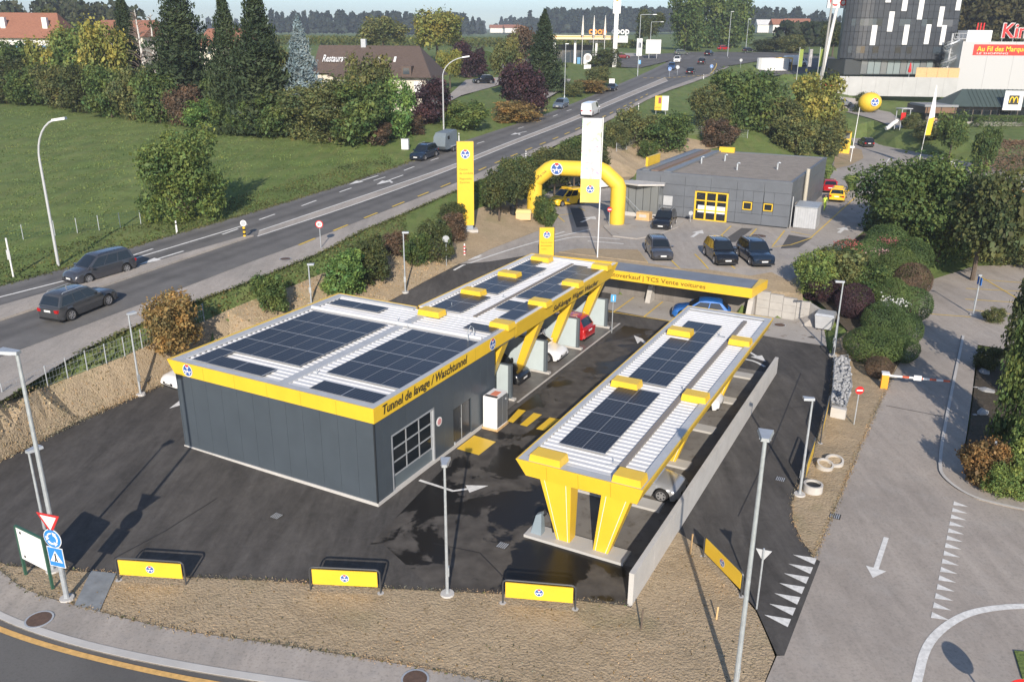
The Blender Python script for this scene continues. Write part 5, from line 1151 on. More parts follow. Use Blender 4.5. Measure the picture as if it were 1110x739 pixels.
# filling station
def lab(px, py, Y): q = atY(px, py, Y); return q
q = atY(600, 68, 248); FS = thing('filling_station', 'filling station with pale flat canopy and dark glazed shop', 'station', (q.x, q.y, h1(q.x, q.y)), rad(3))
gz0 = FS.location.z; zc = atY(630, 41, 248).z-gz0
MB().bx(-2, 18, -1, 9, zc-.5, zc+.6).build('canopy', mat('canopy_cream', (.62, .52, .36), .5), FS); MB().bx(-2.02, 18.02, -1.03, -1.001, zc+.1, zc+.35).build('canopy_stripe', mat('canopy_orange', (.7, .35, .08), .5), FS)
MB().bx(1, 11.5, 5, 12, 0, 5.2).build('shop', mat('shop_dark', (.045, .048, .052), .5), FS)
for i in range(5): MB().bx(1.3+i*2.05, 3.1+i*2.05, 4.9, 4.99, .3, 3.6).build('shop_window', PANE, FS)
MB().bx(0, .6, 1, 1.6, 0, zc-.5).build('column', WHITE, FS); MB().bx(11.8, 12.4, 1, 1.6, 0, zc-.5).build('column', WHITE, FS); MB().bx(5.8, 6.4, 1, 1.6, 0, zc-.5).build('column', WHITE, FS)
for x in (6.6, 8.4): MB().bx(x, x+.9, -.5, .1, .15, 1.9).build('fuel_pump', mat('pump_blue', (.10, .28, .45), .4) if x < 7 else WHITE, FS)
OR = mat('sign_orange', (.85, .28, .02), .4)
for nm, lb, px, m in (('station_roof_letters', 'orange round station letters above the filling station canopy', 638, OR), ('station_wall_letters', 'white round station letters right of the tall white totem', 662.5, WHITE)):
    q = atY(px, 37.5, 251); o = thing(nm, lb, 'letters', q, 0); text_mesh('letters', 'coop', 2.6, m, o, frame((0, 0, .1), (1, 0, 0), (0, 0, 1)), bold=.05, extrude=.1, width=5.0)
    MB().bx(.2, 4.8, .12, .2, -2.2, -.3).build('carrier', ALU, o)
q = atY(666.5, 55, 240); TT = thing('white_totem', 'very tall white totem sign right of the filling station', 'sign', (q.x, q.y, h1(q.x, q.y)), 0)
hz = atY(667, 15, 240).z-TT.location.z; MB().bx(-.55, .55, -.4, .4, 0, hz).build('mast', WHITE, TT); MB().bx(-1.0, 1.0, -.5, .5, hz, hz+6).build('top_box', WHITE, TT); MB().bx(-.3, .3, -.53, -.501, hz+3.0, hz+4.2).build('emblem', OR, TT)
for i, px in enumerate((631, 643, 655)):
    q = atY(px, 54, 246); o = thing('feather_flag', ['left', 'middle', 'right'][i]+' white and orange flag mast over the filling station canopy', 'flag', (q.x, q.y, h1(q.x, q.y)), 0, 'station flags'); zz = atY(px, 17, 246).z-o.location.z
    MB().tube((0, 0, 0), (0, 0, zz), .07).build('mast', WHITE, o); MB().hexa([(-.35, -.02, zz-5), (.35, -.02, zz-5), (.35, .02, zz-5), (-.35, .02, zz-5)], [(-.05, -.02, zz), (.05, -.02, zz), (.05, .02, zz), (-.05, .02, zz)]).build('flag_cloth', mat('flag_cream', (.66, .60, .52), .7), o)
# hotel totem sign cut by the frame, light mast beside it
q = atY(893, 78, 212); CT = thing('hotel_totem', 'white slanted mast carrying a big white board with red letters', 'sign', (q.x, q.y, h1(q.x, q.y)), 0)
zz = atY(900, 9, 212).z-CT.location.z
mb = MB(); mb.tube((-.6, 0, 0), (1.4, 0, zz+2), .45, .35, 8); mb.build('mast', WHITE, CT); bd = MB().bx(-1.2, 6.3, -.25, .25, zz, zz+5.5).build('board', WHITE, CT)
text_mesh('board_lettering', 'Com', 3.2, KS, bd, frame((-.9, -.28, zz+.5), (1, 0, 0), (0, 0, 1)), bold=.03, width=6.6)
# distant farmhouses
for i, (px, py, Y, rz, sz, lb) in enumerate(((846, 31, 520, .1, 9, 'far farmhouse with brown roof on the skyline'), (864, 31, 500, -.2, 13, 'far red roofed farmhouse with white gable on the skyline'), (829, 31, 560, 0, 9, 'far low white farm building left of the red roofs'), (540, 33, 900, .1, 16, 'tiny white houses far away left of the spruce'), (556, 33, 880, .2, 16, 'tiny far house beside the water tower tree'))):
    p = atY(px, py, Y); o = house('far_house', lb, px, py, Y, sz, sz*.7, 3.5, 3.2, rz, TILER if i != 2 else mat('pale_roof', (.5, .5, .5), .7), WREND, ground=p.z-1.5)
# ================================================================== vehicles (local +x = forward)
def lerp_tab(tab, x):
    for (a, va), (b, vb) in zip(tab, tab[1:]):
        if x <= b: k = (x-a)/max(1e-9, b-a); k = k*k*(3-2*k)*.5+k*.5; return va+(vb-va)*k
    return tab[-1][1]
CARK = {
 # L, W, H, belt z, hood profile [(x from rear 0..1, z)], cabin [rear belt, roof rear, roof front, windscreen base] as fraction, wheel radius, wheel positions
 'suv':   dict(L=4.65, W=1.86, H=1.68, top=[(0, .92), (.03, 1.02), (.3, 1.04), (.66, 1.03), (.72, 1.01), (.9, .93), (.97, .82), (1, .62)], cab=(.035, .14, .56, .72), r=.36, wb=(.19, .81), hr=.15),
 'wagon': dict(L=4.75, W=1.84, H=1.50, top=[(0, .80), (.03, .92), (.3, .94), (.68, .92), (.74, .90), (.9, .82), (.97, .70), (1, .50)], cab=(.03, .13, .56, .74), r=.33, wb=(.20, .81), hr=.12),
 'mpv':   dict(L=4.85, W=1.90, H=1.72, top=[(0, .85), (.03, 1.0), (.3, 1.02), (.72, .99), (.78, .97), (.92, .86), (.98, .72), (1, .52)], cab=(.02, .09, .58, .79), r=.33, wb=(.19, .80), hr=.12),
 'hatch': dict(L=4.25, W=1.80, H=1.47, top=[(0, .78), (.04, .92), (.3, .94), (.68, .92), (.73, .90), (.9, .80), (.97, .68), (1, .48)], cab=(.05, .2, .54, .73), r=.33, wb=(.19, .81), hr=.12),
 'coupe': dict(L=4.4, W=1.82, H=1.34, top=[(0, .78), (.04, .9), (.3, .90), (.6, .86), (.68, .84), (.9, .72), (.97, .62), (1, .45)], cab=(.1, .33, .5, .68), r=.33, wb=(.19, .80), hr=.11),
 'van':   dict(L=5.3, W=1.95, H=2.15, top=[(0, 1.0), (.02, 1.15), (.3, 1.16), (.8, 1.13), (.84, 1.1), (.95, 1.0), (.985, .85), (1, .6)], cab=(.005, .03, .7, .86), r=.35, wb=(.2, .80), hr=.15),
 'caddy': dict(L=4.45, W=1.80, H=1.82, top=[(0, .9), (.02, 1.06), (.3, 1.08), (.72, 1.04), (.78, 1.0), (.92, .9), (.98, .75), (1, .55)], cab=(.01, .05, .58, .78), r=.32, wb=(.21, .80), hr=.13),
}
WHEELS = {}
def wheel_mesh(r):
    if r in WHEELS: return WHEELS[r]
    wd = .21; mb = MB()
    prof = [(r*.66, -wd/2), (r*.93, -wd/2), (r, -wd/2+.04), (r, wd/2-.04), (r*.93, wd/2), (r*.66, wd/2)]
    mb.lathe(prof, 22); o = mb.build('tyre', RUBBER, smooth=40); ty = o.data; bpy.data.objects.remove(o)
    mb = MB(); mb.lathe([(r*.66, -wd/2+.01), (r*.60, -wd/2+.05), (r*.3, -wd/2+.06), (0, -wd/2+.05)], 22)
    o = mb.build('rim_dish', DFRAME, smooth=40); dish = o.data; bpy.data.objects.remove(o)
    mb = MB()
    for k in range(6):
        a = 2*math.pi*k/6; c, s = math.cos(a), math.sin(a); q = lambda x, y, z: (x*c-y*s, x*s+y*c, z)
        mb.hexa([q(.03, -.045, -wd/2+.035), q(r*.66, -.03, -wd/2+.02), q(r*.66, .03, -wd/2+.02), q(.03, .045, -wd/2+.035)], [q(.03, -.045, -wd/2-.004), q(r*.66, -.03, -wd/2-.002), q(r*.66, .03, -wd/2-.002), q(.03, .045, -wd/2-.004)])
    mb.lathe([(r*.69, -wd/2-.006), (r*.60, -wd/2-.006), (r*.58, -wd/2+.02)], 22); mb.lathe([(.06, -wd/2-.006), (0, -wd/2-.008)], 10)
    o = mb.build('rim', RIM); rim = o.data; bpy.data.objects.remove(o)
    WHEELS[r] = (ty, dish, rim); return WHEELS[r]
def mk(name, me, parent):
    o = bpy.data.objects.new(name, me); COL.objects.link(o); o.parent = parent; return o
def make_car(kind, pm, label, loc, heading, scale=1.0, name='car', cat='car', group=None, lo=False, glass=GLASS, extra=None, plate=True, pitch=0.0):
    k = CARK[kind]; L, Wd, Hh = k['L'], k['W'], k['H']; hw = Wd/2; wr = k['r']; wx = [L*(f-.5) for f in k['wb']]
    o = thing(name, label, cat, loc, heading, group); o.scale = (scale,)*3
    if pitch: o.rotation_euler = (0, -pitch, heading)
    # --- body shell
    ns = 46; mb = MB(); rings = []
    for i in range(ns+1):
        f = i/ns; x = L*(f-.5)
        e = min(f, 1-f)*L
        wy = hw*(1-.16*max(0, 1-e/.42)**2.2)
        zt = lerp_tab(k['top'], f); zb = k['hr'] if 'hr' in k else .2
        zb = zb + .14*max(0, 1-e/.25)**1.5 + .06
        za = zb
        for w0 in wx:
            d = abs(x-w0); R = wr+.075
            if d < R: za = max(za, wr+math.sqrt(max(0, R*R-d*d)))
        zs = zb+(zt-zb)*.55
        pr = [(0, zt+.035), (wy*.55, zt+.025), (wy*.86, zt-.02), (wy*.955, zt-.085), (wy, max(zs, min(za+.02, zt-.1))), (wy*.985, max(zs-.14, za+.01)), (wy*.955, za), (wy*.6, za), (0, za)]
        rings.append([(x, y, z) for y, z in pr]+[(x, -y, z) for y, z in pr[-2:0:-1]])
    m = len(rings[0]); mb.add([p for r_ in rings for p in r_], [(i*m+j, i*m+(j+1) % m, (i+1)*m+(j+1) % m, (i+1)*m+j) for i in range(ns) for j in range(m)]+[tuple(range(m)), tuple(range(ns*m+m-1, ns*m-1, -1))])
    mb.build('body', pm, o, smooth=38)
    # --- cabin
    c0, c1, c2, c3 = [L*(f-.5) for f in k['cab']]
    zb0, zb1 = lerp_tab(k['top'], k['cab'][0])-.02, lerp_tab(k['top'], k['cab'][3])-.02
    wb_, wt = hw*.93, hw*.74 if kind not in ('van', 'caddy') else hw*.82
    zr = Hh
    prof = [(c0, zb0), (c0+(c1-c0)*.75, zb0+(zr-zb0)*.82), (c1, zr-.045), (c1+(c2-c1)*.35, zr), (c1+(c2-c1)*.75, zr-.005), (c2, zr-.06), (c2+(c3-c2)*.3, zr-.06-(zr-.06-zb1)*.28), (c3, zb1)]
    def yy(z): t = max(0, min(1, (z-zb0)/(zr-zb0))); return wb_+(wt-wb_)*(t**1.25)
    mb = MB(); rings = []
    for x, z in prof:
        y = yy(z); rings.append([(x, y, z-.0), (x, y*.88, z+.03), (x, y*.45, z+.05), (x, -y*.45, z+.05), (x, -y*.88, z+.03), (x, -y, z)])
    m = 6; n = len(prof); mb.add([p for r_ in rings for p in r_], [(i*m+j, i*m+j+1, (i+1)*m+j+1, (i+1)*m+j) for i in range(n-1) for j in range(m-1)])
    for s in (0, 5): mb.f.append(tuple((i*m+s) for i in (range(n) if s else range(n-1, -1, -1)))); mb.mi.append(0)
    mb.build('cabin', pm, o, smooth=30)
    def xz_at(t):  # roof/pillar outline: rear line x(z), front line x(z)
        z = zb0+(zr-zb0)*t
        def ln(seg):
            for (xa, z_a), (xb, z_b) in zip(seg, seg[1:]):
                if min(z_a, z_b)-1e-6 <= z <= max(z_a, z_b)+1e-6: return xa+(xb-xa)*((z-z_a)/(z_b-z_a) if z_b != z_a else 0)
            return seg[-1][0]
        return ln(prof[:4]), ln(prof[:3:-1]), z
    t0, t1 = .10, .84
    ra, fa_, z0 = xz_at(t0); rb, fb, z1 = xz_at(t1)
    wins = [(.06, .36), (.385, .66), (.685, .95)] if kind in ('suv', 'wagon', 'mpv', 'van') else [(.09, .48), (.51, .94)]
    if kind == 'van': wins = [(.74, .96)]
    if kind == 'caddy': wins = [(.38, .68), (.70, .96)]
    for s in (1, -1):
        for a, b in wins:
            P = []
            for t, z in ((0, z0), (1, z1)):
                x_r, x_f = (ra, fa_) if t == 0 else (rb, fb)
                if t == 1: P += [(x_r+(x_f-x_r)*b, z), (x_r+(x_f-x_r)*a, z)]
                else: P += [(x_r+(x_f-x_r)*a, z), (x_r+(x_f-x_r)*b, z)]
            mb = MB(); q = [(x, s*(yy(z)+.008), z) for x, z in P]; mb.quad(*(q if s < 0 else q[::-1])); mb.build('side_window', glass, o)
    # windscreen and rear window
    def screen(pa, pb, inset, name, out):
        (xa, za_), (xb, zb_) = pa, pb; mb = MB(); rows = []
        for t in (.1, .5, .93):
            x, z = xa+(xb-xa)*t, za_+(zb_-za_)*t; y = yy(z)
            rows.append([(x+out[0], -y*inset, z+.025+out[1]), (x+out[0], -y*.45, z+.05+out[1]), (x+out[0], y*.45, z+.05+out[1]), (x+out[0], y*inset, z+.025+out[1])])
        for r0, r1 in zip(rows, rows[1:]):
            for j in range(3): mb.quad(r0[j], r0[j+1], r1[j+1], r1[j])
        mb.build(name, glass, o)
    screen(prof[-1], prof[-3], .86, 'windscreen', (.012, .012)); screen(prof[0], prof[1], .84, 'rear_window', (-.012, .004)) if kind != 'van' else None
    if kind == 'suv' or kind == 'wagon' or kind == 'mpv':
        for s in (1, -1): MB().path([(c1+.1, s*wt*.9, zr+.03), (c1+.2, s*wt*.9, zr+.085), (c2-.25, s*wt*.9, zr+.075), (c2-.1, s*wt*.9, zr+.01)], .02, 5).build('roof_rail', ALU if kind != 'mpv' else DFRAME, o)
    # --- lights, grille, plates, mirrors
    fz, rz_ = lerp_tab(k['top'], .965), lerp_tab(k['top'], .02)
    for s in (1, -1):
        mb = MB(); xf = L*.5; mb.hexa([(xf-.30, s*hw*.90, fz-.20), (xf-.06, s*hw*.62, fz-.22), (xf-.16, s*hw*.55, fz-.2), (xf-.45, s*hw*.8, fz-.18)], [(xf-.36, s*hw*.905, fz-.04), (xf-.115, s*hw*.64, fz-.085), (xf-.2, s*hw*.58, fz-.05), (xf-.48, s*hw*.8, fz-.03)])
        mb.build('headlight', HEADL, o)
        mb = MB(); xr = -L*.5; mb.bx(xr-.008, xr+.16, min(s*hw*.60, s*hw*.895), max(s*hw*.60, s*hw*.895), rz_-.28, rz_-.08); mb.build('tail_light', TAILR, o)
        xm = c3-.25; mb = MB(); mb.box((xm, s*(hw+.07), zb1+.1), (.14, .2, .13)); mb.build('mirror', pm, o)
    mb = MB(); mb.bx(L*.5-.10, L*.5+.004, -hw*.5, hw*.5, fz-.34, fz-.17); mb.build('grille', BLACK, o)
    mb = MB(); mb.bx(L*.5-.14, L*.5-.012, -hw*.72, hw*.72, .26, .36); mb.build('lower_grille', BLACK, o)
    mb = MB(); mb.bx(-L*.5+.02, L*.5-.02, -hw*.9, hw*.9, .2, .3); mb.build('underbody', BLACK, o)
    if plate:
        MB().bx(L*.5+.004, L*.5+.014, -.25, .25, .42, .53).build('number_plate', WHITE, o); MB().bx(-L*.5-.014, -L*.5-.004, -.25, .25, rz_-.26, rz_-.14).build('number_plate', WHITE, o)
    if not lo:
        for s in (1, -1):
            mb = MB(); zh = lerp_tab(k['top'], .45)-.14
            for xd in (-.02, .17) if kind != 'van' else (.3,): mb.box((L*xd, s*(hw*.985), zh), (.16, .03, .03))
            mb.build('door_handles', DFRAME, o)
    ty, dish, rim = wheel_mesh(wr)
    for x in wx:
        for s in (1, -1):
            wh = mk('wheel', ty, o); wh.location = (x, s*(hw-.105), wr); wh.rotation_euler = (math.pi/2 if s > 0 else -math.pi/2, 0, 0)
            wh.rotation_euler = (rad(90)*s, 0, 0)
            mk('rim_dish', dish, wh); mk('rim', rim, wh)
    return o
def head(pa, pb):
    d = pb-pa; return math.atan2(d.y, d.x)
def road_car(kind, pm, label, px, py, pr, pf, **kw):
    """car whose centre on the road is at pixel (px, py); pr -> pf pixels give its heading on the road plane"""
    p = G(px, py, RP); a, b = G(*pr, RP), G(*pf, RP); kw.setdefault('scale', 1.0)
    d = (b-a); kw['pitch'] = math.atan2(d.z, d.to_2d().length)
    p.z += .06
    return make_car(kind, pm, label, p, head(a, b), **kw)
ANTH, BLK, SILV, WHT = paint('anthracite', (.045, .047, .055)), paint('black', (.010, .011, .014)), paint('silver', (.38, .39, .41), .3, .5), paint('white', (.72, .72, .72), .3, 0)
DBLUE, BLU, REDP, GREYC = paint('dark_blue', (.012, .022, .04)), paint('bright_blue', (.02, .13, .42)), paint('red', (.42, .012, .015)), paint('grey', (.12, .125, .13))
YELC = paint('yellow', (.82, .50, .02), .3, 0)
road_car('mpv', ANTH, 'anthracite people carrier driving towards the camera on the far lane', 110, 300, (133.6, 295.5), (94.8, 306.7), scale=1.0)
road_car('suv', paint('graphite', (.05, .052, .056)), 'dark grey SUV driving away on the near lane at the left', 88, 338, (73.8, 350.4), (111, 335.1), scale=1.02)
t = road_car('suv', DBLUE, 'dark blue SUV towing the horse trailer on the main road', 460, 172, (475, 167), (445, 178), scale=1.0)
road_car('wagon', paint('blue_grey', (.13, .16, .20)), 'blue grey estate car on the main road above the banner', 608, 117, (620, 112), (600, 120.5), scale=1.0)
road_car('coupe', BLK, 'black sports car on the far lane before the roundabout', 663, 98.5, (675, 93), (655, 102), scale=1.0)
road_car('van', WHT, 'white delivery van driving away, just above the hanging banner', 640, 125, (630, 130), (655, 118.5), name='delivery_van', cat='van', scale=1.0)
road_car('hatch', BLK, 'black hatchback driving away, nearest of the cars leaving for the roundabout', 748.5, 80.5, (742, 83.5), (752, 78), scale=1.0)
road_car('suv', paint('dark_brown', (.03, .028, .028)), 'dark car driving away, second in the lane to the roundabout', 760.5, 70, (757, 72), (765, 67), scale=1.0)
road_car('suv', BLK, 'black car entering the roundabout, farthest of the leaving cars', 768.5, 60.8, (765, 62), (776, 59.8), scale=1.0)
road_car('suv', BLU if False else paint('mid_blue', (.03, .07, .16)), 'blue car waiting behind the white van at the roundabout', 728, 75.5, (732, 72), (724, 79), scale=1.0)
road_car('suv', WHT, 'white SUV coming from the roundabout behind the blue car', 734, 68, (737, 65), (731, 71.5), scale=1.05)
road_car('wagon', paint('green_grey', (.10, .12, .10)), 'green grey estate car crossing the roundabout', 739, 59.6, (730, 59.6), (748, 59.6), scale=1.0)
road_car('suv', REDP, 'dark red car on the right arm of the roundabout', 784, 54.6, (778, 54.8), (792, 54.4), scale=.9)
road_car('wagon', BLK, 'black car far right of the roundabout behind the lamp mast', 811, 56.5, (805, 56.8), (820, 56.2), scale=.9)
# horse trailer
a, b = G(490, 161, RP), G(467, 169, RP); p = G(484, 164.5, RP); p.z += .05
HTR = thing('horse_trailer', 'grey two axle horse trailer behind the dark blue SUV', 'trailer', p, head(a, b)); HTR.rotation_euler = (0, -math.atan2(b.z-a.z, (b-a).to_2d().length), head(a, b))
GT = mat('trailer_grey', (.15, .18, .20), .4, var=.08, vscale=1)
mb = MB(); prof = [(-1.65, .5), (1.5, .5), (1.9, .9), (1.75, 2.0), (1.3, 2.5), (-1.5, 2.6), (-1.7, 2.3)]; n = len(prof)
for s in (1, -1): mb.add([(x, s*.85*(1 if z < 2.2 else .9), z) for x, z in prof], [tuple(range(n)) if s < 0 else tuple(range(n-1, -1, -1))])
for i in range(n): mb.f.append((i, (i+1) % n, (i+1) % n+n, i+n)) ; mb.mi.append(0)
mb.build('box', GT, HTR); MB().bx(.6, 1.1, .851, .86, 1.7, 2.1).build('side_window', GLASS, HTR); MB().bx(.6, 1.1, -.86, -.851, 1.7, 2.1).build('side_window', GLASS, HTR)
mb = MB(); mb.path([(1.8, .5, .5), (3.2, 0, .5)], .04, 6); mb.build('drawbar', DFRAME, HTR); mb = MB(); mb.path([(1.8, -.5, .5), (3.2, 0, .5)], .04, 6); mb.build('drawbar', DFRAME, HTR)
ty, dish, rim = wheel_mesh(.33)
for x in (-.75, -.02):
    for s in (1, -1):
        w1 = mk('wheel', ty, HTR); w1.location = (x, s*.92, .33); w1.rotation_euler = (rad(90)*s, 0, 0); mk('rim', rim, w1)
for s in (1, -1): MB().bx(-1.15, .4, s*.97-.13, s*.97+.13, .7, .75).build('mudguard', ALU, HTR)
# upper yard
def yard_car(kind, pm, label, px, py, pf, **kw):
    p = W(px, py); q = W(*pf); return make_car(kind, pm, label, (p.x, p.y, p.z+.045), head(p, q), **kw)
yard_car('suv', BLK, 'black SUV parked on the pavement beside the garage entrance', 720, 246, (712.5, 254), scale=1.0)
yard_car('wagon', paint('mink', (.055, .055, .06)), 'dark grey estate car parked on the left of the front row of the upper yard', 713.5, 277, (721.5, 288), scale=1.0)
yard_car('suv', paint('black_two', (.008, .009, .011)), 'black SUV in the middle of the front row of the upper yard', 780, 282, (791, 293), scale=1.03)
yard_car('suv', DBLUE, 'black blue SUV on the right of the front row of the upper yard', 817.5, 283, (830, 294.5), scale=1.05)
vn = yard_car('caddy', YELC, 'yellow patrol van with roof light bar parked inside the arch', 614, 222, (596, 224.5), name='patrol_van', cat='van', scale=1.0)
MB().bx(-.2, .35, -.55, .55, 1.86, 2.0).build('light_bar', YEL, vn); logo('door_badge', vn, frame((.55, .905, .72), (-1, 0, 0), (0, 0, 1)), .2); logo('door_badge', vn, frame((.55, -.905, .72), (1, 0, 0), (0, 0, 1)), .2)
yard_car('suv', BLK, 'black car half hidden behind the yellow patrol van', 633, 215.5, (638, 226), scale=.95)
yard_car('van', WHT, 'white van parked behind the right leg of the arch', 652, 203.5, (665, 202), name='delivery_van', cat='van', scale=.95)
yl = yard_car('wagon', YELC, 'yellow patrol estate car seen from behind on the drive right of the garage', 908, 216.5, (914, 206), name='patrol_car', cat='car', scale=1.0)
MB().bx(-.7, -.3, -.5, .5, 1.56, 1.68).build('light_bar', YEL, yl)
yard_car('hatch', REDP, 'dark red car nose showing beside the back of the garage', 898, 207, (895, 200), scale=1.0)
yard_car('wagon', BLK, 'black estate car driving off on the back road past the yellow balloon', 938, 158.5, (927, 153.5), scale=1.0)
yard_car('wagon', SILV, 'silver car half hidden by trees on the restaurant drive', 912, 115, (922, 116), scale=1.0)
# wash lot
def lot_car(kind, pm, label, u, v, du, dv, **kw):
    p = UV(u, v, .05); q = UV(u+du, v+dv, 0); return make_car(kind, pm, label, p, head(p, q), **kw)
lot_car('hatch', BLU, 'bright blue hatchback backed up to the back wall under the carport', 34.6, -5.1, -.25, 1, scale=1.03)
lot_car('suv', paint('glossy_black', (.008, .009, .011)), 'black car nosing out of the nearest wash bay', 16.2, 2.95, 0, -1, scale=.95)
lot_car('hatch', WHT, 'white hatchback nosing out of the wash bay next to the washing man', 21.0, 2.45, 0.0, -1, scale=1.0)
lot_car('suv', REDP, 'red SUV with its tail out of the third wash bay', 25.75, 2.7, .05, 1, scale=1.0)
lot_car('hatch', WHT, 'white car in the last wash bay behind the far divider', 30.2, 3.6, 0, -1, scale=1.0)
lot_car('hatch', paint('silver_two', (.42, .43, .44), .3, .5), 'silver hatchback in the first vacuum bay beside the pale wall', 7.4, -9.85, 0, -1, scale=1.0)
lot_car('hatch', WHT, 'white hatchback in the second vacuum bay with only its nose in the sun', 18.2, -8.9, .05, -1, scale=.95)
lot_car('hatch', WHT, 'white car coming round the rear left corner of the tunnel', 7.0, 18.9, -1, .1, scale=1.0)
# far vehicles near the hotel and the inn
def far_car(kind, pm, label, px, py, rz, sc=1.0, dz=.1, **kw):
    p = W(px, py); return make_car(kind, pm, label, (p.x, p.y, p.z+dz), rz, scale=sc, lo=True, **kw)
far_car('van', WHT, 'white van parked in front of the hotel tower', 906, 73, rad(170), .95, name='delivery_van', cat='van')
far_car('suv', BLK, 'black car on the car park of the inn', 524, 91, rad(200), 1.0)
far_car('suv', paint('wine', (.20, .02, .02)), 'dark red car behind the filling station totem', 674, 64, rad(10), 1.0)
far_car('van', WHT, 'white coach like van parked behind the small kiosk', 862, 72, rad(5), 1.3, name='delivery_van', cat='van')
far_car('hatch', REDP, 'small red car between the kiosk and the hedge', 838, 69, rad(20), 1.0)
far_car('wagon', SILV, 'silver car in front of the filling station shop', 548, 64, rad(10), 1.0)
# ================================================================== vegetation
RS = np.random.RandomState(11)
def leaf_mat(name, trans=.35, rough=.6):
    m, t, b = _new(name)
    at = t.nodes.new('ShaderNodeAttribute'); at.attribute_name = 'lv'
    oi = t.nodes.new('ShaderNodeObjectInfo')
    mx = t.nodes.new('ShaderNodeMix'); mx.data_type = 'RGBA'; mx.blend_type = 'MULTIPLY'; mx.inputs[0].default_value = 1
    t.links.new(oi.outputs['Color'], mx.inputs[6]); t.links.new(at.outputs['Color'], mx.inputs[7])
    t.links.new(mx.outputs[2], b.inputs['Base Color']); b.inputs['Roughness'].default_value = rough; b.inputs['Specular IOR Level'].default_value = .25
    tr = t.nodes.new('ShaderNodeBsdfTranslucent'); t.links.new(mx.outputs[2], tr.inputs[0])
    ms = t.nodes.new('ShaderNodeMixShader'); ms.inputs[0].default_value = trans
    out = t.nodes['Material Output']; t.links.new(b.outputs[0], ms.inputs[1]); t.links.new(tr.outputs[0], ms.inputs[2]); t.links.new(ms.outputs[0], out.inputs[0])
    return m
LEAF = leaf_mat('foliage')
BARK = mat('bark', (.10, .075, .055), .9, var=.3, vscale=6); BARKW = mat('birch_bark', (.50, .48, .45), .8, var=.3, vscale=8)
def leaf_mesh(name, c, nrm, size, asp=1.6, lv=None, extra=None, up=None):
    """N leaf faces (kinked quads) at centres c, normals nrm"""
    n = len(c); nrm = nrm/np.linalg.norm(nrm, axis=1, keepdims=True)
    r = RS.normal(size=(n, 3)) if up is None else up
    t = np.cross(nrm, r); t /= np.linalg.norm(t, axis=1, keepdims=True)+1e-9; bt = np.cross(nrm, t)
    s = size[:, None]
    v = np.stack([c-t*s*.5, c+bt*s*asp*.5+nrm*s*.12, c+t*s*.5, c-bt*s*asp*.5-nrm*s*.12], 1).reshape(-1, 3)
    me = bpy.data.meshes.new(name); me.vertices.add(4*n); me.vertices.foreach_set('co', v.ravel()); me.loops.add(4*n); me.loops.foreach_set('vertex_index', np.arange(4*n)); me.polygons.add(n); me.polygons.foreach_set('loop_start', np.arange(0, 4*n, 4))
    me.update(); me.validate()
    if lv is None: lv = np.ones((n, 3))
    a = me.color_attributes.new('lv', 'FLOAT_COLOR', 'POINT'); col = np.ones((4*n, 4)); col[:, :3] = np.repeat(lv, 4, axis=0); a.data.foreach_set('color', col.ravel())
    me.materials.append(LEAF)
    return me
def lvar(n, c, f=7.0, amp=.35, hue=.18):
    """natural colour variation: per leaf and per clump"""
    k = np.sin(c[:, 0]*f+1.3)*np.sin(c[:, 1]*f*.9+.4)*np.sin(c[:, 2]*f*1.1+2)
    b = 1+amp*RS.uniform(-1, 1, n)+.35*k
    h = hue*(RS.uniform(-1, 1, n)+k)
    return np.clip(np.stack([b*(1+h), b, b*(1-h*.7)], 1), .25, 2.2)
def lobes_cloud(lobes, n, shell=.6, rough=.18):
    vol = np.array([l[3]*l[4]*l[5] for l in lobes])**.75; ix = RS.choice(len(lobes), n, p=vol/vol.sum()); L = np.array(lobes)[ix]
    d = RS.normal(size=(n, 3)); d /= np.linalg.norm(d, axis=1, keepdims=True)
    r = shell+(1-shell)*RS.uniform(0, 1, n)**.6
    K = RS.normal(size=(46, 3)); K /= np.linalg.norm(K, axis=1, keepdims=True); sp = (d @ K.T).max(1) > .982; r = np.where(sp, r*(1+RS.uniform(0, .38, n)), r)
    r *= 1+rough*(np.sin(d[:, 0]*5+ix)*np.sin(d[:, 1]*6+ix*2)+np.sin(d[:, 2]*7+ix*3)*.6)+rough*.4*RS.normal(size=n)
    return L[:, :3]+d*L[:, 3:6]*r[:, None], d
def crown(seed, n, leaf, kind='round'):
    rs = np.random.RandomState(seed)
    if kind == 'round':
        lobes = [(0, 0, .62, .30, .30, .28)]
        for i in range(13):
            a = rs.uniform(0, 6.28); z = rs.uniform(.38, .88); rr = .33*math.sqrt(max(.05, 1-((z-.6)/.42)**2)); lobes.append((rr*math.cos(a), rr*math.sin(a), z, *(rs.uniform(.11, .19, 3))))
    elif kind == 'bush':
        lobes = [(0, 0, .4, .34, .34, .40)]
        for i in range(16):
            a = rs.uniform(0, 6.28); z = rs.uniform(.12, .82); rr = .36*math.sqrt(max(.08, 1-((z-.3)/.72)**2)); lobes.append((rr*math.cos(a), rr*math.sin(a), z, *(rs.uniform(.10, .2, 3))))
    elif kind == 'open':
        lobes = []
        for i in range(22):
            a = rs.uniform(0, 6.28); z = rs.uniform(.22, .92); rr = rs.uniform(.05, .40)*math.sqrt(max(.1, 1-((z-.5)/.55)**2)); lobes.append((rr*math.cos(a), rr*math.sin(a), z, *(rs.uniform(.08, .15, 3))))
    c, d = lobes_cloud(lobes, n, .55 if kind != 'open' else .3)
    c[:, 2] = np.clip(c[:, 2], .015, None)
    nr = d*.7+rs.normal(size=(n, 3))*.6+np.array([0, 0, .25])
    return leaf_mesh('crown', c, nr, leaf*rs.lognormal(-.06, .38, n), 1.5, lvar(n, c, 9, .45))
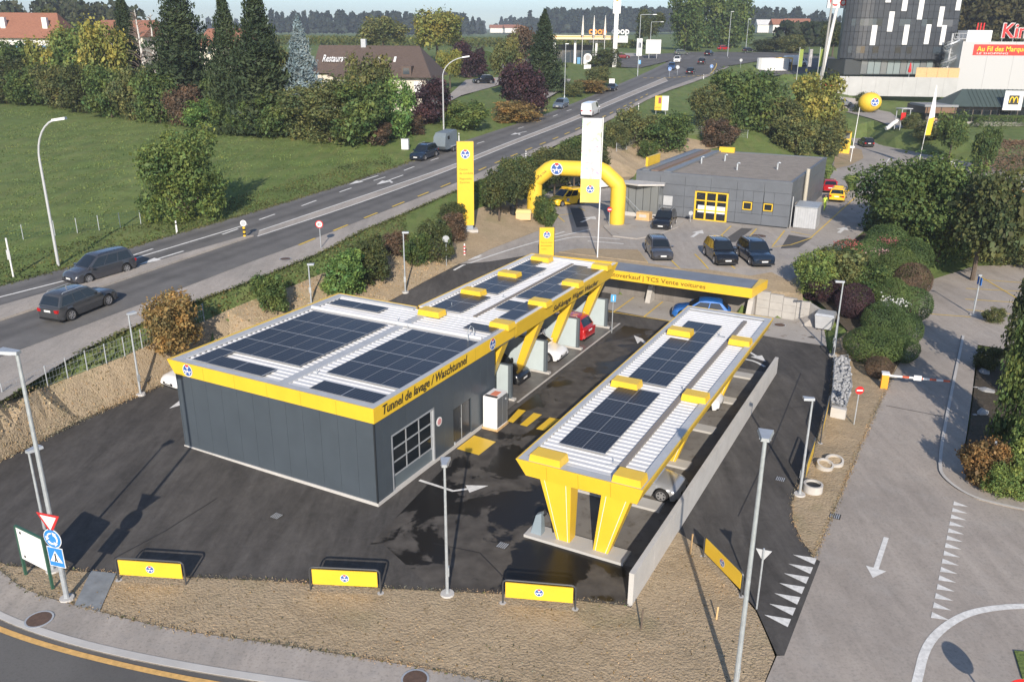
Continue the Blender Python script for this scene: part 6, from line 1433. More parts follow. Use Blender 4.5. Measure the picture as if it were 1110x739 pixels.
def conifer(seed, n, leaf, taper=1.0, droop=.35, ragged=.25):
    rs = np.random.RandomState(seed); lev = 22; cs, ns = [], []
    t = rs.uniform(0, 1, n)**.75; t = 1-t           # more needles low
    li = t + .012*rs.normal(size=n)
    nb = 9; a = (rs.randint(0, nb, n)+.5*(np.floor(t*lev) % 2))*2*math.pi/nb + np.floor(t*lev)*.7 + rs.normal(size=n)*.3
    k = np.sin(np.floor(t*lev)*2.3+a*1.7)*.5+.5
    R = .5*(1-t)**taper*(1-ragged*k)*(1+.18*np.sin(t*37+a*2)+.08*rs.normal(size=n))+.012; f = rs.uniform(.12, 1, n)**.6
    z = .04+.96*(li-droop*f*R*.9)
    c = np.stack([np.cos(a)*R*f, np.sin(a)*R*f, np.clip(z, .02, 1)], 1)
    out = np.stack([np.cos(a), np.sin(a), -.3+0*a], 1)
    nr = np.stack([np.cos(a)*.25, np.sin(a)*.25, .8+0*a], 1)+rs.normal(size=(n, 3))*.45
    return leaf_mesh('crown', c, nr, leaf*rs.uniform(.6, 1.3, n)*(.55+.6*(1-t)), 2.4, lvar(n, c, 8, .3, .1), up=np.cross(out, nr))
def ballmesh(seed, n, leaf):
    rs = np.random.RandomState(seed); d = rs.normal(size=(n, 3)); d /= np.linalg.norm(d, axis=1, keepdims=True)
    r = 1+.03*np.sin(d[:, 0]*6+seed)*np.sin(d[:, 1]*5)+.03*rs.normal(size=n)
    c = d*np.array([.48, .48, .49])*r[:, None]+np.array([0, 0, .5]); c[:, 2] = np.clip(c[:, 2], .01, None)
    return leaf_mesh('crown', c, d+rs.normal(size=(n, 3))*.45, leaf*rs.uniform(.6, 1.3, n), 1.3, lvar(n, c, 6, .25, .1))
def hedgemesh(seed, n, leaf):
    rs = np.random.RandomState(seed); c = rs.uniform(-1, 1, (n, 3)); ax = rs.randint(0, 3, n); sg = np.sign(rs.uniform(-1, 1, n)); sg[ax == 2] = 1
    c[np.arange(n), ax] = sg*(1-np.abs(rs.normal(size=n))*.12)
    w = 1+.12*np.sin(c[:, 0]*9+seed)*np.sin(c[:, 1]*3+c[:, 2]*4)
    d = np.zeros((n, 3)); d[np.arange(n), ax] = sg
    c = c*.5*w[:, None]; c[:, 2] = np.clip(c[:, 2]+.5, .01, None)
    return leaf_mesh('crown', c, d+rs.normal(size=(n, 3))*.6, leaf*rs.uniform(.6, 1.4, n), 1.4, lvar(n, c, 8, .35))
def grassy(seed, n, leaf):
    rs = np.random.RandomState(seed); a = rs.uniform(0, 6.28, n); t = rs.uniform(.1, 1, n); rr = .06+.42*t**1.4*rs.uniform(.3, 1, n)
    c = np.stack([np.cos(a)*rr, np.sin(a)*rr, t*.9*(1-.35*(rr/.48)**2)], 1); out = np.stack([np.cos(a)*.5, np.sin(a)*.5, 1+0*a], 1)
    nr = np.stack([np.cos(a), np.sin(a), .2+0*a], 1)+rs.normal(size=(n, 3))*.2
    return leaf_mesh('crown', c, nr, leaf*rs.uniform(.6, 1.2, n), 5, lvar(n, c, 6, .3), up=np.cross(out, nr))
PROTO = {
 'round': [crown(s, 8500, .025, 'round') for s in (1, 2, 3)], 'bush': [crown(s, 9000, .027, 'bush') for s in (4, 5, 6)], 'open': [crown(s, 5000, .025, 'open') for s in (7, 8)],
 'big': [crown(s, 22000, .0175, 'bush') for s in (21, 22)], 'conifer': [conifer(s, 16000, .021, .85, .3, .35) for s in (1, 2)], 'pine': [conifer(s, 17000, .022, .55, .12, .45) for s in (3, 4)], 'ball': [ballmesh(s, 9000, .024) for s in (1, 2)], 'hedge': [hedgemesh(s, 9000, .026) for s in (1, 2)], 'grassy': [grassy(1, 1400, .03)],
}
def trunk_mesh(kind, seed):
    mb = MB(); rs = random.Random(seed)
    top = {'round': .72, 'open': .75, 'conifer': .93, 'pine': .9, 'bush': .5}.get(kind, .4); r = .022
    mb.path([(0, 0, -.05), (.004, 0, top*.35), (-.006, .005, top*.7), (0, 0, top)], [r*1.25, r, r*.7, r*.2], 7)
    if kind in ('round', 'open', 'bush'):
        for i in range(7):
            a = i*2.4+rs.uniform(-.3, .3); z = top*rs.uniform(.3, .75) if kind != 'bush' else rs.uniform(.05, .25); l = rs.uniform(.18, .33)
            mb.path([(0, 0, z), (l*.5*math.cos(a), l*.5*math.sin(a), z+l*.45), (l*math.cos(a), l*math.sin(a), z+l*1.0)], [r*.55, r*.35, r*.1], 5)
    o = mb.build('trunk', BARK); me = o.data; bpy.data.objects.remove(o); return me
TRUNK = {k: trunk_mesh(k, i) for i, k in enumerate(('round', 'open', 'conifer', 'pine', 'bush', 'ball', 'hedge', 'grassy'))}
GRN = dict(dark=(.044, .054, .020), mid=(.055, .080, .024), light=(.085, .115, .032), yel=(.135, .135, .034), olive=(.078, .086, .032), autumn=(.150, .105, .040), purple=(.036, .020, .024), brown=(.075, .052, .034), blue=(.15, .19, .20), fresh=(.075, .125, .034), clip=(.050, .078, .026), berry=(.12, .075, .03), spruce=(.030, .044, .020))
NM = {'round': 'tree', 'open': 'tree', 'conifer': 'conifer', 'pine': 'pine_tree', 'bush': 'bush', 'ball': 'clipped_bush', 'hedge': 'hedge', 'grassy': 'ornamental_grass'}
cnt = 0
def plant(kind, px, py, hpx, wpx, colr, label, group=None, depth=1.0, p=None, rz=None, name=None):
    """plant standing at ground pixel (px, py), hpx tall and wpx wide in the photograph"""
    global cnt; cnt += 1
    p = W(px, py) if p is None else p
    dpt = p.y*math.cos(PITCH)+(CAMH-p.z)*math.sin(PITCH); el = math.atan2(CAMH-p.z, p.y); k = dpt/FPX
    ht = hpx*k/max(.75, math.cos(el)); wd = wpx*k
    o = thing(name or NM[kind], label, {'tree': 'tree', 'conifer': 'tree', 'pine_tree': 'tree', 'bush': 'bush', 'clipped_bush': 'bush', 'hedge': 'hedge', 'ornamental_grass': 'grass'}[NM[kind]], p, (RS.uniform(0, 6.28) if kind != 'hedge' else 0) if rz is None else rz, group)
    ms = PROTO['big' if kind == 'bush' and wpx > 74 else kind]; c = mk('crown', ms[cnt % len(ms)], o); c.scale = (wd, wd*depth, ht)
    col = GRN[colr] if isinstance(colr, str) else colr; j = RS.uniform(1.6, 2.0); c.color = (col[0]*j, col[1]*j, col[2]*j, 1)
    if kind not in ('ball', 'hedge', 'grassy'):
        t = mk('trunk', TRUNK[kind], o); t.scale = (max(wd, ht*.5), max(wd, ht*.5), ht)
    else:
        t = mk('stem', TRUNK[kind], o); t.scale = (wd*.5, wd*.5, ht)
    return o
# --- meadow tree and bank bushes
plant('bush', 201, 238, 104, 96, 'light', 'round green tree standing alone on the edge of the meadow', depth=.95)
BK = 'bushes on the lot bank'
plant('bush', 186, 380, 62, 64, 'autumn', 'brownish autumn bush on the bank left of the tunnel roof', BK)
plant('bush', 293, 337, 44, 42, 'mid', 'green bush on the bank just above the tunnel roof edge', BK)
plant('bush', 374, 320, 52, 52, 'fresh', 'fresh green bush on the bank above the tunnel solar panels', BK)
plant('bush', 399, 306, 52, 50, 'dark', 'dark green bush behind the fresh green one on the bank', BK)
plant('bush', 453, 288, 38, 34, 'mid', 'green bush on the bank between the lamp and the round sign', BK)
plant('bush', 472, 283, 46, 40, 'dark', 'dark leafy bush on the bank left of the yellow pylon', BK)
plant('bush', 430, 275, 26, 34, 'brown', 'low reddish brown bush behind the slim lamp on the bank', BK)
plant('bush', 490, 262, 34, 30, 'brown', 'thin brown bush next to the foot of the yellow pylon', BK)
plant('bush', 489, 247, 28, 34, 'dark', 'dark bush behind the left edge of the yellow pylon', BK)
# --- row of small trees inside the arch
for px, py, hp, wp, lb in ((541, 240, 58, 44, 'small dark tree with straight trunk right of the yellow pylon'), (560, 232, 56, 44, 'second small dark tree behind the left arch leg'), (578, 223, 54, 44, 'small dark tree seen above the left bend of the arch'), (601, 214, 50, 44, 'small tree with pale trunk seen through the arch'), (622, 205, 46, 40, 'dark tree behind the top of the arch'), (645, 197, 44, 40, 'dark tree behind the hanging banner')):
    plant('round', px, py, hp, wp, 'dark', lb, 'trees behind the arch')
for px, py, hp, wp, cl, lb in ((560, 206, 36, 50, 'mid', 'leafy hedge bush along the main road left of the arch'), (596, 193, 34, 48, 'olive', 'olive hedge bush along the road above the arch'), (628, 178, 30, 44, 'mid', 'green hedge bush along the road beside the hanging banner'), (530, 222, 30, 40, 'mid', 'dark low hedge bush right behind the yellow pylon'), (668, 160, 30, 30, 'olive', 'thin olive bush on the slope right of the banner')):
    plant('bush', px, py, hp, wp, cl, lb, 'hedge bushes along the road')
plant('bush', 591, 245, 34, 26, 'mid', 'conical green bush at the foot of the left arch leg')
# --- right of the road, behind the garage
for px, py, hp, wp, cl, lb in ((688, 158, 40, 52, 'olive', 'olive bush on the brown slope below the advertising board'), (723, 164, 44, 56, 'mid', 'green bush on the brown slope left of the garage roof'), (703, 172, 20, 24, 'mid', 'small round bush alone on the bare brown slope'), (768, 140, 48, 50, 'olive', 'bushy tree at the left end of the thicket behind the garage'), (792, 138, 64, 60, 'mid', 'tall green bushy tree in the thicket behind the garage'), (822, 142, 66, 62, 'mid', 'broad green tree in the middle of the thicket behind the garage'), (848, 150, 44, 50, 'olive', 'olive shrub at the right of the thicket behind the garage'), (878, 158, 80, 66, 'yel', 'yellow green tree at the right end of the thicket'), (862, 166, 40, 50, 'olive', 'dense low shrub in front of the yellow green tree'), (893, 168, 44, 44, 'olive', 'olive shrub right of the yellow green tree'), (780, 158, 30, 40, 'brown', 'thin bare brown shrub behind the garage roof')):
    plant('bush', px, py, hp, wp, cl, lb, 'thicket behind the garage')
# --- hedge across the meadow: front row then taller trees
HB = 'hedge at the end of the meadow'
front = [(8, 112, 50, 62, 'dark'), (38, 114, 44, 52, 'mid'), (66, 118, 48, 54, 'olive'), (94, 122, 52, 50, 'dark'), (122, 127, 56, 52, 'mid'), (148, 130, 60, 50, 'olive'), (174, 133, 58, 52, 'mid'), (200, 136, 42, 46, 'brown'), (222, 138, 32, 46, 'fresh'), (246, 141, 34, 44, 'mid'), (270, 145, 36, 46, 'mid'), (300, 148, 50, 50, 'mid')]
wr_ = ['leftmost dark', 'low green', 'olive', 'dark rounded', 'green mid height', 'tall olive', 'broad green', 'brownish', 'fresh green low', 'green clipped', 'green', 'leafy green']
nx = ['at the left frame edge', 'below the white house', 'right of the white house', 'below the cream house', 'in front of the willow like tree', 'below the birches', 'below the purple shrub', 'below the big pine', 'below the parasol on the left', 'just under the turquoise parasol', 'at the foot of the tall spruces', 'below the blue spruce']
for i, (px, py, hp, wp, cl) in enumerate(front): plant('bush', px, py, hp, wp, cl, f'{wr_[i]} hedge shrub {nx[i]}', HB)
TH_ = 'trees behind the meadow hedge'
for k, px, py, hp, wp, cl, lb in (
    ('bush', 30, 104, 60, 62, 'mid', 'green tree in front of the white house wall'), ('bush', 66, 108, 76, 60, 'yel', 'yellow green tree right of the white house'), ('round', 56, 84, 68, 60, 'dark', 'dark tree behind the red roof of the white house'),
    ('bush', 92, 112, 84, 64, 'light', 'light green tree in front of the cream house'), ('bush', 122, 116, 90, 60, 'yel', 'tall yellow green willow like tree'), ('conifer', 146, 112, 116, 60, 'spruce', 'dark slim conifer left of the birches'),
    ('pine', 205, 128, 136, 104, 'spruce', 'big dark pine with broad layered branches'), ('bush', 186, 112, 46, 54, 'purple', 'purple leaved shrub below the birches'), ('conifer', 254, 138, 142, 76, 'spruce', 'tall dark spruce left of the pair near the blue spruce'), ('conifer', 287, 143, 156, 104, 'spruce', 'tallest dark spruce right of the turquoise parasol'), ('round', 302, 140, 96, 40, 'olive', 'slim olive tree between the tall spruce and the blue spruce'), ('bush', 240, 132, 50, 40, 'mid', 'shrub between the big pine and the spruces'),
    ('conifer', 331, 141, 116, 76, 'blue', 'silver blue spruce left of the inn'), ('bush', 358, 153, 72, 98, 'olive', 'big rounded olive bush in front of the inn'), ('bush', 394, 156, 70, 72, 'mid', 'dark bush right in front of the inn wall'), ('round', 402, 142, 84, 56, 'olive', 'sparse olive tree rising before the inn roof'),
    ('bush', 430, 150, 64, 44, 'fresh', 'bright green young tree before the inn'), ('bush', 412, 157, 26, 30, 'brown', 'low brown bush at the meadow corner'), ('bush', 465, 134, 50, 50, 'purple', 'purple plum tree by the inn gable'), ('round', 488, 96, 44, 30, 'yel', 'small yellow tree behind the lamp by the inn'), ('bush', 505, 139, 30, 56, 'light', 'sprawling light green shrub by the roadside lamp'), ('bush', 448, 146, 22, 26, 'brown', 'brown shrub at the foot of the roadside lamp'),
    ('bush', 508, 84, 38, 40, 'purple', 'purple tree on the car park of the inn'), ('ball', 527, 77, 20, 20, 'mid', 'round clipped bush on the car park of the inn'), ('round', 416, 62, 44, 56, 'olive', 'yellowish tree behind the inn roof'), ('round', 474, 68, 58, 62, 'yel', 'big yellow green maple behind the inn'),
    ('round', 550, 104, 62, 40, 'olive', 'olive tree left of the copper tree'), ('round', 568, 82, 54, 44, 'brown', 'reddish brown tree behind the copper tree'), ('bush', 566, 124, 56, 54, 'purple', 'copper purple tree by the main road'), ('conifer', 589, 98, 82, 66, 'spruce', 'broad dark spruce left of the filling station'), ('bush', 560, 132, 22, 60, 'autumn', 'dry brush below the copper tree'), ('bush', 622, 104, 16, 24, 'olive', 'small bush beside the slim roadside lamp'), ('bush', 640, 100, 14, 40, 'autumn', 'reddish dry brush on the road verge'),
    ('bush', 656, 73, 20, 36, 'dark', 'dark hedge bush in front of the filling station'), ('bush', 646, 92, 20, 32, 'olive', 'round olive bush below the station sign'), ('bush', 742, 55, 62, 46, 'mid', 'left of the three big plane trees at the roundabout'), ('bush', 768, 52, 66, 54, 'mid', 'middle and tallest plane tree at the roundabout'), ('bush', 792, 52, 58, 44, 'mid', 'right of the three big plane trees at the roundabout'), ('round', 703, 54, 40, 36, 'dark', 'dark tree left of the plane trees'),
    ('bush', 830, 56, 14, 40, 'dark', 'dark shrub beyond the roundabout on the right'), ('bush', 856, 58, 20, 34, 'olive', 'olive shrub behind the kiosk'), ('round', 902, 62, 36, 34, 'dark', 'dark tree left of the hotel tower'), ('bush', 880, 50, 14, 60, 'mid', 'far green copse right of the farmhouses')):
    plant(k, px, py, hp, wp, cl, lb, TH_)
# birches: white stems with bare twigs
for i, (px, py, hp) in enumerate(((160, 118, 100), (176, 118, 96), (188, 118, 82), (196, 118, 92))):
    p = W(px, py); k = (p.y*math.cos(PITCH)+(CAMH-p.z)*math.sin(PITCH))/FPX; ht = hp*k
    o = thing('birch_tree', ['first', 'second', 'third', 'last'][i]+' bare white birch from the left behind the purple shrub', 'tree', p, 0, 'birches')
    mb = MB(); rs = random.Random(i); mb.path([(0, 0, 0), (.1*ht*rs.uniform(-.3, .3), 0, ht*.5), (0, 0, ht)], [.35, .24, .04], 6); mb.build('trunk', BARKW, o)
    mb = MB()
    for j in range(60):
        a = rs.uniform(0, 6.28); z = ht*rs.uniform(.35, .97); l = ht*.22*(1.15-z/ht); mb.path([(0, 0, z), (l*.5*math.cos(a), l*.5*math.sin(a), z+l*.45), (l*math.cos(a), l*math.sin(a), z+l*.55)], [.06, .045, .02], 4)
    mb.build('twigs', mat('birch_twig', (.16, .12, .10), .9), o)
# --- planted bank on the right
PB = 'planting on the right bank'
for k, px, py, hp, wp, cl, lb in (
    ('bush', 880, 318, 46, 50, 'light', 'light leafy shrub at the corner above the retaining wall'), ('bush', 908, 316, 50, 60, 'olive', 'large light shrub with reddish flowers on the right bank'), ('bush', 894, 326, 24, 40, 'purple', 'low dark purple shrub behind the retaining wall'), ('ball', 924, 344, 36, 40, 'purple', 'dark purple rounded shrub beside the slim lamp'), ('bush', 942, 330, 44, 50, 'mid', 'green ground shrub right of the purple one'),
    ('ball', 917, 284, 24, 34, 'clip', 'small clipped bush by the yard edge'), ('ball', 940, 292, 32, 40, 'clip', 'round clipped bush above the pink flowers'), ('ball', 958, 280, 36, 46, 'clip', 'clipped bush below the dark trees'), ('ball', 968, 306, 38, 44, 'mid', 'tall clipped bush at the middle of the bank'), ('ball', 983, 296, 36, 50, 'clip', 'clipped bush under the tree canopy'), ('ball', 986, 322, 36, 40, 'brown', 'brownish clipped bush near the side road'), ('ball', 962, 340, 38, 42, 'mid', 'green clipped bush in the middle of the planting'), ('ball', 985, 348, 36, 44, 'clip', 'clipped bush on the kerb of the side road'),
    ('ball', 955, 368, 40, 48, 'clip', 'large dark clipped bush with white flowers in front'), ('ball', 977, 374, 34, 40, 'clip', 'clipped bush shaded beside the side road'), ('ball', 944, 392, 36, 62, 'mid', 'broad clipped green cushion above the barrier'), ('ball', 976, 392, 28, 36, 'clip', 'last clipped bush above the barrier post'), ('ball', 951, 409, 22, 30, 'brown', 'low brown purple cushion beside the orange barrier post')):
    plant(k, px, py, hp, wp, cl, lb, PB)
for px, py, hp, wp, cl, lb in ((982, 268, 106, 120, 'mid', 'big dark leafy tree left of the two above the side road'), (1015, 283, 118, 110, 'mid', 'dense dark tree in the middle above the side road'), (1054, 304, 122, 100, 'dark', 'tall dark tree standing at the parking edge on the right'), (1030, 258, 70, 70, 'mid', 'green tree behind the dark ones on the right')):
    plant('bush' if px < 1040 else 'round', px, py, hp, wp, cl, lb, 'dark trees above the side road')
for k, px, py, hp, wp, cl, lb in (('bush', 1085, 285, 60, 90, 'olive', 'wild olive shrub on the slope right of the dark trees'), ('bush', 1105, 262, 60, 70, 'autumn', 'orange brown autumn shrub at the right edge'), ('bush', 1065, 262, 40, 70, 'light', 'light green shrub on the rough slope'), ('hedge', 1092, 186, 32, 70, 'brown', 'brown reed like hedge by the back road at the right edge'), ('round', 1028, 176, 56, 40, 'mid', 'young tree on the bank below the restaurant terrace'), ('round', 1062, 196, 62, 30, 'mid', 'second young tree by the back road'), ('bush', 1010, 150, 20, 40, 'olive', 'small shrub on the bank below the restaurant'),
    ('bush', 938, 122, 22, 26, 'dark', 'dark round bush left of the yellow balloon pole'), ('bush', 940, 104, 20, 32, 'mid', 'green bush below the white terrace wall'), ('bush', 986, 140, 18, 20, 'olive', 'small bush next to the restaurant drive'), ('hedge', 1022, 133, 10, 70, 'mid', 'clipped hedge in front of the burger restaurant'), ('hedge', 1085, 138, 12, 60, 'mid', 'clipped hedge at the right of the restaurant terrace'),
    ('bush', 1103, 492, 150, 62, 'mid', 'tall dark green shrub at the right frame edge'), ('bush', 1112, 430, 130, 66, 'dark', 'dark shrub above it at the right frame edge'), ('bush', 1112, 535, 90, 56, 'light', 'leafy shrub at the right edge above the corner bed'), ('bush', 1062, 527, 54, 54, 'berry', 'shrub with orange berries in the corner bed'), ('bush', 1086, 538, 40, 44, 'light', 'low green shrub beside the small triangular sign'), ('bush', 1070, 400, 26, 30, 'dark', 'low shrub in the stony bed along the side road'), ('bush', 1076, 350, 18, 24, 'olive', 'little yellowish shrub at the end of the stony bed')):
    plant(k, px, py, hp, wp, cl, lb, depth=1.0 if k != 'hedge' else .25)
plant('grassy', 922, 208, 22, 26, 'light', 'tuft of tall ornamental grass beside the yellow patrol car'); plant('grassy', 897, 196, 20, 18, 'light', 'tuft of ornamental grass at the back corner of the garage')
# flower patches on the planted bank
for px, py, col, lb in ((950, 300, (.55, .35, .33), 'patch of pale pink flowers on the clipped bushes'), (958, 288, (.40, .14, .14), 'patch of red flowers above the pink ones'), (962, 360, (.65, .65, .62), 'small white flowering plant before the dark cushion'), (915, 292, (.35, .10, .09), 'reddish flower heads on the large light shrub')):
    p = W(px, py); n = 130; c = RS.normal(size=(n, 3))*np.array([.5, .5, .16])+np.array([0, 0, 2.3]); me = leaf_mesh('blossoms', c, RS.normal(size=(n, 3)), .13*np.ones(n), 1.0)
    o = thing('flower_patch', lb, 'flowers', p, 0); b = mk('blossoms', me, o); b.color = (*col, 1); s = mk('stems', PROTO['grassy'][0], o); s.scale = (1.6, 1.6, 2.4); s.color = (*GRN['mid'], 1)
# wood on the slope at the top right, far woods and copses on the skyline: masses nobody could count
def wood(name, pts, hmin, hmax, n, leafk, col, seed, spread=8, conif=True):
    rs = np.random.RandomState(seed); C, N, Sz = [], [], []
    for i in range(n):
        t = rs.uniform(0, len(pts)-1); a, b = pts[int(t)], pts[min(int(t)+1, len(pts)-1)]; q = a.lerp(b, t-int(t)); x, y = q.x+rs.normal()*spread, q.y+rs.uniform(0, 1)*spread*4
        z = q.z; h = rs.uniform(hmin, hmax); m = 60 if leafk > .1 else 260
        tt = rs.uniform(0, 1, m); R = (h*.22*(1-tt)+.3) if conif else h*.32*np.sqrt(np.clip(1-((tt-.6)/.45)**2, .05, 1)); aa = rs.uniform(0, 6.28, m)
        C.append(np.stack([x+R*np.cos(aa), y+R*np.sin(aa), z+h*tt], 1)); N.append(np.stack([np.cos(aa), np.sin(aa), .5+0*aa], 1)+rs.normal(size=(m, 3))*.4); Sz.append(np.full(m, leafk*h)*rs.uniform(.6, 1.3, m))
    C, N, Sz = np.concatenate(C), np.concatenate(N), np.concatenate(Sz)
    me = leaf_mesh(name, C, N, Sz, 1.3, lvar(len(C), C, .3, .25, .12)); o = bpy.data.objects.new(name, me); COL.objects.link(o); o.color = (*col, 1); return tag(o, kind='stuff')
wood('far_wood', [atY(600, 34, 1100), atY(680, 32, 1100), atY(745, 33, 1100)], 18, 26, 260, .22, (.030, .045, .030), 1, 14)
wood('far_copse', [atY(565, 31, 1300), atY(600, 31, 1300)], 10, 16, 60, .25, (.035, .05, .035), 2, 10)
wood('far_copse', [atY(800, 33, 900), atY(850, 34, 900), atY(905, 36, 900)], 10, 22, 140, .25, (.028, .042, .026), 3, 14)
wood('far_copse', [atY(300, 34, 1000), atY(370, 34, 1000), atY(440, 36, 1000), atY(500, 36, 1000)], 12, 22, 240, .25, (.030, .045, .032), 4, 16)
wood('far_copse', [atY(870, 50, 380), atY(905, 52, 380)], 7, 10, 60, .25, (.04, .055, .025), 5, 5, False)
wood('hillside_wood', [atY(1050, 40, 300), atY(1110, 42, 290), atY(1200, 45, 290)], 16, 26, 260, .06, (.075, .070, .026), 6, 8, False)
wood('far_copse', [atY(-20, 30, 420), atY(60, 26, 420), atY(110, 30, 400)], 8, 12, 60, .2, (.05, .06, .025), 7, 8, False)
wood('far_wood', [atY(-400, 40, 1500), atY(100, 37, 1500), atY(700, 36, 1500), atY(1300, 38, 1500), atY(1800, 40, 1500)], 14, 26, 700, .3, (.030, .044, .032), 8, 30)
# maize field behind the inn
def maize(name, pxs, Y, n, col):
    rs = np.random.RandomState(5); a, b = atY(*pxs[0], Y), atY(*pxs[1], Y); x = rs.uniform(a.x, b.x, n); y = Y+rs.uniform(0, 60, n); z = h_arr(x, y)
    c = np.stack([x, y, z+rs.uniform(.2, 2.6, n)], 1); me = leaf_mesh(name, c, rs.normal(size=(n, 3))+np.array([0, -1, .3]), rs.uniform(.4, .9, n), 2.0, lvar(n, c, .8, .3)); o = bpy.data.objects.new(name, me); COL.objects.link(o); o.color = (*col, 1); return tag(o, kind='stuff')
h_arr = H
maize('maize_field', [(250, 48), (700, 48)], 330, 9000, (.10, .115, .035))
# ---- grass and straw scattered on the verges and banks
def scatter(name, poly, n, smin, smax, col, seed, dz=.04, amp=.4):
    rs = np.random.RandomState(seed); P = np.array([(p[0], p[1]) for p in poly]); lo, hi = P.min(0), P.max(0)
    x, y = rs.uniform(lo[0], hi[0], n), rs.uniform(lo[1], hi[1], n); k = inpoly(x, y, P); x, y = x[k], y[k]; z = H(x, y); m = len(x); s = rs.uniform(smin, smax, m)
    c = np.stack([x, y, z+dz+s*.25], 1); nr = rs.normal(size=(m, 3))*np.array([1, 1, .5]); me = leaf_mesh(name, c, nr, s, 1.6, lvar(m, c, .8, amp, .15), up=np.tile(np.array([0, 0, 1.0]), (m, 1))+rs.normal(size=(m, 3))*.5)
    o = bpy.data.objects.new(name, me); COL.objects.link(o); o.color = (*col, 1); return tag(o, kind='stuff')
bank_poly = [(p.x, p.y) for p in LL]+[(p.x, p.y) for p in LL2]+[(p.x, p.y) for p in reversed(FENCE)]
scatter('straw', bank_poly, 34000, .04, .13, (.42, .32, .19), 1); scatter('dry_weeds', bank_poly, 1800, .05, .16, (.22, .18, .09), 2)
verge_poly = [(p.x, p.y) for p in FENCE]+[(p.x, p.y) for p in reversed(PATH_OUT[:10])]
scatter('rough_grass', verge_poly, 24000, .05, .15, (.085, .10, .034), 3); scatter('dry_grass_tufts', verge_poly, 6000, .05, .16, (.17, .14, .06), 9)
scatter('straw', [(p[0], p[1]) for p in strip_front], 16000, .018, .042, (.44, .345, .22), 4, .05); scatter('dry_weeds', [(p[0], p[1]) for p in strip_front], 1500, .03, .08, (.2, .15, .07), 5, .05)
fe_ = [(p.x, p.y) for p in FAR_EDGE[:8]]
scatter('rough_grass', fe_+[(p[0]-2.5, p[1]+6.5) for p in reversed(fe_)], 26000, .05, .16, (.095, .105, .036), 6)
def scatter_line(name, pts, n, wd, smin, smax, col, seed, dz=.06):
    rs = np.random.RandomState(seed); q = resample(pts, .3); P = np.array([(k.x, k.y) for k in q]); i = rs.randint(0, len(P), n); xy = P[i]+rs.normal(size=(n, 2))*wd; s = rs.uniform(smin, smax, n)
    c = np.stack([xy[:, 0], xy[:, 1], H(xy[:, 0], xy[:, 1])+dz+s*.2], 1); me = leaf_mesh(name, c, rs.normal(size=(n, 3))*np.array([.6, .6, 1]), s, 1.8, lvar(n, c, .8, .4, .15)); o = bpy.data.objects.new(name, me); COL.objects.link(o); o.color = (*col, 1); return tag(o, kind='stuff')
scatter_line('edge_straw', lotpoly, 2600, .09, .018, .045, (.36, .28, .18), 21); scatter_line('edge_straw', list(wu), 2600, .08, .018, .045, (.34, .27, .17), 22, .09); scatter_line('edge_straw', [Vector((p.x, p.y)) for p in LL], 2600, .14, .03, .08, (.34, .27, .17), 23); scatter_line('edge_straw', gz(lane_right_px), 1500, .08, .02, .05, (.34, .27, .17), 24); scatter_line('edge_straw', sideleft[2:], 1600, .08, .02, .06, (.32, .25, .15), 25)
scatter_line('edge_weeds', list(wu), 160, .08, .03, .08, (.10, .115, .04), 26, .07); scatter_line('edge_weeds', lotpoly, 90, .08, .03, .07, (.11, .12, .045), 27); scatter_line('edge_grass', [Vector((p.x, p.y)) for p in PATH_OUT[:11]], 3000, .14, .04, .1, (.12, .135, .05), 28); scatter_line('edge_grass', [Vector((p.x, p.y)) for p in FAR_EDGE[:9]], 3500, .18, .05, .13, (.13, .135, .055), 29)
mead = [W(-20, 300), W(60, 288), W(200, 246), W(400, 188), W(440, 175), W(405, 160), W(280, 148), W(126, 130), W(20, 116), W(-40, 110)]
scatter('meadow_tufts', [(p.x, p.y) for p in mead], 52000, .05, .15, (.15, .20, .062), 31, .0, .3)
slope_poly = [(W(600, 190)), (W(640, 165)), (W(690, 140)), (W(760, 120)), (W(830, 150)), (W(700, 185))]
# ================================================================== lamps, signs, street furniture
def hgt(base, px, py):
    """height above the base point at which the view ray through the pixel passes the vertical over it"""
    d = Vector(ray(px, py)); t = base.y/d.y
    return CAMH+d.z*t-base.z
def lamp(label, base, top, hd=(-1, 0), hl=.55, hw_=.2, r=.06, foot=True, p=None, group='slim lot lamps', arm=0.0):
    p = W(*base) if p is None else p; h = hgt(p, *top)
    o = thing('street_lamp', label, 'lamp', p, math.atan2(hd[1], hd[0]), group)
    mb = MB(); mb.tube((0, 0, 0), (0, 0, h), r*1.15, r*.75, 10); mb.build('pole', GALV, o)
    if arm: MB().tube((0, 0, h-.05), (arm, 0, h+.05), r*.6).build('arm', GALV, o)
    mb = MB(); a = arm-.08; mb.hexa([(a, -hw_*.5, h-.02), (a+hl, -hw_, h+.0), (a+hl, hw_, h+.0), (a, hw_*.5, h-.02)], [(a, -hw_*.4, h+.09), (a+hl, -hw_*.9, h+.1), (a+hl, hw_*.9, h+.1), (a, hw_*.4, h+.09)]); l = mb.build('lamp_head', ALU, o)
    MB().bx(a+.15, a+hl-.05, -hw_*.7, hw_*.7, h-.022, h-.005).build('lens', LGREY, l)
    if foot: mb = MB(); mb.lathe([(.0, .12), (.26, .12), (.32, -.15)], 14); mb.build('foundation', CONCL, o)
    MB().bx(-.085, .085, -.09, -.06, .9, 1.3).build('service_door', GALV, o)
    return o
lamp('slim lamp at the middle of the front kerb, in front of the tunnel door', (485, 645), (481, 505), (0, 1), .6, .2)
L2 = lamp('tall lamp post carrying the three road signs at the left front corner', (73, 650), (18, 383), (-1, .2), .8, .25, .085)
lamp('slim lamp behind the white notice board at the left front', (58, 619), (33, 490), (.5, .9), .55, .2)
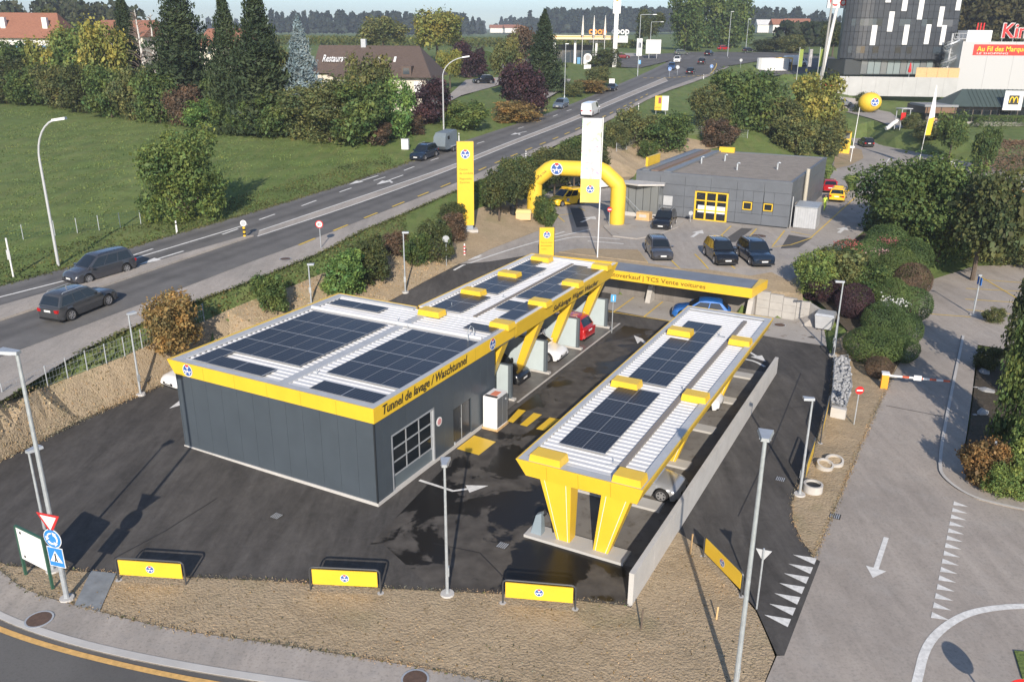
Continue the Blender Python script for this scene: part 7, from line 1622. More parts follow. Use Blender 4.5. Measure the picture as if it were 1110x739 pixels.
lamp('slim lamp at the foot of the left bank beside the tunnel', (152.6, 428), (139, 341), (.6, .8), .5, .18)
lamp('slim lamp on the bank behind the left half of the tunnel roof', (337.6, 330), (334, 287), (1, 0), .5, .18)
lamp('slim lamp on the bank where the ramp lane starts', (439.5, 317.5), (436.5, 252.5), (1, 0), .5, .18)
lamp('nearest lamp at the bottom edge between the dry strip and the side road', (795.5, 758), (832, 477), (.3, .95), .65, .24, .08, p=G(795.5, 758))
lamp('slim lamp on the kerb of the exit lane beside the concrete rings', (866.5, 537), (877.5, 433), (-1, .1), .5, .18)
lamp('slim lamp behind the gabion in front of the purple shrub', (902.5, 386), (911.5, 306), (-1, .1), .6, .12)
o = lamp('lamp post with a blue sign on the parking edge at the far right', (1054.5, 342), (1066, 299), (-1, 0), .3, .1); MB().bx(-.02, .02, -.3, .3, 2.5, 3.1).build('blue_sign', BLUE, o)
lamp('far slim lamp on the road edge above the grey estate car', (611.6, 112), (611.6, 48), (1, 0), .6, .15, group='road lamps', foot=False)
for base, top, lb in (((691, 83), (691, 16), 'tall road lamp left of the billboard'), ((704, 62), (704, 24), 'far road lamp behind the billboard with long arm'), ((788.5, 62), (788.5, 13), 'tall mast right of the plane trees'), ((808, 58), (808, 21), 'rightmost far mast beyond the roundabout')):
    lamp(lb, base, top, (1, .1), .9, .2, .09, group='road lamps', foot=False, arm=3.0 if base[0] in (691, 704) else 0)
# curved meadow lamp and the lamp by the inn
def curved(label, base, topx, head, reach, p=None):
    p = W(*base); h = hgt(p, *topx); o = thing('curved_street_lamp', label, 'lamp', p, 0, 'curved road lamps')
    mb = MB(); pts = [(0, 0, 0), (0, 0, h*.72)]+[(reach*(1-math.cos(a)), 0, h*.72+(h*.26)*math.sin(a)) for a in np.linspace(.15, 1.35, 7)]; mb.path(pts, [.11, .085]+[.07]*7, 8); mb.build('pole', LGREY, o)
    e = pts[-1]; mb = MB(); mb.hexa([(e[0]-.1, -.1, e[2]-.08), (e[0]+.9, -.2, e[2]+.06), (e[0]+.9, .2, e[2]+.06), (e[0]-.1, .1, e[2]-.08)], [(e[0]-.1, -.08, e[2]+.08), (e[0]+.9, -.16, e[2]+.24), (e[0]+.9, .16, e[2]+.24), (e[0]-.1, .08, e[2]+.08)]); mb.build('lamp_head', WHITE, o)
    return o
curved('curved grey lamp on the verge of the meadow above the people carrier', (63.5, 288), (63, 126), None, 1.9)
curved('curved lamp by the road in front of the inn', (481, 143), (481, 60), None, 3.6)
# ---- road signs on the corner post
def face(o, name, pts, m, y=-.1): mb = MB(); mb.add([(x, y, z) for x, z in pts]+[(x, y+.015, z) for x, z in pts], [tuple(range(len(pts))), tuple(range(2*len(pts)-1, len(pts)-1, -1))]+[(i, i+len(pts), (i+1) % len(pts)+len(pts), (i+1) % len(pts)) for i in range(len(pts))]); return mb.build(name, m, o)
def circ(cx, cz, r, n=24): return [(cx+r*math.cos(2*math.pi*i/n), cz+r*math.sin(2*math.pi*i/n)) for i in range(n)]
p = L2.location.copy(); SG = thing('road_sign_cluster', 'give way triangle, roundabout disc and crossing sign on the corner lamp post', 'road sign', (p.x, p.y, p.z), rad(-17))
z1, z2, z3 = hgt(p, 58, 563), hgt(p, 63, 582), hgt(p, 67, 602)
s_ = .52
tr = face(SG, 'give_way_sign', [(-s_, z1+s_*.55), (0, z1-s_*1.1), (s_, z1+s_*.55)], mat('sign_red_border', (.45, .03, .03), .4)); face(tr, 'sign_field', [(-s_*.7, z1+s_*.38), (0, z1-s_*.72), (s_*.7, z1+s_*.38)], WHITE, -.108)
ds = face(SG, 'roundabout_sign', circ(0, z2, .4), WHITE); face(ds, 'sign_field', circ(0, z2, .37), mat('sign_blue', (.03, .20, .50), .4), -.108)
for k in range(3):
    a0_ = rad(90+k*120); mb = MB(); pts = [(.22*math.cos(a0_+t), -.116, z2+.22*math.sin(a0_+t)) for t in np.linspace(0, 1.35, 7)]; mb.path(pts, .035, 4)
    e, d = pts[-1], (Vector(pts[-1])-Vector(pts[-2])).normalized(); n = Vector((-d.z, 0, d.x)); E_ = Vector(e); mb.quad(*[tuple(q) for q in (E_-n*.1, E_+d*.17, E_+n*.1)]); mb.build('sign_arrow', WHITE, ds)
sqs = face(SG, 'crossing_sign', [(-.36, z3-.42), (.36, z3-.42), (.36, z3+.42), (-.36, z3+.42)], WHITE); face(sqs, 'sign_field', [(-.33, z3-.39), (.33, z3-.39), (.33, z3+.39), (-.33, z3+.39)], MATS['sign_blue'], -.108)
face(sqs, 'sign_triangle', [(-.28, z3-.2), (.28, z3-.2), (0, z3+.28)], WHITE, -.115); mb = MB(); mb.tube((0, -.122, z3+.1), (.0, -.122, z3-.05), .025); mb.tube((0, -.122, z3-.05), (-.06, -.122, z3-.17), .02); mb.tube((0, -.122, z3-.05), (.06, -.122, z3-.17), .02); mb.tube((0, -.122, z3+.13), (0, -.122, z3+.15), .04); mb.build('sign_walker', BLACK, sqs)
# ---- white notice board
pa, pb = W(28.4, 623.6), W(57.6, 639); d = (pb-pa); NB = thing('notice_board', 'blank white notice board on two green posts at the left corner', 'notice board', pa, math.atan2(d.y, d.x)); wl_ = d.to_2d().length
ht = hgt(pb, 46, 584)
for x in (0, wl_): MB().box((x, 0, ht/2), (.09, .09, ht)).build('post', DKGREEN, NB)
zb_ = hgt(pb, 51, 619); BD = MB().bx(.05, wl_-.05, -.03, .03, zb_, ht-.02).build('board', WHITE, NB); mb = MB(); mb.bx(.0, wl_, -.04, .04, ht-.019, ht+.05); mb.build('frame', DKGREEN, NB)
for z in (zb_+.12, ht-.25): MB().bx(.25, .36, -.035, -.031, z, z+.1).build('corner_print', BLACK, BD)
# ---- low yellow banners in tube frames
def low_banner(label, pa, pb, h=1.08):
    d = pb-pa; L_ = d.to_2d().length; o = thing('banner_stand', label, 'banner', pa, math.atan2(d.y, d.x), 'low yellow banner stands')
    mb = MB(); r = .18; arc = lambda cx, cz, a0_, a1_: [(cx+r*math.cos(a), 0, cz+r*math.sin(a)) for a in np.linspace(a0_, a1_, 5)]
    mb.path([(0, 0, 0)]+arc(r, h-r, math.pi, math.pi/2)+arc(L_-r, h-r, math.pi/2, 0)+[(L_, 0, 0)], .035, 8); mb.build('frame', mat('dark_tube', (.05, .052, .055), .4), o)
    pn = MB().bx(.1, L_-.1, -.02, .02, .32, .98).build('banner_panel', YEL, o); logo('badge', pn, frame((L_/2, -.024, .65), (1, 0, 0), (0, 0, 1)), .17)
    for x in (0, L_): MB().lathe([(0, .05), (.13, .05), (.16, -.1)], 10, (x, 0, 0)).build('foot', CONCL, o)
low_banner('yellow banner stand at the left end of the front kerb', G(129, 629.5), G(202, 634.5)); low_banner('yellow banner stand in front of the tunnel hall', G(337, 639.8), G(412.7, 643.5)); low_banner('yellow banner stand in front of the vacuum canopy legs', G(545, 654), G(623.5, 661))
low_banner('yellow banner stand at the mouth of the exit lane', G(762, 604), G(803, 647)); low_banner('yellow banner stand edge on beside the gabion at the exit lane', G(896.5, 449), G(889, 481), 1.2); low_banner('yellow banner stand edge on above the concrete ring', G(881, 496), G(871, 527), 1.2)
# ---- single signs on posts
def post_sign(name, label, base, c, rpx, kind, rz=0.0, cat='road sign'):
    p = W(*base); o = thing(name, label, cat, p, rz); z = hgt(p, *c); k = (p.y*math.cos(PITCH)+(CAMH-p.z-z)*math.sin(PITCH))/FPX; r = rpx*k
    MB().tube((0, 0, 0), (0, 0, z+r*.8), .035).build('post', GALV, o)
    if kind == 'noentry': a = face(o, 'disc', circ(0, z, r), RED, -.06); face(a, 'bar', [(-r*.72, z-r*.18), (r*.72, z-r*.18), (r*.72, z+r*.18), (-r*.72, z+r*.18)], WHITE, -.068)
    elif kind == 'limit': a = face(o, 'disc', circ(0, z, r), RED, -.06); face(a, 'field', circ(0, z, r*.76), WHITE, -.068); text_mesh('number', '80', r*1.0, TEXT, a, frame((-r*.5, -.075, z-r*.33), (1, 0, 0), (0, 0, 1)))
    elif kind == 'grey': face(o, 'disc', circ(0, z, r), ALU, -.06)
    elif kind == 'triback': face(o, 'plate', [(-r, z+r*.5), (0, z-r*1.2), (r, z+r*.5)], LGREY, -.06)
    elif kind == 'blue': a = face(o, 'disc', circ(0, z, r), WHITE, -.06); face(a, 'field', circ(0, z, r*.9), BLUE, -.068); face(a, 'arrow', [(-r*.1, z+r*.5), (r*.1, z+r*.5), (r*.1, z-r*.1), (r*.4, z-r*.1), (0, z-r*.6), (-r*.4, z-r*.1), (-r*.1, z-r*.1)][::-1], WHITE, -.074)
    elif kind == 'bluesq': a = face(o, 'plate', [(-r*.7, z-r), (r*.7, z-r), (r*.7, z+r), (-r*.7, z+r)], mat('sky_blue_sign', (.08, .33, .62), .4), -.06); face(a, 'mark', [(-r*.12, z-r*.7), (r*.12, z-r*.7), (r*.12, z+r*.7), (-r*.12, z+r*.7)], WHITE, -.068)
    elif kind == 'board': face(o, 'plate', [(-r, z-r*.8), (r, z-r*.8), (r, z+r*.8), (-r, z+r*.8)], WHITE, -.06)
    return o
post_sign('no_entry_sign', 'red no entry sign on a thin post between the gabion and the side road', (925.4, 461), (930.4, 422.6), 4.6, 'noentry')
post_sign('no_entry_sign', 'small no entry sign on the pavement inside the right arch leg', (660, 246), (659.5, 227), 2.6, 'noentry')
post_sign('give_way_sign', 'small triangular sign seen from behind in the corner bed on the right', (1068.4, 528), (1078.5, 481), 4.2, 'triback', rad(60))
post_sign('speed_limit_sign', 'round red bordered sign on the near verge of the main road', (348, 269), (346, 243), 4.2, 'limit')
post_sign('round_sign', 'round grey sign back on the bank left of the yellow pylon', (484, 288.5), (483.2, 259), 3.8, 'grey')
post_sign('direction_sign', 'blue post sign at the end of the last wash bay', (663, 361), (660, 323), 4.0, 'bluesq')
post_sign('keep_right_sign', 'left of the blue discs on the traffic island before the roundabout', (725.5, 84), (725, 75), 2.0, 'blue'); post_sign('keep_right_sign', 'white backed sign on the traffic island behind the blue disc', (734, 82), (734.5, 73), 2.0, 'grey'); post_sign('keep_right_sign', 'blue disc on the right of the approach to the roundabout', (770.5, 82), (770, 72), 1.8, 'blue')
post_sign('parking_sign', 'small blue square sign on the grass left of the billboard', (693, 72), (693, 67.5), 2.0, 'bluesq'); post_sign('direction_board', 'small white arrow board beside the black sports car', (663, 94), (659, 88), 3.0, 'board'); post_sign('round_notice_sign', 'white round notice on a post beside the roundabout verge', (802.5, 74), (802.5, 65.5), 1.6, 'grey')
post_sign('no_entry_sign', 'round sign at the bottom right corner of which only the top shows', (1091, 790), (1091, 745.5), 14, 'noentry')
post_sign('give_way_sign', 'triangular sign seen from behind at the mouth of the exit lane', (820, 660), (823.5, 600), 8.5, 'triback', rad(160))
post_sign('wall_sign', 'small white round sign beside the garage door', (748, 241), (748.5, 231), 2.4, 'grey')
# bollards and marker posts
def marker(label, base, h=1.05, stripes=(BLACK,), wpx=None, name='marker_post'):
    p = W(*base); o = thing(name, label, 'post', p, rad(10)); MB().hexa([(-.07, -.05, 0), (.07, -.05, 0), (.07, .05, 0), (-.07, .05, 0)], [(-.05, -.04, h), (.05, -.04, h), (.05, .04, h+.04), (-.05, .04, h+.04)]).build('post', WHITE, o)
    for i, m in enumerate(stripes): MB().bx(-.074, .074, -.055, .055, h*.72-i*.28, h*.72-i*.28+.13).build('stripe', m, o)
marker('white marker post with black band on the meadow verge', (192, 253)); marker('white marker post behind the horse trailer', (497.5, 153)); marker('white marker post beside the black sports car', (653.5, 100)); marker('red and white marker post near the ramp lane', (503.5, 277), 1.0, (RED, RED, RED)); marker('white marker post on the right road edge before the roundabout', (762.5, 86)); marker('white marker post on the path edge below the main road', (692, 119)); marker('thin white stake in the path verge above the arch', (570, 171), .8)
p = W(265.5, 258.5); o = thing('traffic_bollard', 'yellow and black bollard with round disc at the tip of the median island', 'bollard', (p.x, p.y, p.z+.15), 0)
for i in range(5): MB().tube((0, 0, i*.17), (0, 0, i*.17+.169), .11, n=12).build('band', YEL if i % 2 == 0 else BLACK, o)
face(o, 'disc', circ(0, 1.15, .26), WHITE, -.05); face(o, 'disc_field', circ(0, 1.15, .2), ALU, -.058)
p = W(14.6, 300); o = thing('roadside_post', 'tall white roadside post with small plate at the left edge', 'post', p, 0); h = hgt(p, 4, 258); MB().tube((0, 0, 0), (0, 0, h), .06).build('post', WHITE, o); MB().bx(-.12, .12, -.09, -.06, h*.45, h*.7).build('plate', LGREY, o)
p = W(439.5, 162); o = thing('switch_cabinet', 'small white switch cabinet on the grass left of the horse trailer', 'cabinet', p, rad(-10)); MB().bx(-.45, .45, -.25, .25, 0, 1.25).build('body', WHITE, o); MB().bx(-.48, .48, -.28, .28, 1.25, 1.32).build('cap', LGREY, o); MB().bx(-.01, .01, -.262, -.251, .1, 1.2).build('door_joint', ALU, o)
# ---- barrier
p = W(957.4, 421); q = W(1027, 428); B_ = thing('barrier_gate', 'lowered red and white barrier with orange post across the side road', 'barrier', p, math.atan2(q.y-p.y, q.x-p.x)); L_ = (q-p).to_2d().length
MB().bx(-.2, .2, -.18, .18, 0, .95).build('post', mat('barrier_orange', (.75, .33, .03), .4), B_); MB().bx(-.22, .22, -.2, .2, .951, 1.08).build('cap', WHITE, B_)
for i in range(9): MB().bx(.2+i*(L_-.2)/9, .2+(i+1)*(L_-.2)/9-.004, -.04, .04, .84, .95).build('arm_section', mat('barrier_red', (.50, .10, .05), .5) if i % 2 == 0 and i > 0 else WHITE, B_)
MB().bx(L_*.5-.22, L_*.5+.22, -.06, .06, .76, 1.06).build('arm_plate', WHITE, B_)
# ---- gabion: wire basket of stones
gp = gz([(903.5, 396), (918, 395), (922, 428), (914, 452), (899.5, 446), (902, 425)]); cx_ = sum((q.x for q in gp))/6; cy_ = sum((q.y for q in gp))/6
GB = thing('gabion', 'grey wire basket filled with stones beside the exit lane', 'gabion', (cx_, cy_, .03), 0)
rs = random.Random(3); mb = MB(); mb.prism([(q.x-cx_, q.y-cy_) for q in gp][::-1], 0, .55); mb.build('stone_core', mat('gabion_core', (.16, .165, .17), .9), GB)
def stone_mesh(seed):
    r_ = random.Random(seed); bm = bmesh.new(); bmesh.ops.create_icosphere(bm, subdivisions=1, radius=.13)
    for v in bm.verts: v.co *= r_.uniform(.75, 1.2); v.co.z *= .75
    me = bpy.data.meshes.new('stone'); bm.to_mesh(me); bm.free(); me.materials.append(mat('gabion_stone', (.28, .285, .29), .9, var=.35, vscale=3)); return me
STN = [stone_mesh(i) for i in range(4)]; xs = [q.x-cx_ for q in gp]; ys = [q.y-cy_ for q in gp]; k = 0
while k < 210:
    x, y = rs.uniform(min(xs), max(xs)), rs.uniform(min(ys), max(ys))
    if not inpoly(np.array([x]), np.array([y]), [(q.x-cx_, q.y-cy_) for q in gp])[0]: continue
    s = mk('stone', STN[k % 4], GB); s.location = (x, y, .56+rs.uniform(-.03, .05)); s.rotation_euler = (rs.uniform(0, 6), rs.uniform(0, 6), rs.uniform(0, 6)); k += 1
mb = MB()
for i in range(len(gp)):
    a, b = gp[i], gp[(i+1) % 6]
    for z in (.1, .35, .66): mb.tube((a.x-cx_, a.y-cy_, z), (b.x-cx_, b.y-cy_, z), .014, n=5)
tag(mb.build('wire_frame', GALV, GB))
MB().box((gp[3].x-cx_-.35, gp[3].y-cy_-.1, .3), (.8, .35, .6), rad(-30)).build('footing_block', CONCL, GB)
# concrete rings
for base, rr, tilt, lb in (((893, 507), .42, -.5, 'tilted concrete ring left of the pair on the dry strip'), ((904, 503), .45, .45, 'tilted concrete ring right of the pair on the dry strip'), ((880.5, 533), .45, 0, 'upright concrete shaft ring with dark opening near the lane lamp')):
    p = W(*base); o = thing('concrete_ring', lb, 'ring', p, 0); mb = MB(); hh_ = .45 if not tilt else .3; mb.lathe([(rr*.78, .1), (rr*.78, hh_), (rr, hh_), (rr, 0)], 20); b = mb.build('ring', CONC, o, smooth=40); MB().lathe([(0, hh_-.1), (rr*.78, hh_-.1)], 20).build('soil_fill' if tilt else 'shaft_opening', M_BANK if tilt else BLACK, o); o.rotation_euler = (abs(tilt)*.45, -.2*tilt, 0)
# manholes
for px, py, r, lb in ((43, 673, .42, 'rusty manhole cover in the front footpath'), (309.5, 281.5, .4, 'manhole cover in the roadside footpath'), (822.5, 256.5, .7, 'manhole cover in the upper yard'), (450, 738, .4, 'manhole cover cut by the bottom edge'), (845, 353, .4, 'manhole in the concrete forecourt')):
    p = W(px, py, .085 if py > 600 else .06); o = thing('manhole_cover', lb, 'manhole', p, 0, 'manhole covers'); MB().lathe([(0, .012), (r, .012), (r, 0)], 24).build('cover', mat('rusty_iron', (.10, .062, .045), .8, var=.3, vscale=6), o); MB().lathe([(r+.004, .014), (r+.07, .014), (r+.07, 0)], 24).build('ring', ALU, o)
for px, py, lb in ((300, 560, 'square drain grate in the middle of the wash lot'), (545, 592, 'square drain grate in front of the vacuum canopy'), (846, 520, 'square drain grate in the exit lane'), (905, 560, 'square drain grate at the edge of the side road')):
    p = W(px, py, .045); o = thing('drain_grate', lb, 'drain', p, RZB, 'drain grates'); MB().bx(-.24, .24, -.24, .24, 0, .008).build('frame', mat('cast_iron', (.05, .045, .04), .7), o)
    for i in range(5): MB().bx(-.2, .2, -.18+i*.085, -.14+i*.085, .0085, .016).build('bar', ALU, o)
# bins, railing at the end of the lane
p = W(893, 357); o = thing('waste_container', 'grey wheeled waste container at the end of the concrete forecourt', 'container', p, rad(-30))
MB().hexa([(-.55, -.4, .15), (.55, -.4, .15), (.55, .4, .15), (-.55, .4, .15)], [(-.68, -.52, 1.15), (.68, -.52, 1.15), (.68, .52, 1.15), (-.68, .52, 1.15)]).build('body', LGREY, o); MB().hexa([(-.7, -.55, 1.15), (.7, -.55, 1.15), (.7, .55, 1.15), (-.7, .55, 1.15)], [(-.62, -.45, 1.3), (.62, -.45, 1.3), (.62, .5, 1.38), (-.62, .5, 1.38)]).build('lid', ALU, o)
for x in (-.45, .45): MB().tube((x, -.35, .08), (x+.06, -.35, .08), .08, n=10).build('wheel', RUBBER, o)
o = thing('steel_railing', 'slim grey steel railing with yellow panel above the gabion', 'railing', W(903, 392), 0); a, b = W(903, 392), W(907, 362); d = b-a
for t in (0, .5, 1): MB().tube(tuple(d*t), tuple(d*t+Vector((0, 0, 1.3))), .035).build('post', GALV, o)
for z in (.7, 1.28): MB().tube(tuple(Vector((0, 0, z))), tuple(d+Vector((0, 0, z))), .03).build('rail', GALV, o)
n_ = Vector((-d.y, d.x, 0)).normalized()*.02; MB().quad(tuple(d*.08+Vector((0, 0, .2))), tuple(d*.48+Vector((0, 0, .2))), tuple(d*.48+Vector((0, 0, .65))), tuple(d*.08+Vector((0, 0, .65)))).build('yellow_panel', YEL, o)
# ---- fences
def fence(label, pts, n, h, meshm, postm=GALV):
    p = resample(pts, max(.5, sum((Vector(b)-Vector(a)).to_2d().length for a, b in zip(pts, pts[1:]))/n)); o = thing('wire_fence', label, 'fence', (p[0].x, p[0].y, h1(p[0].x, p[0].y)), 0); z0 = o.location.z
    prev = None
    for q in p:
        z = h1(q.x, q.y)-z0; c = (q.x-p[0].x, q.y-p[0].y, z); MB().tube(c, (c[0], c[1], z+h), .035, n=6).build('post', postm, o)
        if prev is not None:
            mb = MB()
            for k in range(4): zz = h*(.1+.28*k); mb.tube((prev[0], prev[1], prev[2]+zz), (c[0], c[1], c[2]+zz), .008, n=4)
            L_ = math.hypot(c[0]-prev[0], c[1]-prev[1]); nv = int(L_/.2)
            for k in range(1, nv): t = k/nv; x, y, zz = prev[0]+(c[0]-prev[0])*t, prev[1]+(c[1]-prev[1])*t, prev[2]+(c[2]-prev[2])*t; mb.tube((x, y, zz+h*.08), (x, y, zz+h*.95), .006, n=3)
            tag(mb.build('wire_mesh', meshm, o), kind='stuff')
        prev = c
fence('wire fence with thin grey posts along the top of the lot bank', FENCE[2:14], 12, 1.25, GALV)
fence('green wire fence along the foot of the meadow slope', [W(-10, 264), W(60, 256), W(153, 244)], 7, 1.3, DKGREEN)
fence('wire fence on the slope behind the garage', [W(668, 165), W(700, 150), W(760, 146), W(810, 150)], 9, 1.3, GALV)
# ---- flags, balloon, advertising
p = W(995, 182); o = thing('beach_flag', 'slim white and yellow feather flag by the back road', 'flag', p, 0); h = hgt(p, 1003, 92)
mb = MB(); mb.path([(0, 0, 0), (.25, 0, h*.5), (.7, 0, h)], [.05, .04, .02], 6); mb.build('pole', WHITE, o); MB().hexa([(.2, -.01, h*.4), (1.0, -.01, h*.4), (1.0, .01, h*.4), (.2, .01, h*.4)], [(.4, -.01, h*.6), (1.2, -.01, h*.62), (1.2, .01, h*.62), (.4, .01, h*.6)]).build('yellow_cloth', YEL, o); MB().hexa([(.4, -.01, h*.6), (1.2, -.01, h*.62), (1.2, .01, h*.62), (.4, .01, h*.6)], [(.68, -.01, h*.99), (.78, -.01, h*.99), (.78, .01, h*.99), (.68, .01, h*.99)]).build('white_cloth', FABW, o)
p = W(921.8, 175.7); o = thing('balloon_mast', 'white mast beside the yellow sign, with a yellow club balloon', 'balloon', p, 0); h = hgt(p, 931, 105)
MB().tube((0, 0, 0), (.3, 0, h), .07, .05).build('mast', WHITE, o); k = p.y/FPX
mb = MB(); R_b = 11*k*1.05; mb.lathe([(R_b*math.sin(a), -R_b*.86*math.cos(a)) for a in np.linspace(0.01, math.pi-.01, 13)], 20, (11.5*k, 0, hgt(p, 943, 111))); mb.build('balloon', YELF, o, smooth=60); logo('badge', o, frame((11.9*k, -R_b*1.0-.06, hgt(p, 943.5, 110)), (1, 0, 0), (0, 0, 1)), R_b*.36)
p = W(914.5, 167); o = thing('yellow_totem', 'yellow totem sign with dark emblem behind the garage', 'sign', p, rad(-10)); k = p.y/FPX; MB().bx(-5.2*k, 5.2*k, -.2, .2, 0, 24*k).build('body', YEL, o); MB().bx(-3.6*k, 3.8*k, -.215, -.201, 16*k, 22*k).build('emblem', mat('emblem_grey', (.12, .12, .10), .5), o); MB().bx(5.4*k, 10*k, -.1, .3, 1.0, 8.5*k).build('white_plate', WHITE, o)
p = W(1028, 191.5); o = thing('white_sign_slab', 'plain white slab sign on the back road verge at the right', 'sign', p, rad(-10)); k = p.y/FPX; MB().hexa([(-2.8*k, -.1, 0), (2.4*k, -.1, 0), (2.4*k, .1, 0), (-2.8*k, .1, 0)], [(-1.4*k, -.1, 16.5*k), (3.8*k, -.1, 16.5*k), (3.8*k, .1, 16.5*k), (-1.4*k, .1, 16.5*k)]).build('slab', WHITE, o); MB().bx(-3*k, 3*k, -.2, .2, -.2, .12).build('foot', CONC, o)
p = W(716, 124); o = thing('advertising_board', 'yellow and white advertising board on the slope beside the main road', 'sign', p, rad(-8)); k = p.y/FPX
MB().bx(-6.5*k, .8*k, -.08, .0, 4*k, 18.5*k).build('yellow_half', YEL, o); MB().bx(.8*k, 7.5*k, -.08, .0, 4*k, 18.5*k).build('white_half', WHITE, o); MB().bx(-3*k, -.2*k, -.1, -.081, 11*k, 17*k).build('picture', mat('picture_red', (.25, .04, .05), .5), o); text_mesh('lettering', 'ACTION', 2.0*k, RED, o, frame((-6*k, -.09, 6*k), (1, 0, 0), (0, 0, 1)), width=5.5*k)
for x in (-5*k, 5*k): MB().tube((x, .05, -.2), (x, .05, 5*k), .06).build('post', ALU, o)
p = W(707.5, 64); o = thing('billboard', 'blank white billboard on the grass before the roundabout', 'billboard', p, 0); k = p.y/FPX; MB().bx(-7.6*k, 7.6*k, -.1, .1, 5*k, 18.5*k).build('panel', WHITE, o)
for x in (-4*k, 4*k): MB().tube((x, .15, -.3), (x, .15, 6*k), .1).build('post', LGREY, o)
p = W(692.5, 61); o = thing('price_totem', 'white price totem of the filling station left of the billboard', 'sign', p, 0); k = p.y/FPX; MB().bx(-2.8*k, 2.8*k, -.3, .3, 0, 17*k).build('body', WHITE, o); MB().bx(-1.2*k, 1.6*k, -.32, -.301, 8*k, 13*k).build('price_field', mat('price_dark', (.06, .07, .10), .4), o)
p = W(636.6, 75); o = thing('round_sign_board', 'white round board on a white plinth before the filling station', 'sign', p, 0); k = p.y/FPX; MB().bx(-3.6*k, 3.6*k, -.2, .2, 0, 4.2*k).build('plinth', WHITE, o); a = face(o, 'disc', circ(0, 11*k, 4.2*k), WHITE, -.1); face(a, 'print', circ(0, 11*k, 2.6*k), mat('print_grey', (.35, .33, .32), .5), -.108); MB().tube((0, 0, 4*k), (0, 0, 8*k), .08).build('post', ALU, o)
# kiosk and shelter beside the roundabout exit
p = W(838, 76.5); o = thing('bus_shelter', 'white curved kiosk with yellow framed shelter beyond the thicket', 'shelter', p, 0); k = p.y/FPX
mb = MB(); mb.lathe([(4.4, 0), (4.4, 12*k)], 20, (-1*k, 0, 0)); mb.v = [(x, y*.6, z) for x, y, z in mb.v]; mb.build('curved_wall', WHITE, o)
MB().bx(4*k, 19*k, -.3, 2.5, 11.2*k, 12.6*k).build('roof', mat('shelter_yellow', (.70, .42, .05), .5), o)
for x in (8*k, 12*k, 18.5*k): MB().bx(x-.1, x+.1, -.2, 0, 0, 11.2*k).build('post', MATS['shelter_yellow'], o)
MB().bx(8.2*k, 18.3*k, 1.8, 1.9, .4, 10.5*k).build('glass', PANE, o)
for i, (px, lb) in enumerate(((865, 'left green and yellow banner flag behind the thicket'), (875, 'patterned grey banner flag behind the thicket'), (887, 'right green and yellow banner flag behind the thicket'))):
    p = W(px, 88); o = thing('banner_flag', lb, 'flag', p, 0, 'banner flags'); k = p.y/FPX; MB().tube((-1.8*k, 0, 0), (-1.8*k, 0, 33*k), .08).build('pole', LGREY, o); MB().bx(-1.6*k, 2.2*k, -.03, .03, 14*k, 31*k).build('cloth', [mat('flag_green', (.22, .28, .05), .7), mat('flag_grey', (.30, .29, .30), .7, var=.5, vscale=1.5), MATS['flag_green']][i] if i != 2 else MATS['flag_green'], o)
p = W(889, 96); o = thing('grey_mast', 'thick leaning grey mast in front of the hotel forecourt', 'mast', p, 0); h = hgt(p, 894, -6); MB().tube((0, 0, 0), (.3, 0, h), .3, .22, 10).build('mast', mat('mast_grey', (.30, .29, .27), .6), o); MB().bx(-.4, .4, -.4, .4, -.1, .3).build('foot', CONC, o)
p = W(252, 128); o = thing('garden_parasol', 'open turquoise garden parasol behind the meadow hedge', 'parasol', p, 0); h = hgt(p, 252, 94); MB().tube((0, 0, 0), (0, 0, h-.1), .04).build('pole', WOOD, o); MB().lathe([(0, h), (1.8, h-.75), (1.78, h-.9)], 8).build('cover', mat('turquoise_fabric', (.05, .38, .50), .6), o)
# dark terrace pots and play structure of the restaurant
p = W(975, 141); o = thing('playground_tower', 'grey and red playground tower beside the burger restaurant', 'playground', p, rad(10)); k = p.y/FPX
for x, y in ((0, 0), (1.6, 0), (0, 1.6), (1.6, 1.6)): MB().tube((x, y, 0), (x, y, 3.6), .08).build('post', ALU, o)
MB().bx(-.1, 1.7, -.1, 1.7, 1.5, 1.6).build('deck', ALU, o); MB().bx(-.2, .7, -.15, -.05, 1.7, 3.0).build('red_panel', RED, o); MB().bx(1.0, 1.8, -.15, -.05, 1.6, 2.6).build('green_panel', DKGREEN, o); MB().bx(-.2, 1.9, -.2, 1.8, 3.6, 3.75).build('roof', LGREY, o); mb = MB(); mb.path([(-.1, .8, 1.55), (-.9, .8, 1.1), (-1.8, .8, .3), (-2.2, .8, .2)], .35, 8); mb.build('slide', WHITE, o)
p = W(1016, 137); o = thing('order_board', 'orange wooden menu board on the restaurant terrace', 'sign', p, 0); k = p.y/FPX; MB().bx(-6*k, 6*k, -.1, .1, 2*k, 8*k).build('board', WOOD, o); MB().bx(-4*k, 5*k, -.12, -.101, 3*k, 7*k).build('picture', mat('picture_brown', (.14, .06, .05), .5), o); MB().bx(-7*k, 3*k, -.3, -.12, 0, 2.5*k).build('planter', mat('planter_orange', (.45, .17, .05), .6), o)
p = W(567.5, 238); o = thing('fan_box', 'small pale wooden box at the foot of the left arch leg', 'box', p, rad(-5)); MB().bx(-.75, .75, -.5, .5, .05, .75).build('box', mat('box_tan', (.60, .42, .22), .6), o); MB().hexa([(-.8, -.55, .75), (.8, -.55, .75), (.8, .55, .75), (-.8, .55, .75)], [(-.72, -.1, .98), (.72, -.1, .98), (.72, .5, .98), (-.72, .5, .98)]).build('lid', mat('lid_yellow', (.72, .60, .26), .6), o)
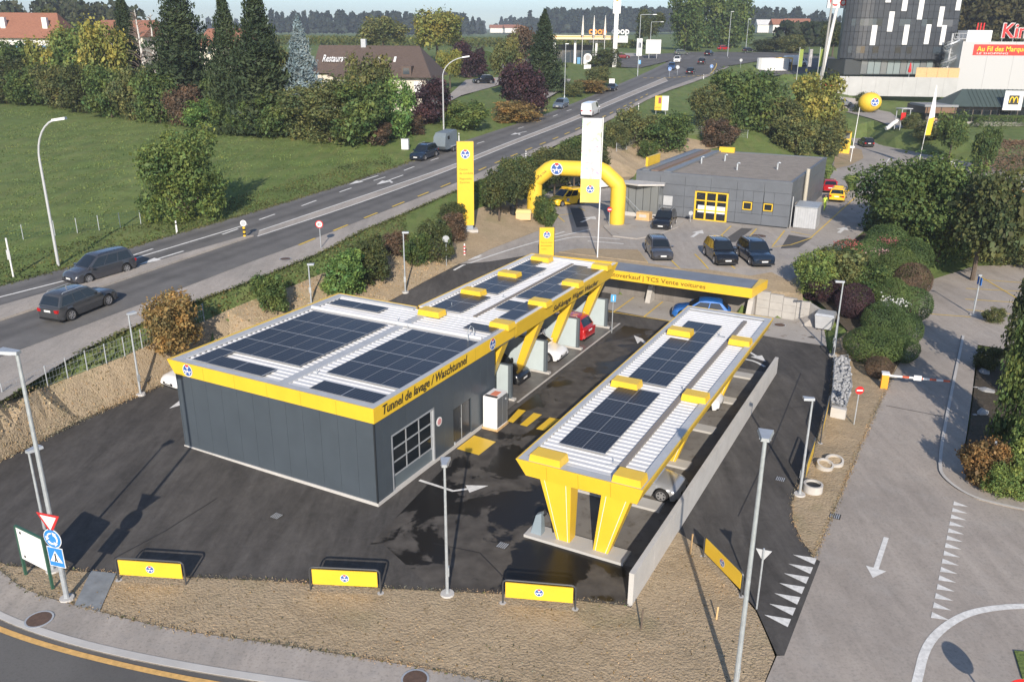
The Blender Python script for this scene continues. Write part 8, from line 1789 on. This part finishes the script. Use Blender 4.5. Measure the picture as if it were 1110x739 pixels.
p = W(556, 233); o = thing('waste_bin', 'dark waste bin under the small trees by the arch', 'bin', p, 0); MB().lathe([(0, 0), (.3, 0), (.36, .9), (.0, .9)], 12).build('body', DFRAME, o); MB().lathe([(.37, .88), (.38, .95), (.0, .97)], 12).build('rim', BLACK, o)
for i, (px, py, hh) in enumerate(((748, 601, 1.0), (694.5, 683, .9), (776, 672, .6))):
    p = W(px, py); o = thing('wooden_stake', ['wooden survey stake near the end of the pale wall', 'dark thin stake in the front dry strip', 'short stake near the lamp shadow in the dry strip'][i], 'stake', p, 0); MB().hexa([(-.03, -.03, -.1), (.03, -.03, -.1), (.03, .03, -.1), (-.03, .03, -.1)], [(-.0, -.02, hh), (.06, -.02, hh), (.06, .02, hh), (0, .02, hh)]).build('stake', WOOD if i != 1 else BARK, o); MB().lathe([(0, -.12), (.03, -.05)], 5).build('tip', BARK, o)
for i, (px, py) in enumerate(((1061, 384), (1066, 404), (1070, 424), (1065, 448))):
    p = W(px, py); o = thing('boulder', ['topmost', 'second', 'third', 'lowest'][i]+' pale boulder in the shaded bed along the side road', 'boulder', p, i*1.3); s = mk('rock', STN[i % 4], o); s.scale = (4.5, 3.2, 3.0); s2 = mk('chip', STN[(i+1) % 4], o); s2.scale = (1.5, 1.2, 1.2); s2.location = (.6, -.2, 0)
# white clip of pipes at the tunnel corner
o = thing('hose_reel', 'small white hose reel on the ground at the left tunnel corner', 'reel', UV(.9, 12.75, .04), RZB); mb = MB(); mb.path([(.28*math.cos(a), .05*math.sin(3*a), .32+.28*math.sin(a)) for a in np.linspace(0, 6.28, 20)], .05, 6); mb.build('coil', WHITE, o); MB().bx(-.3, .3, -.1, .1, 0, .06).build('stand', ALU, o)
# ================================================================== people
def person(label, p, rz, pose, cols, group=None):
    """pose: dict of joints (x right, y forward, z up, metres)"""
    J = dict(pel=(0, 0, .95), wai=(0, 0, 1.1), che=(0, .02, 1.33), nek=(0, .02, 1.5), hd0=(0, .035, 1.58), hd1=(0, .045, 1.68), hd2=(0, .03, 1.77))
    for s, k in ((-1, 'l'), (1, 'r')): J.update({'hip'+k: (s*.10, 0, .9), 'kne'+k: (s*.11, .03, .5), 'ank'+k: (s*.11, 0, .09), 'toe'+k: (s*.12, .17, .04), 'sho'+k: (s*.19, 0, 1.43), 'elb'+k: (s*.25, -.02, 1.15), 'wri'+k: (s*.26, .08, .92), 'pal'+k: (s*.26, .11, .84)})
    J.update(pose)
    R_ = dict(pel=.155, wai=.135, che=.165, nek=.06, hd0=.075, hd1=.10, hd2=.075, hip=.10, kne=.065, ank=.045, toe=.04, sho=.075, elb=.048, wri=.032, pal=.036)
    names = list(J); E_ = [('pel', 'wai'), ('wai', 'che'), ('che', 'nek'), ('nek', 'hd0'), ('hd0', 'hd1'), ('hd1', 'hd2')]
    for k in 'lr': E_ += [('pel', 'hip'+k), ('hip'+k, 'kne'+k), ('kne'+k, 'ank'+k), ('ank'+k, 'toe'+k), ('che', 'sho'+k), ('sho'+k, 'elb'+k), ('elb'+k, 'wri'+k), ('wri'+k, 'pal'+k)]
    V_ = [Vector(J[n]) for n in names]; R2 = [R_.get(n, R_.get(n[:-1], .05)) for n in names]; ed = [(names.index(a), names.index(b)) for a, b in E_]
    for k, s in (('l', -1), ('r', 1)):
        b = Vector(J['pal'+k]); d = (b-Vector(J['wri'+k])).normalized(); sd = Vector((0, 1, 0)).cross(d); sd = Vector((0, 1, 0)) if sd.length < .1 else sd.normalized(); f0 = Vector((0, 1, 0))
        for j, (off, ln) in enumerate(((-.03, .07), (-.01, .085), (.01, .08), (.03, .065))):
            i0 = len(V_); V_ += [b+f0*off+d*ln*.55, b+f0*off+d*ln+Vector((-s*.012, 0, 0))]; R2 += [.0095, .008]; ed += [(names.index('pal'+k), i0), (i0, i0+1)]
        i0 = len(V_); V_ += [b+f0*.045-d*.01, b+f0*.065+d*.03]; R2 += [.011, .009]; ed += [(names.index('pal'+k), i0), (i0, i0+1)]
    me = bpy.data.meshes.new('body'); me.from_pydata([tuple(v) for v in V_], ed, []); ob = bpy.data.objects.new('body', me); COL.objects.link(ob)
    sk = ob.modifiers.new('skin', 'SKIN'); sk.use_smooth_shade = True
    for v, r in zip(me.skin_vertices[0].data, R2): v.radius = (r, r*.82 if r > .13 else r)
    me.skin_vertices[0].data[0].use_root = True
    ob.modifiers.new('sub', 'SUBSURF').levels = 1; ob.modifiers['sub'].render_levels = 1
    m2 = bpy.data.meshes.new_from_object(ob.evaluated_get(bpy.context.evaluated_depsgraph_get())); bpy.data.objects.remove(ob)
    m2.materials.clear()
    for m in (cols['top'], cols['legs'], cols['shoes'], mat('skin', (.45, .27, .19), .6)): m2.materials.append(m)
    wl = [Vector(J['wril']), Vector(J['wrir'])]; nk = Vector(J['nek'])
    for pl_ in m2.polygons:
        c = pl_.center; i = 0
        if c.z < .11: i = 2
        elif c.z < .98 and all((c-w0).length > .2 for w0 in wl): i = 1
        if c.z > nk.z+.03 and (c-nk).length < .4: i = 3
        if any((c-w0).length < .13 for w0 in wl) and c.z < 1.5: i = 3
        pl_.material_index = i
    o = thing('person', label, 'person', p, rz, group); m2.name = 'body'; mk('body', m2, o)
    hp = Vector(J['hd1']); bm = bmesh.new(); bmesh.ops.create_uvsphere(bm, u_segments=12, v_segments=8, radius=.112); bmesh.ops.delete(bm, geom=[v for v in bm.verts if v.co.z < -.02 and v.co.y > -.03], context='VERTS'); hm = bpy.data.meshes.new('hair'); bm.to_mesh(hm); bm.free(); hm.materials.append(cols['hair']); hr = mk('hair', hm, o); hr.location = hp+Vector((0, -.012, .02))
    f = MB(); f.add([(hp.x-.012, hp.y+.095, hp.z+.01), (hp.x+.012, hp.y+.095, hp.z+.01), (hp.x, hp.y+.128, hp.z-.03), (hp.x, hp.y+.09, hp.z-.045)], [(0, 1, 2), (0, 2, 3), (1, 3, 2)]); f.build('nose', mat('skin', (.45, .27, .19), .6), o)
    for s in (-1, 1): MB().box((hp.x+s*.035, hp.y+.092, hp.z+.012), (.025, .015, .012)).build('eye', BLACK, o)
    for s in (-1, 1): MB().box((hp.x+s*.102, hp.y, hp.z), (.015, .05, .06)).build('ear', mat('skin', (.45, .27, .19), .6), o)
    MB().box((hp.x, hp.y+.09, hp.z-.06), (.05, .015, .01)).build('mouth', mat('lips', (.30, .12, .10), .6), o)
    return o
HV = mat('high_vis', (.62, .78, .10), .6, var=.12, vscale=9)
wk = person('worker in yellow high visibility suit walking beside the yellow patrol car', W(893, 229, .045), rad(200), dict(kner=(.11, .12, .52), ankr=(.11, .10, .12), toer=(.12, .26, .08), knel=(-.11, .05, .5), ankl=(-.11, -.16, .1), toel=(-.12, 0, .04), elbl=(-.25, .1, 1.17), wril=(-.24, .26, 1.02), pall=(-.24, .32, .97), elbr=(.25, -.1, 1.16), wrir=(.26, -.12, .93), palr=(.26, -.11, .86)), dict(top=HV, legs=HV, shoes=BLACK, hair=mat('hair_dark', (.03, .022, .016), .7)))
MB().bx(-.17, .17, -.16, -.15, 1.18, 1.24).build('reflective_band', LGREY, wk)
pm_ = G(589.4, 352, 1.68); mn = person('man in grey shirt leaning over his car in the middle wash bay', (pm_.x, pm_.y, .05), rad(150), dict(wai=(0, .06, 1.1), che=(0, .2, 1.3), nek=(0, .3, 1.43), hd0=(0, .34, 1.49), hd1=(0, .38, 1.57), hd2=(0, .40, 1.66), shol=(-.19, .2, 1.38), shor=(.19, .2, 1.38), elbl=(-.24, .38, 1.2), wril=(-.18, .58, 1.12), pall=(-.16, .66, 1.1), elbr=(.24, .4, 1.22), wrir=(.16, .6, 1.16), palr=(.14, .68, 1.15)), dict(top=mat('grey_shirt', (.20, .22, .25), .8), legs=mat('dark_trousers', (.03, .035, .05), .8), shoes=BLACK, hair=MATS['hair_dark']))
MB().bx(-.13, .13, .02, .05, 1.12, 1.16).build('belt', BLACK, mn)
# ================================================================== haze
HZ = MB(); HZ.bx(-3500, 3500, -70, 3600, -3, 135); hz = HZ.build('haze', mat('haze_tmp', (1, 1, 1)))
hm = bpy.data.materials.new('haze'); hm.use_nodes = True; t = hm.node_tree; t.nodes.clear(); vo = t.nodes.new('ShaderNodeVolumePrincipled'); vo.inputs['Color'].default_value = (.86, .91, 1.0, 1); vo.inputs['Density'].default_value = .0003; vo.inputs['Anisotropy'].default_value = .2
ou = t.nodes.new('ShaderNodeOutputMaterial'); t.links.new(vo.outputs[0], ou.inputs['Volume']); hz.data.materials.clear(); hz.data.materials.append(hm); tag(hz, kind='stuff')
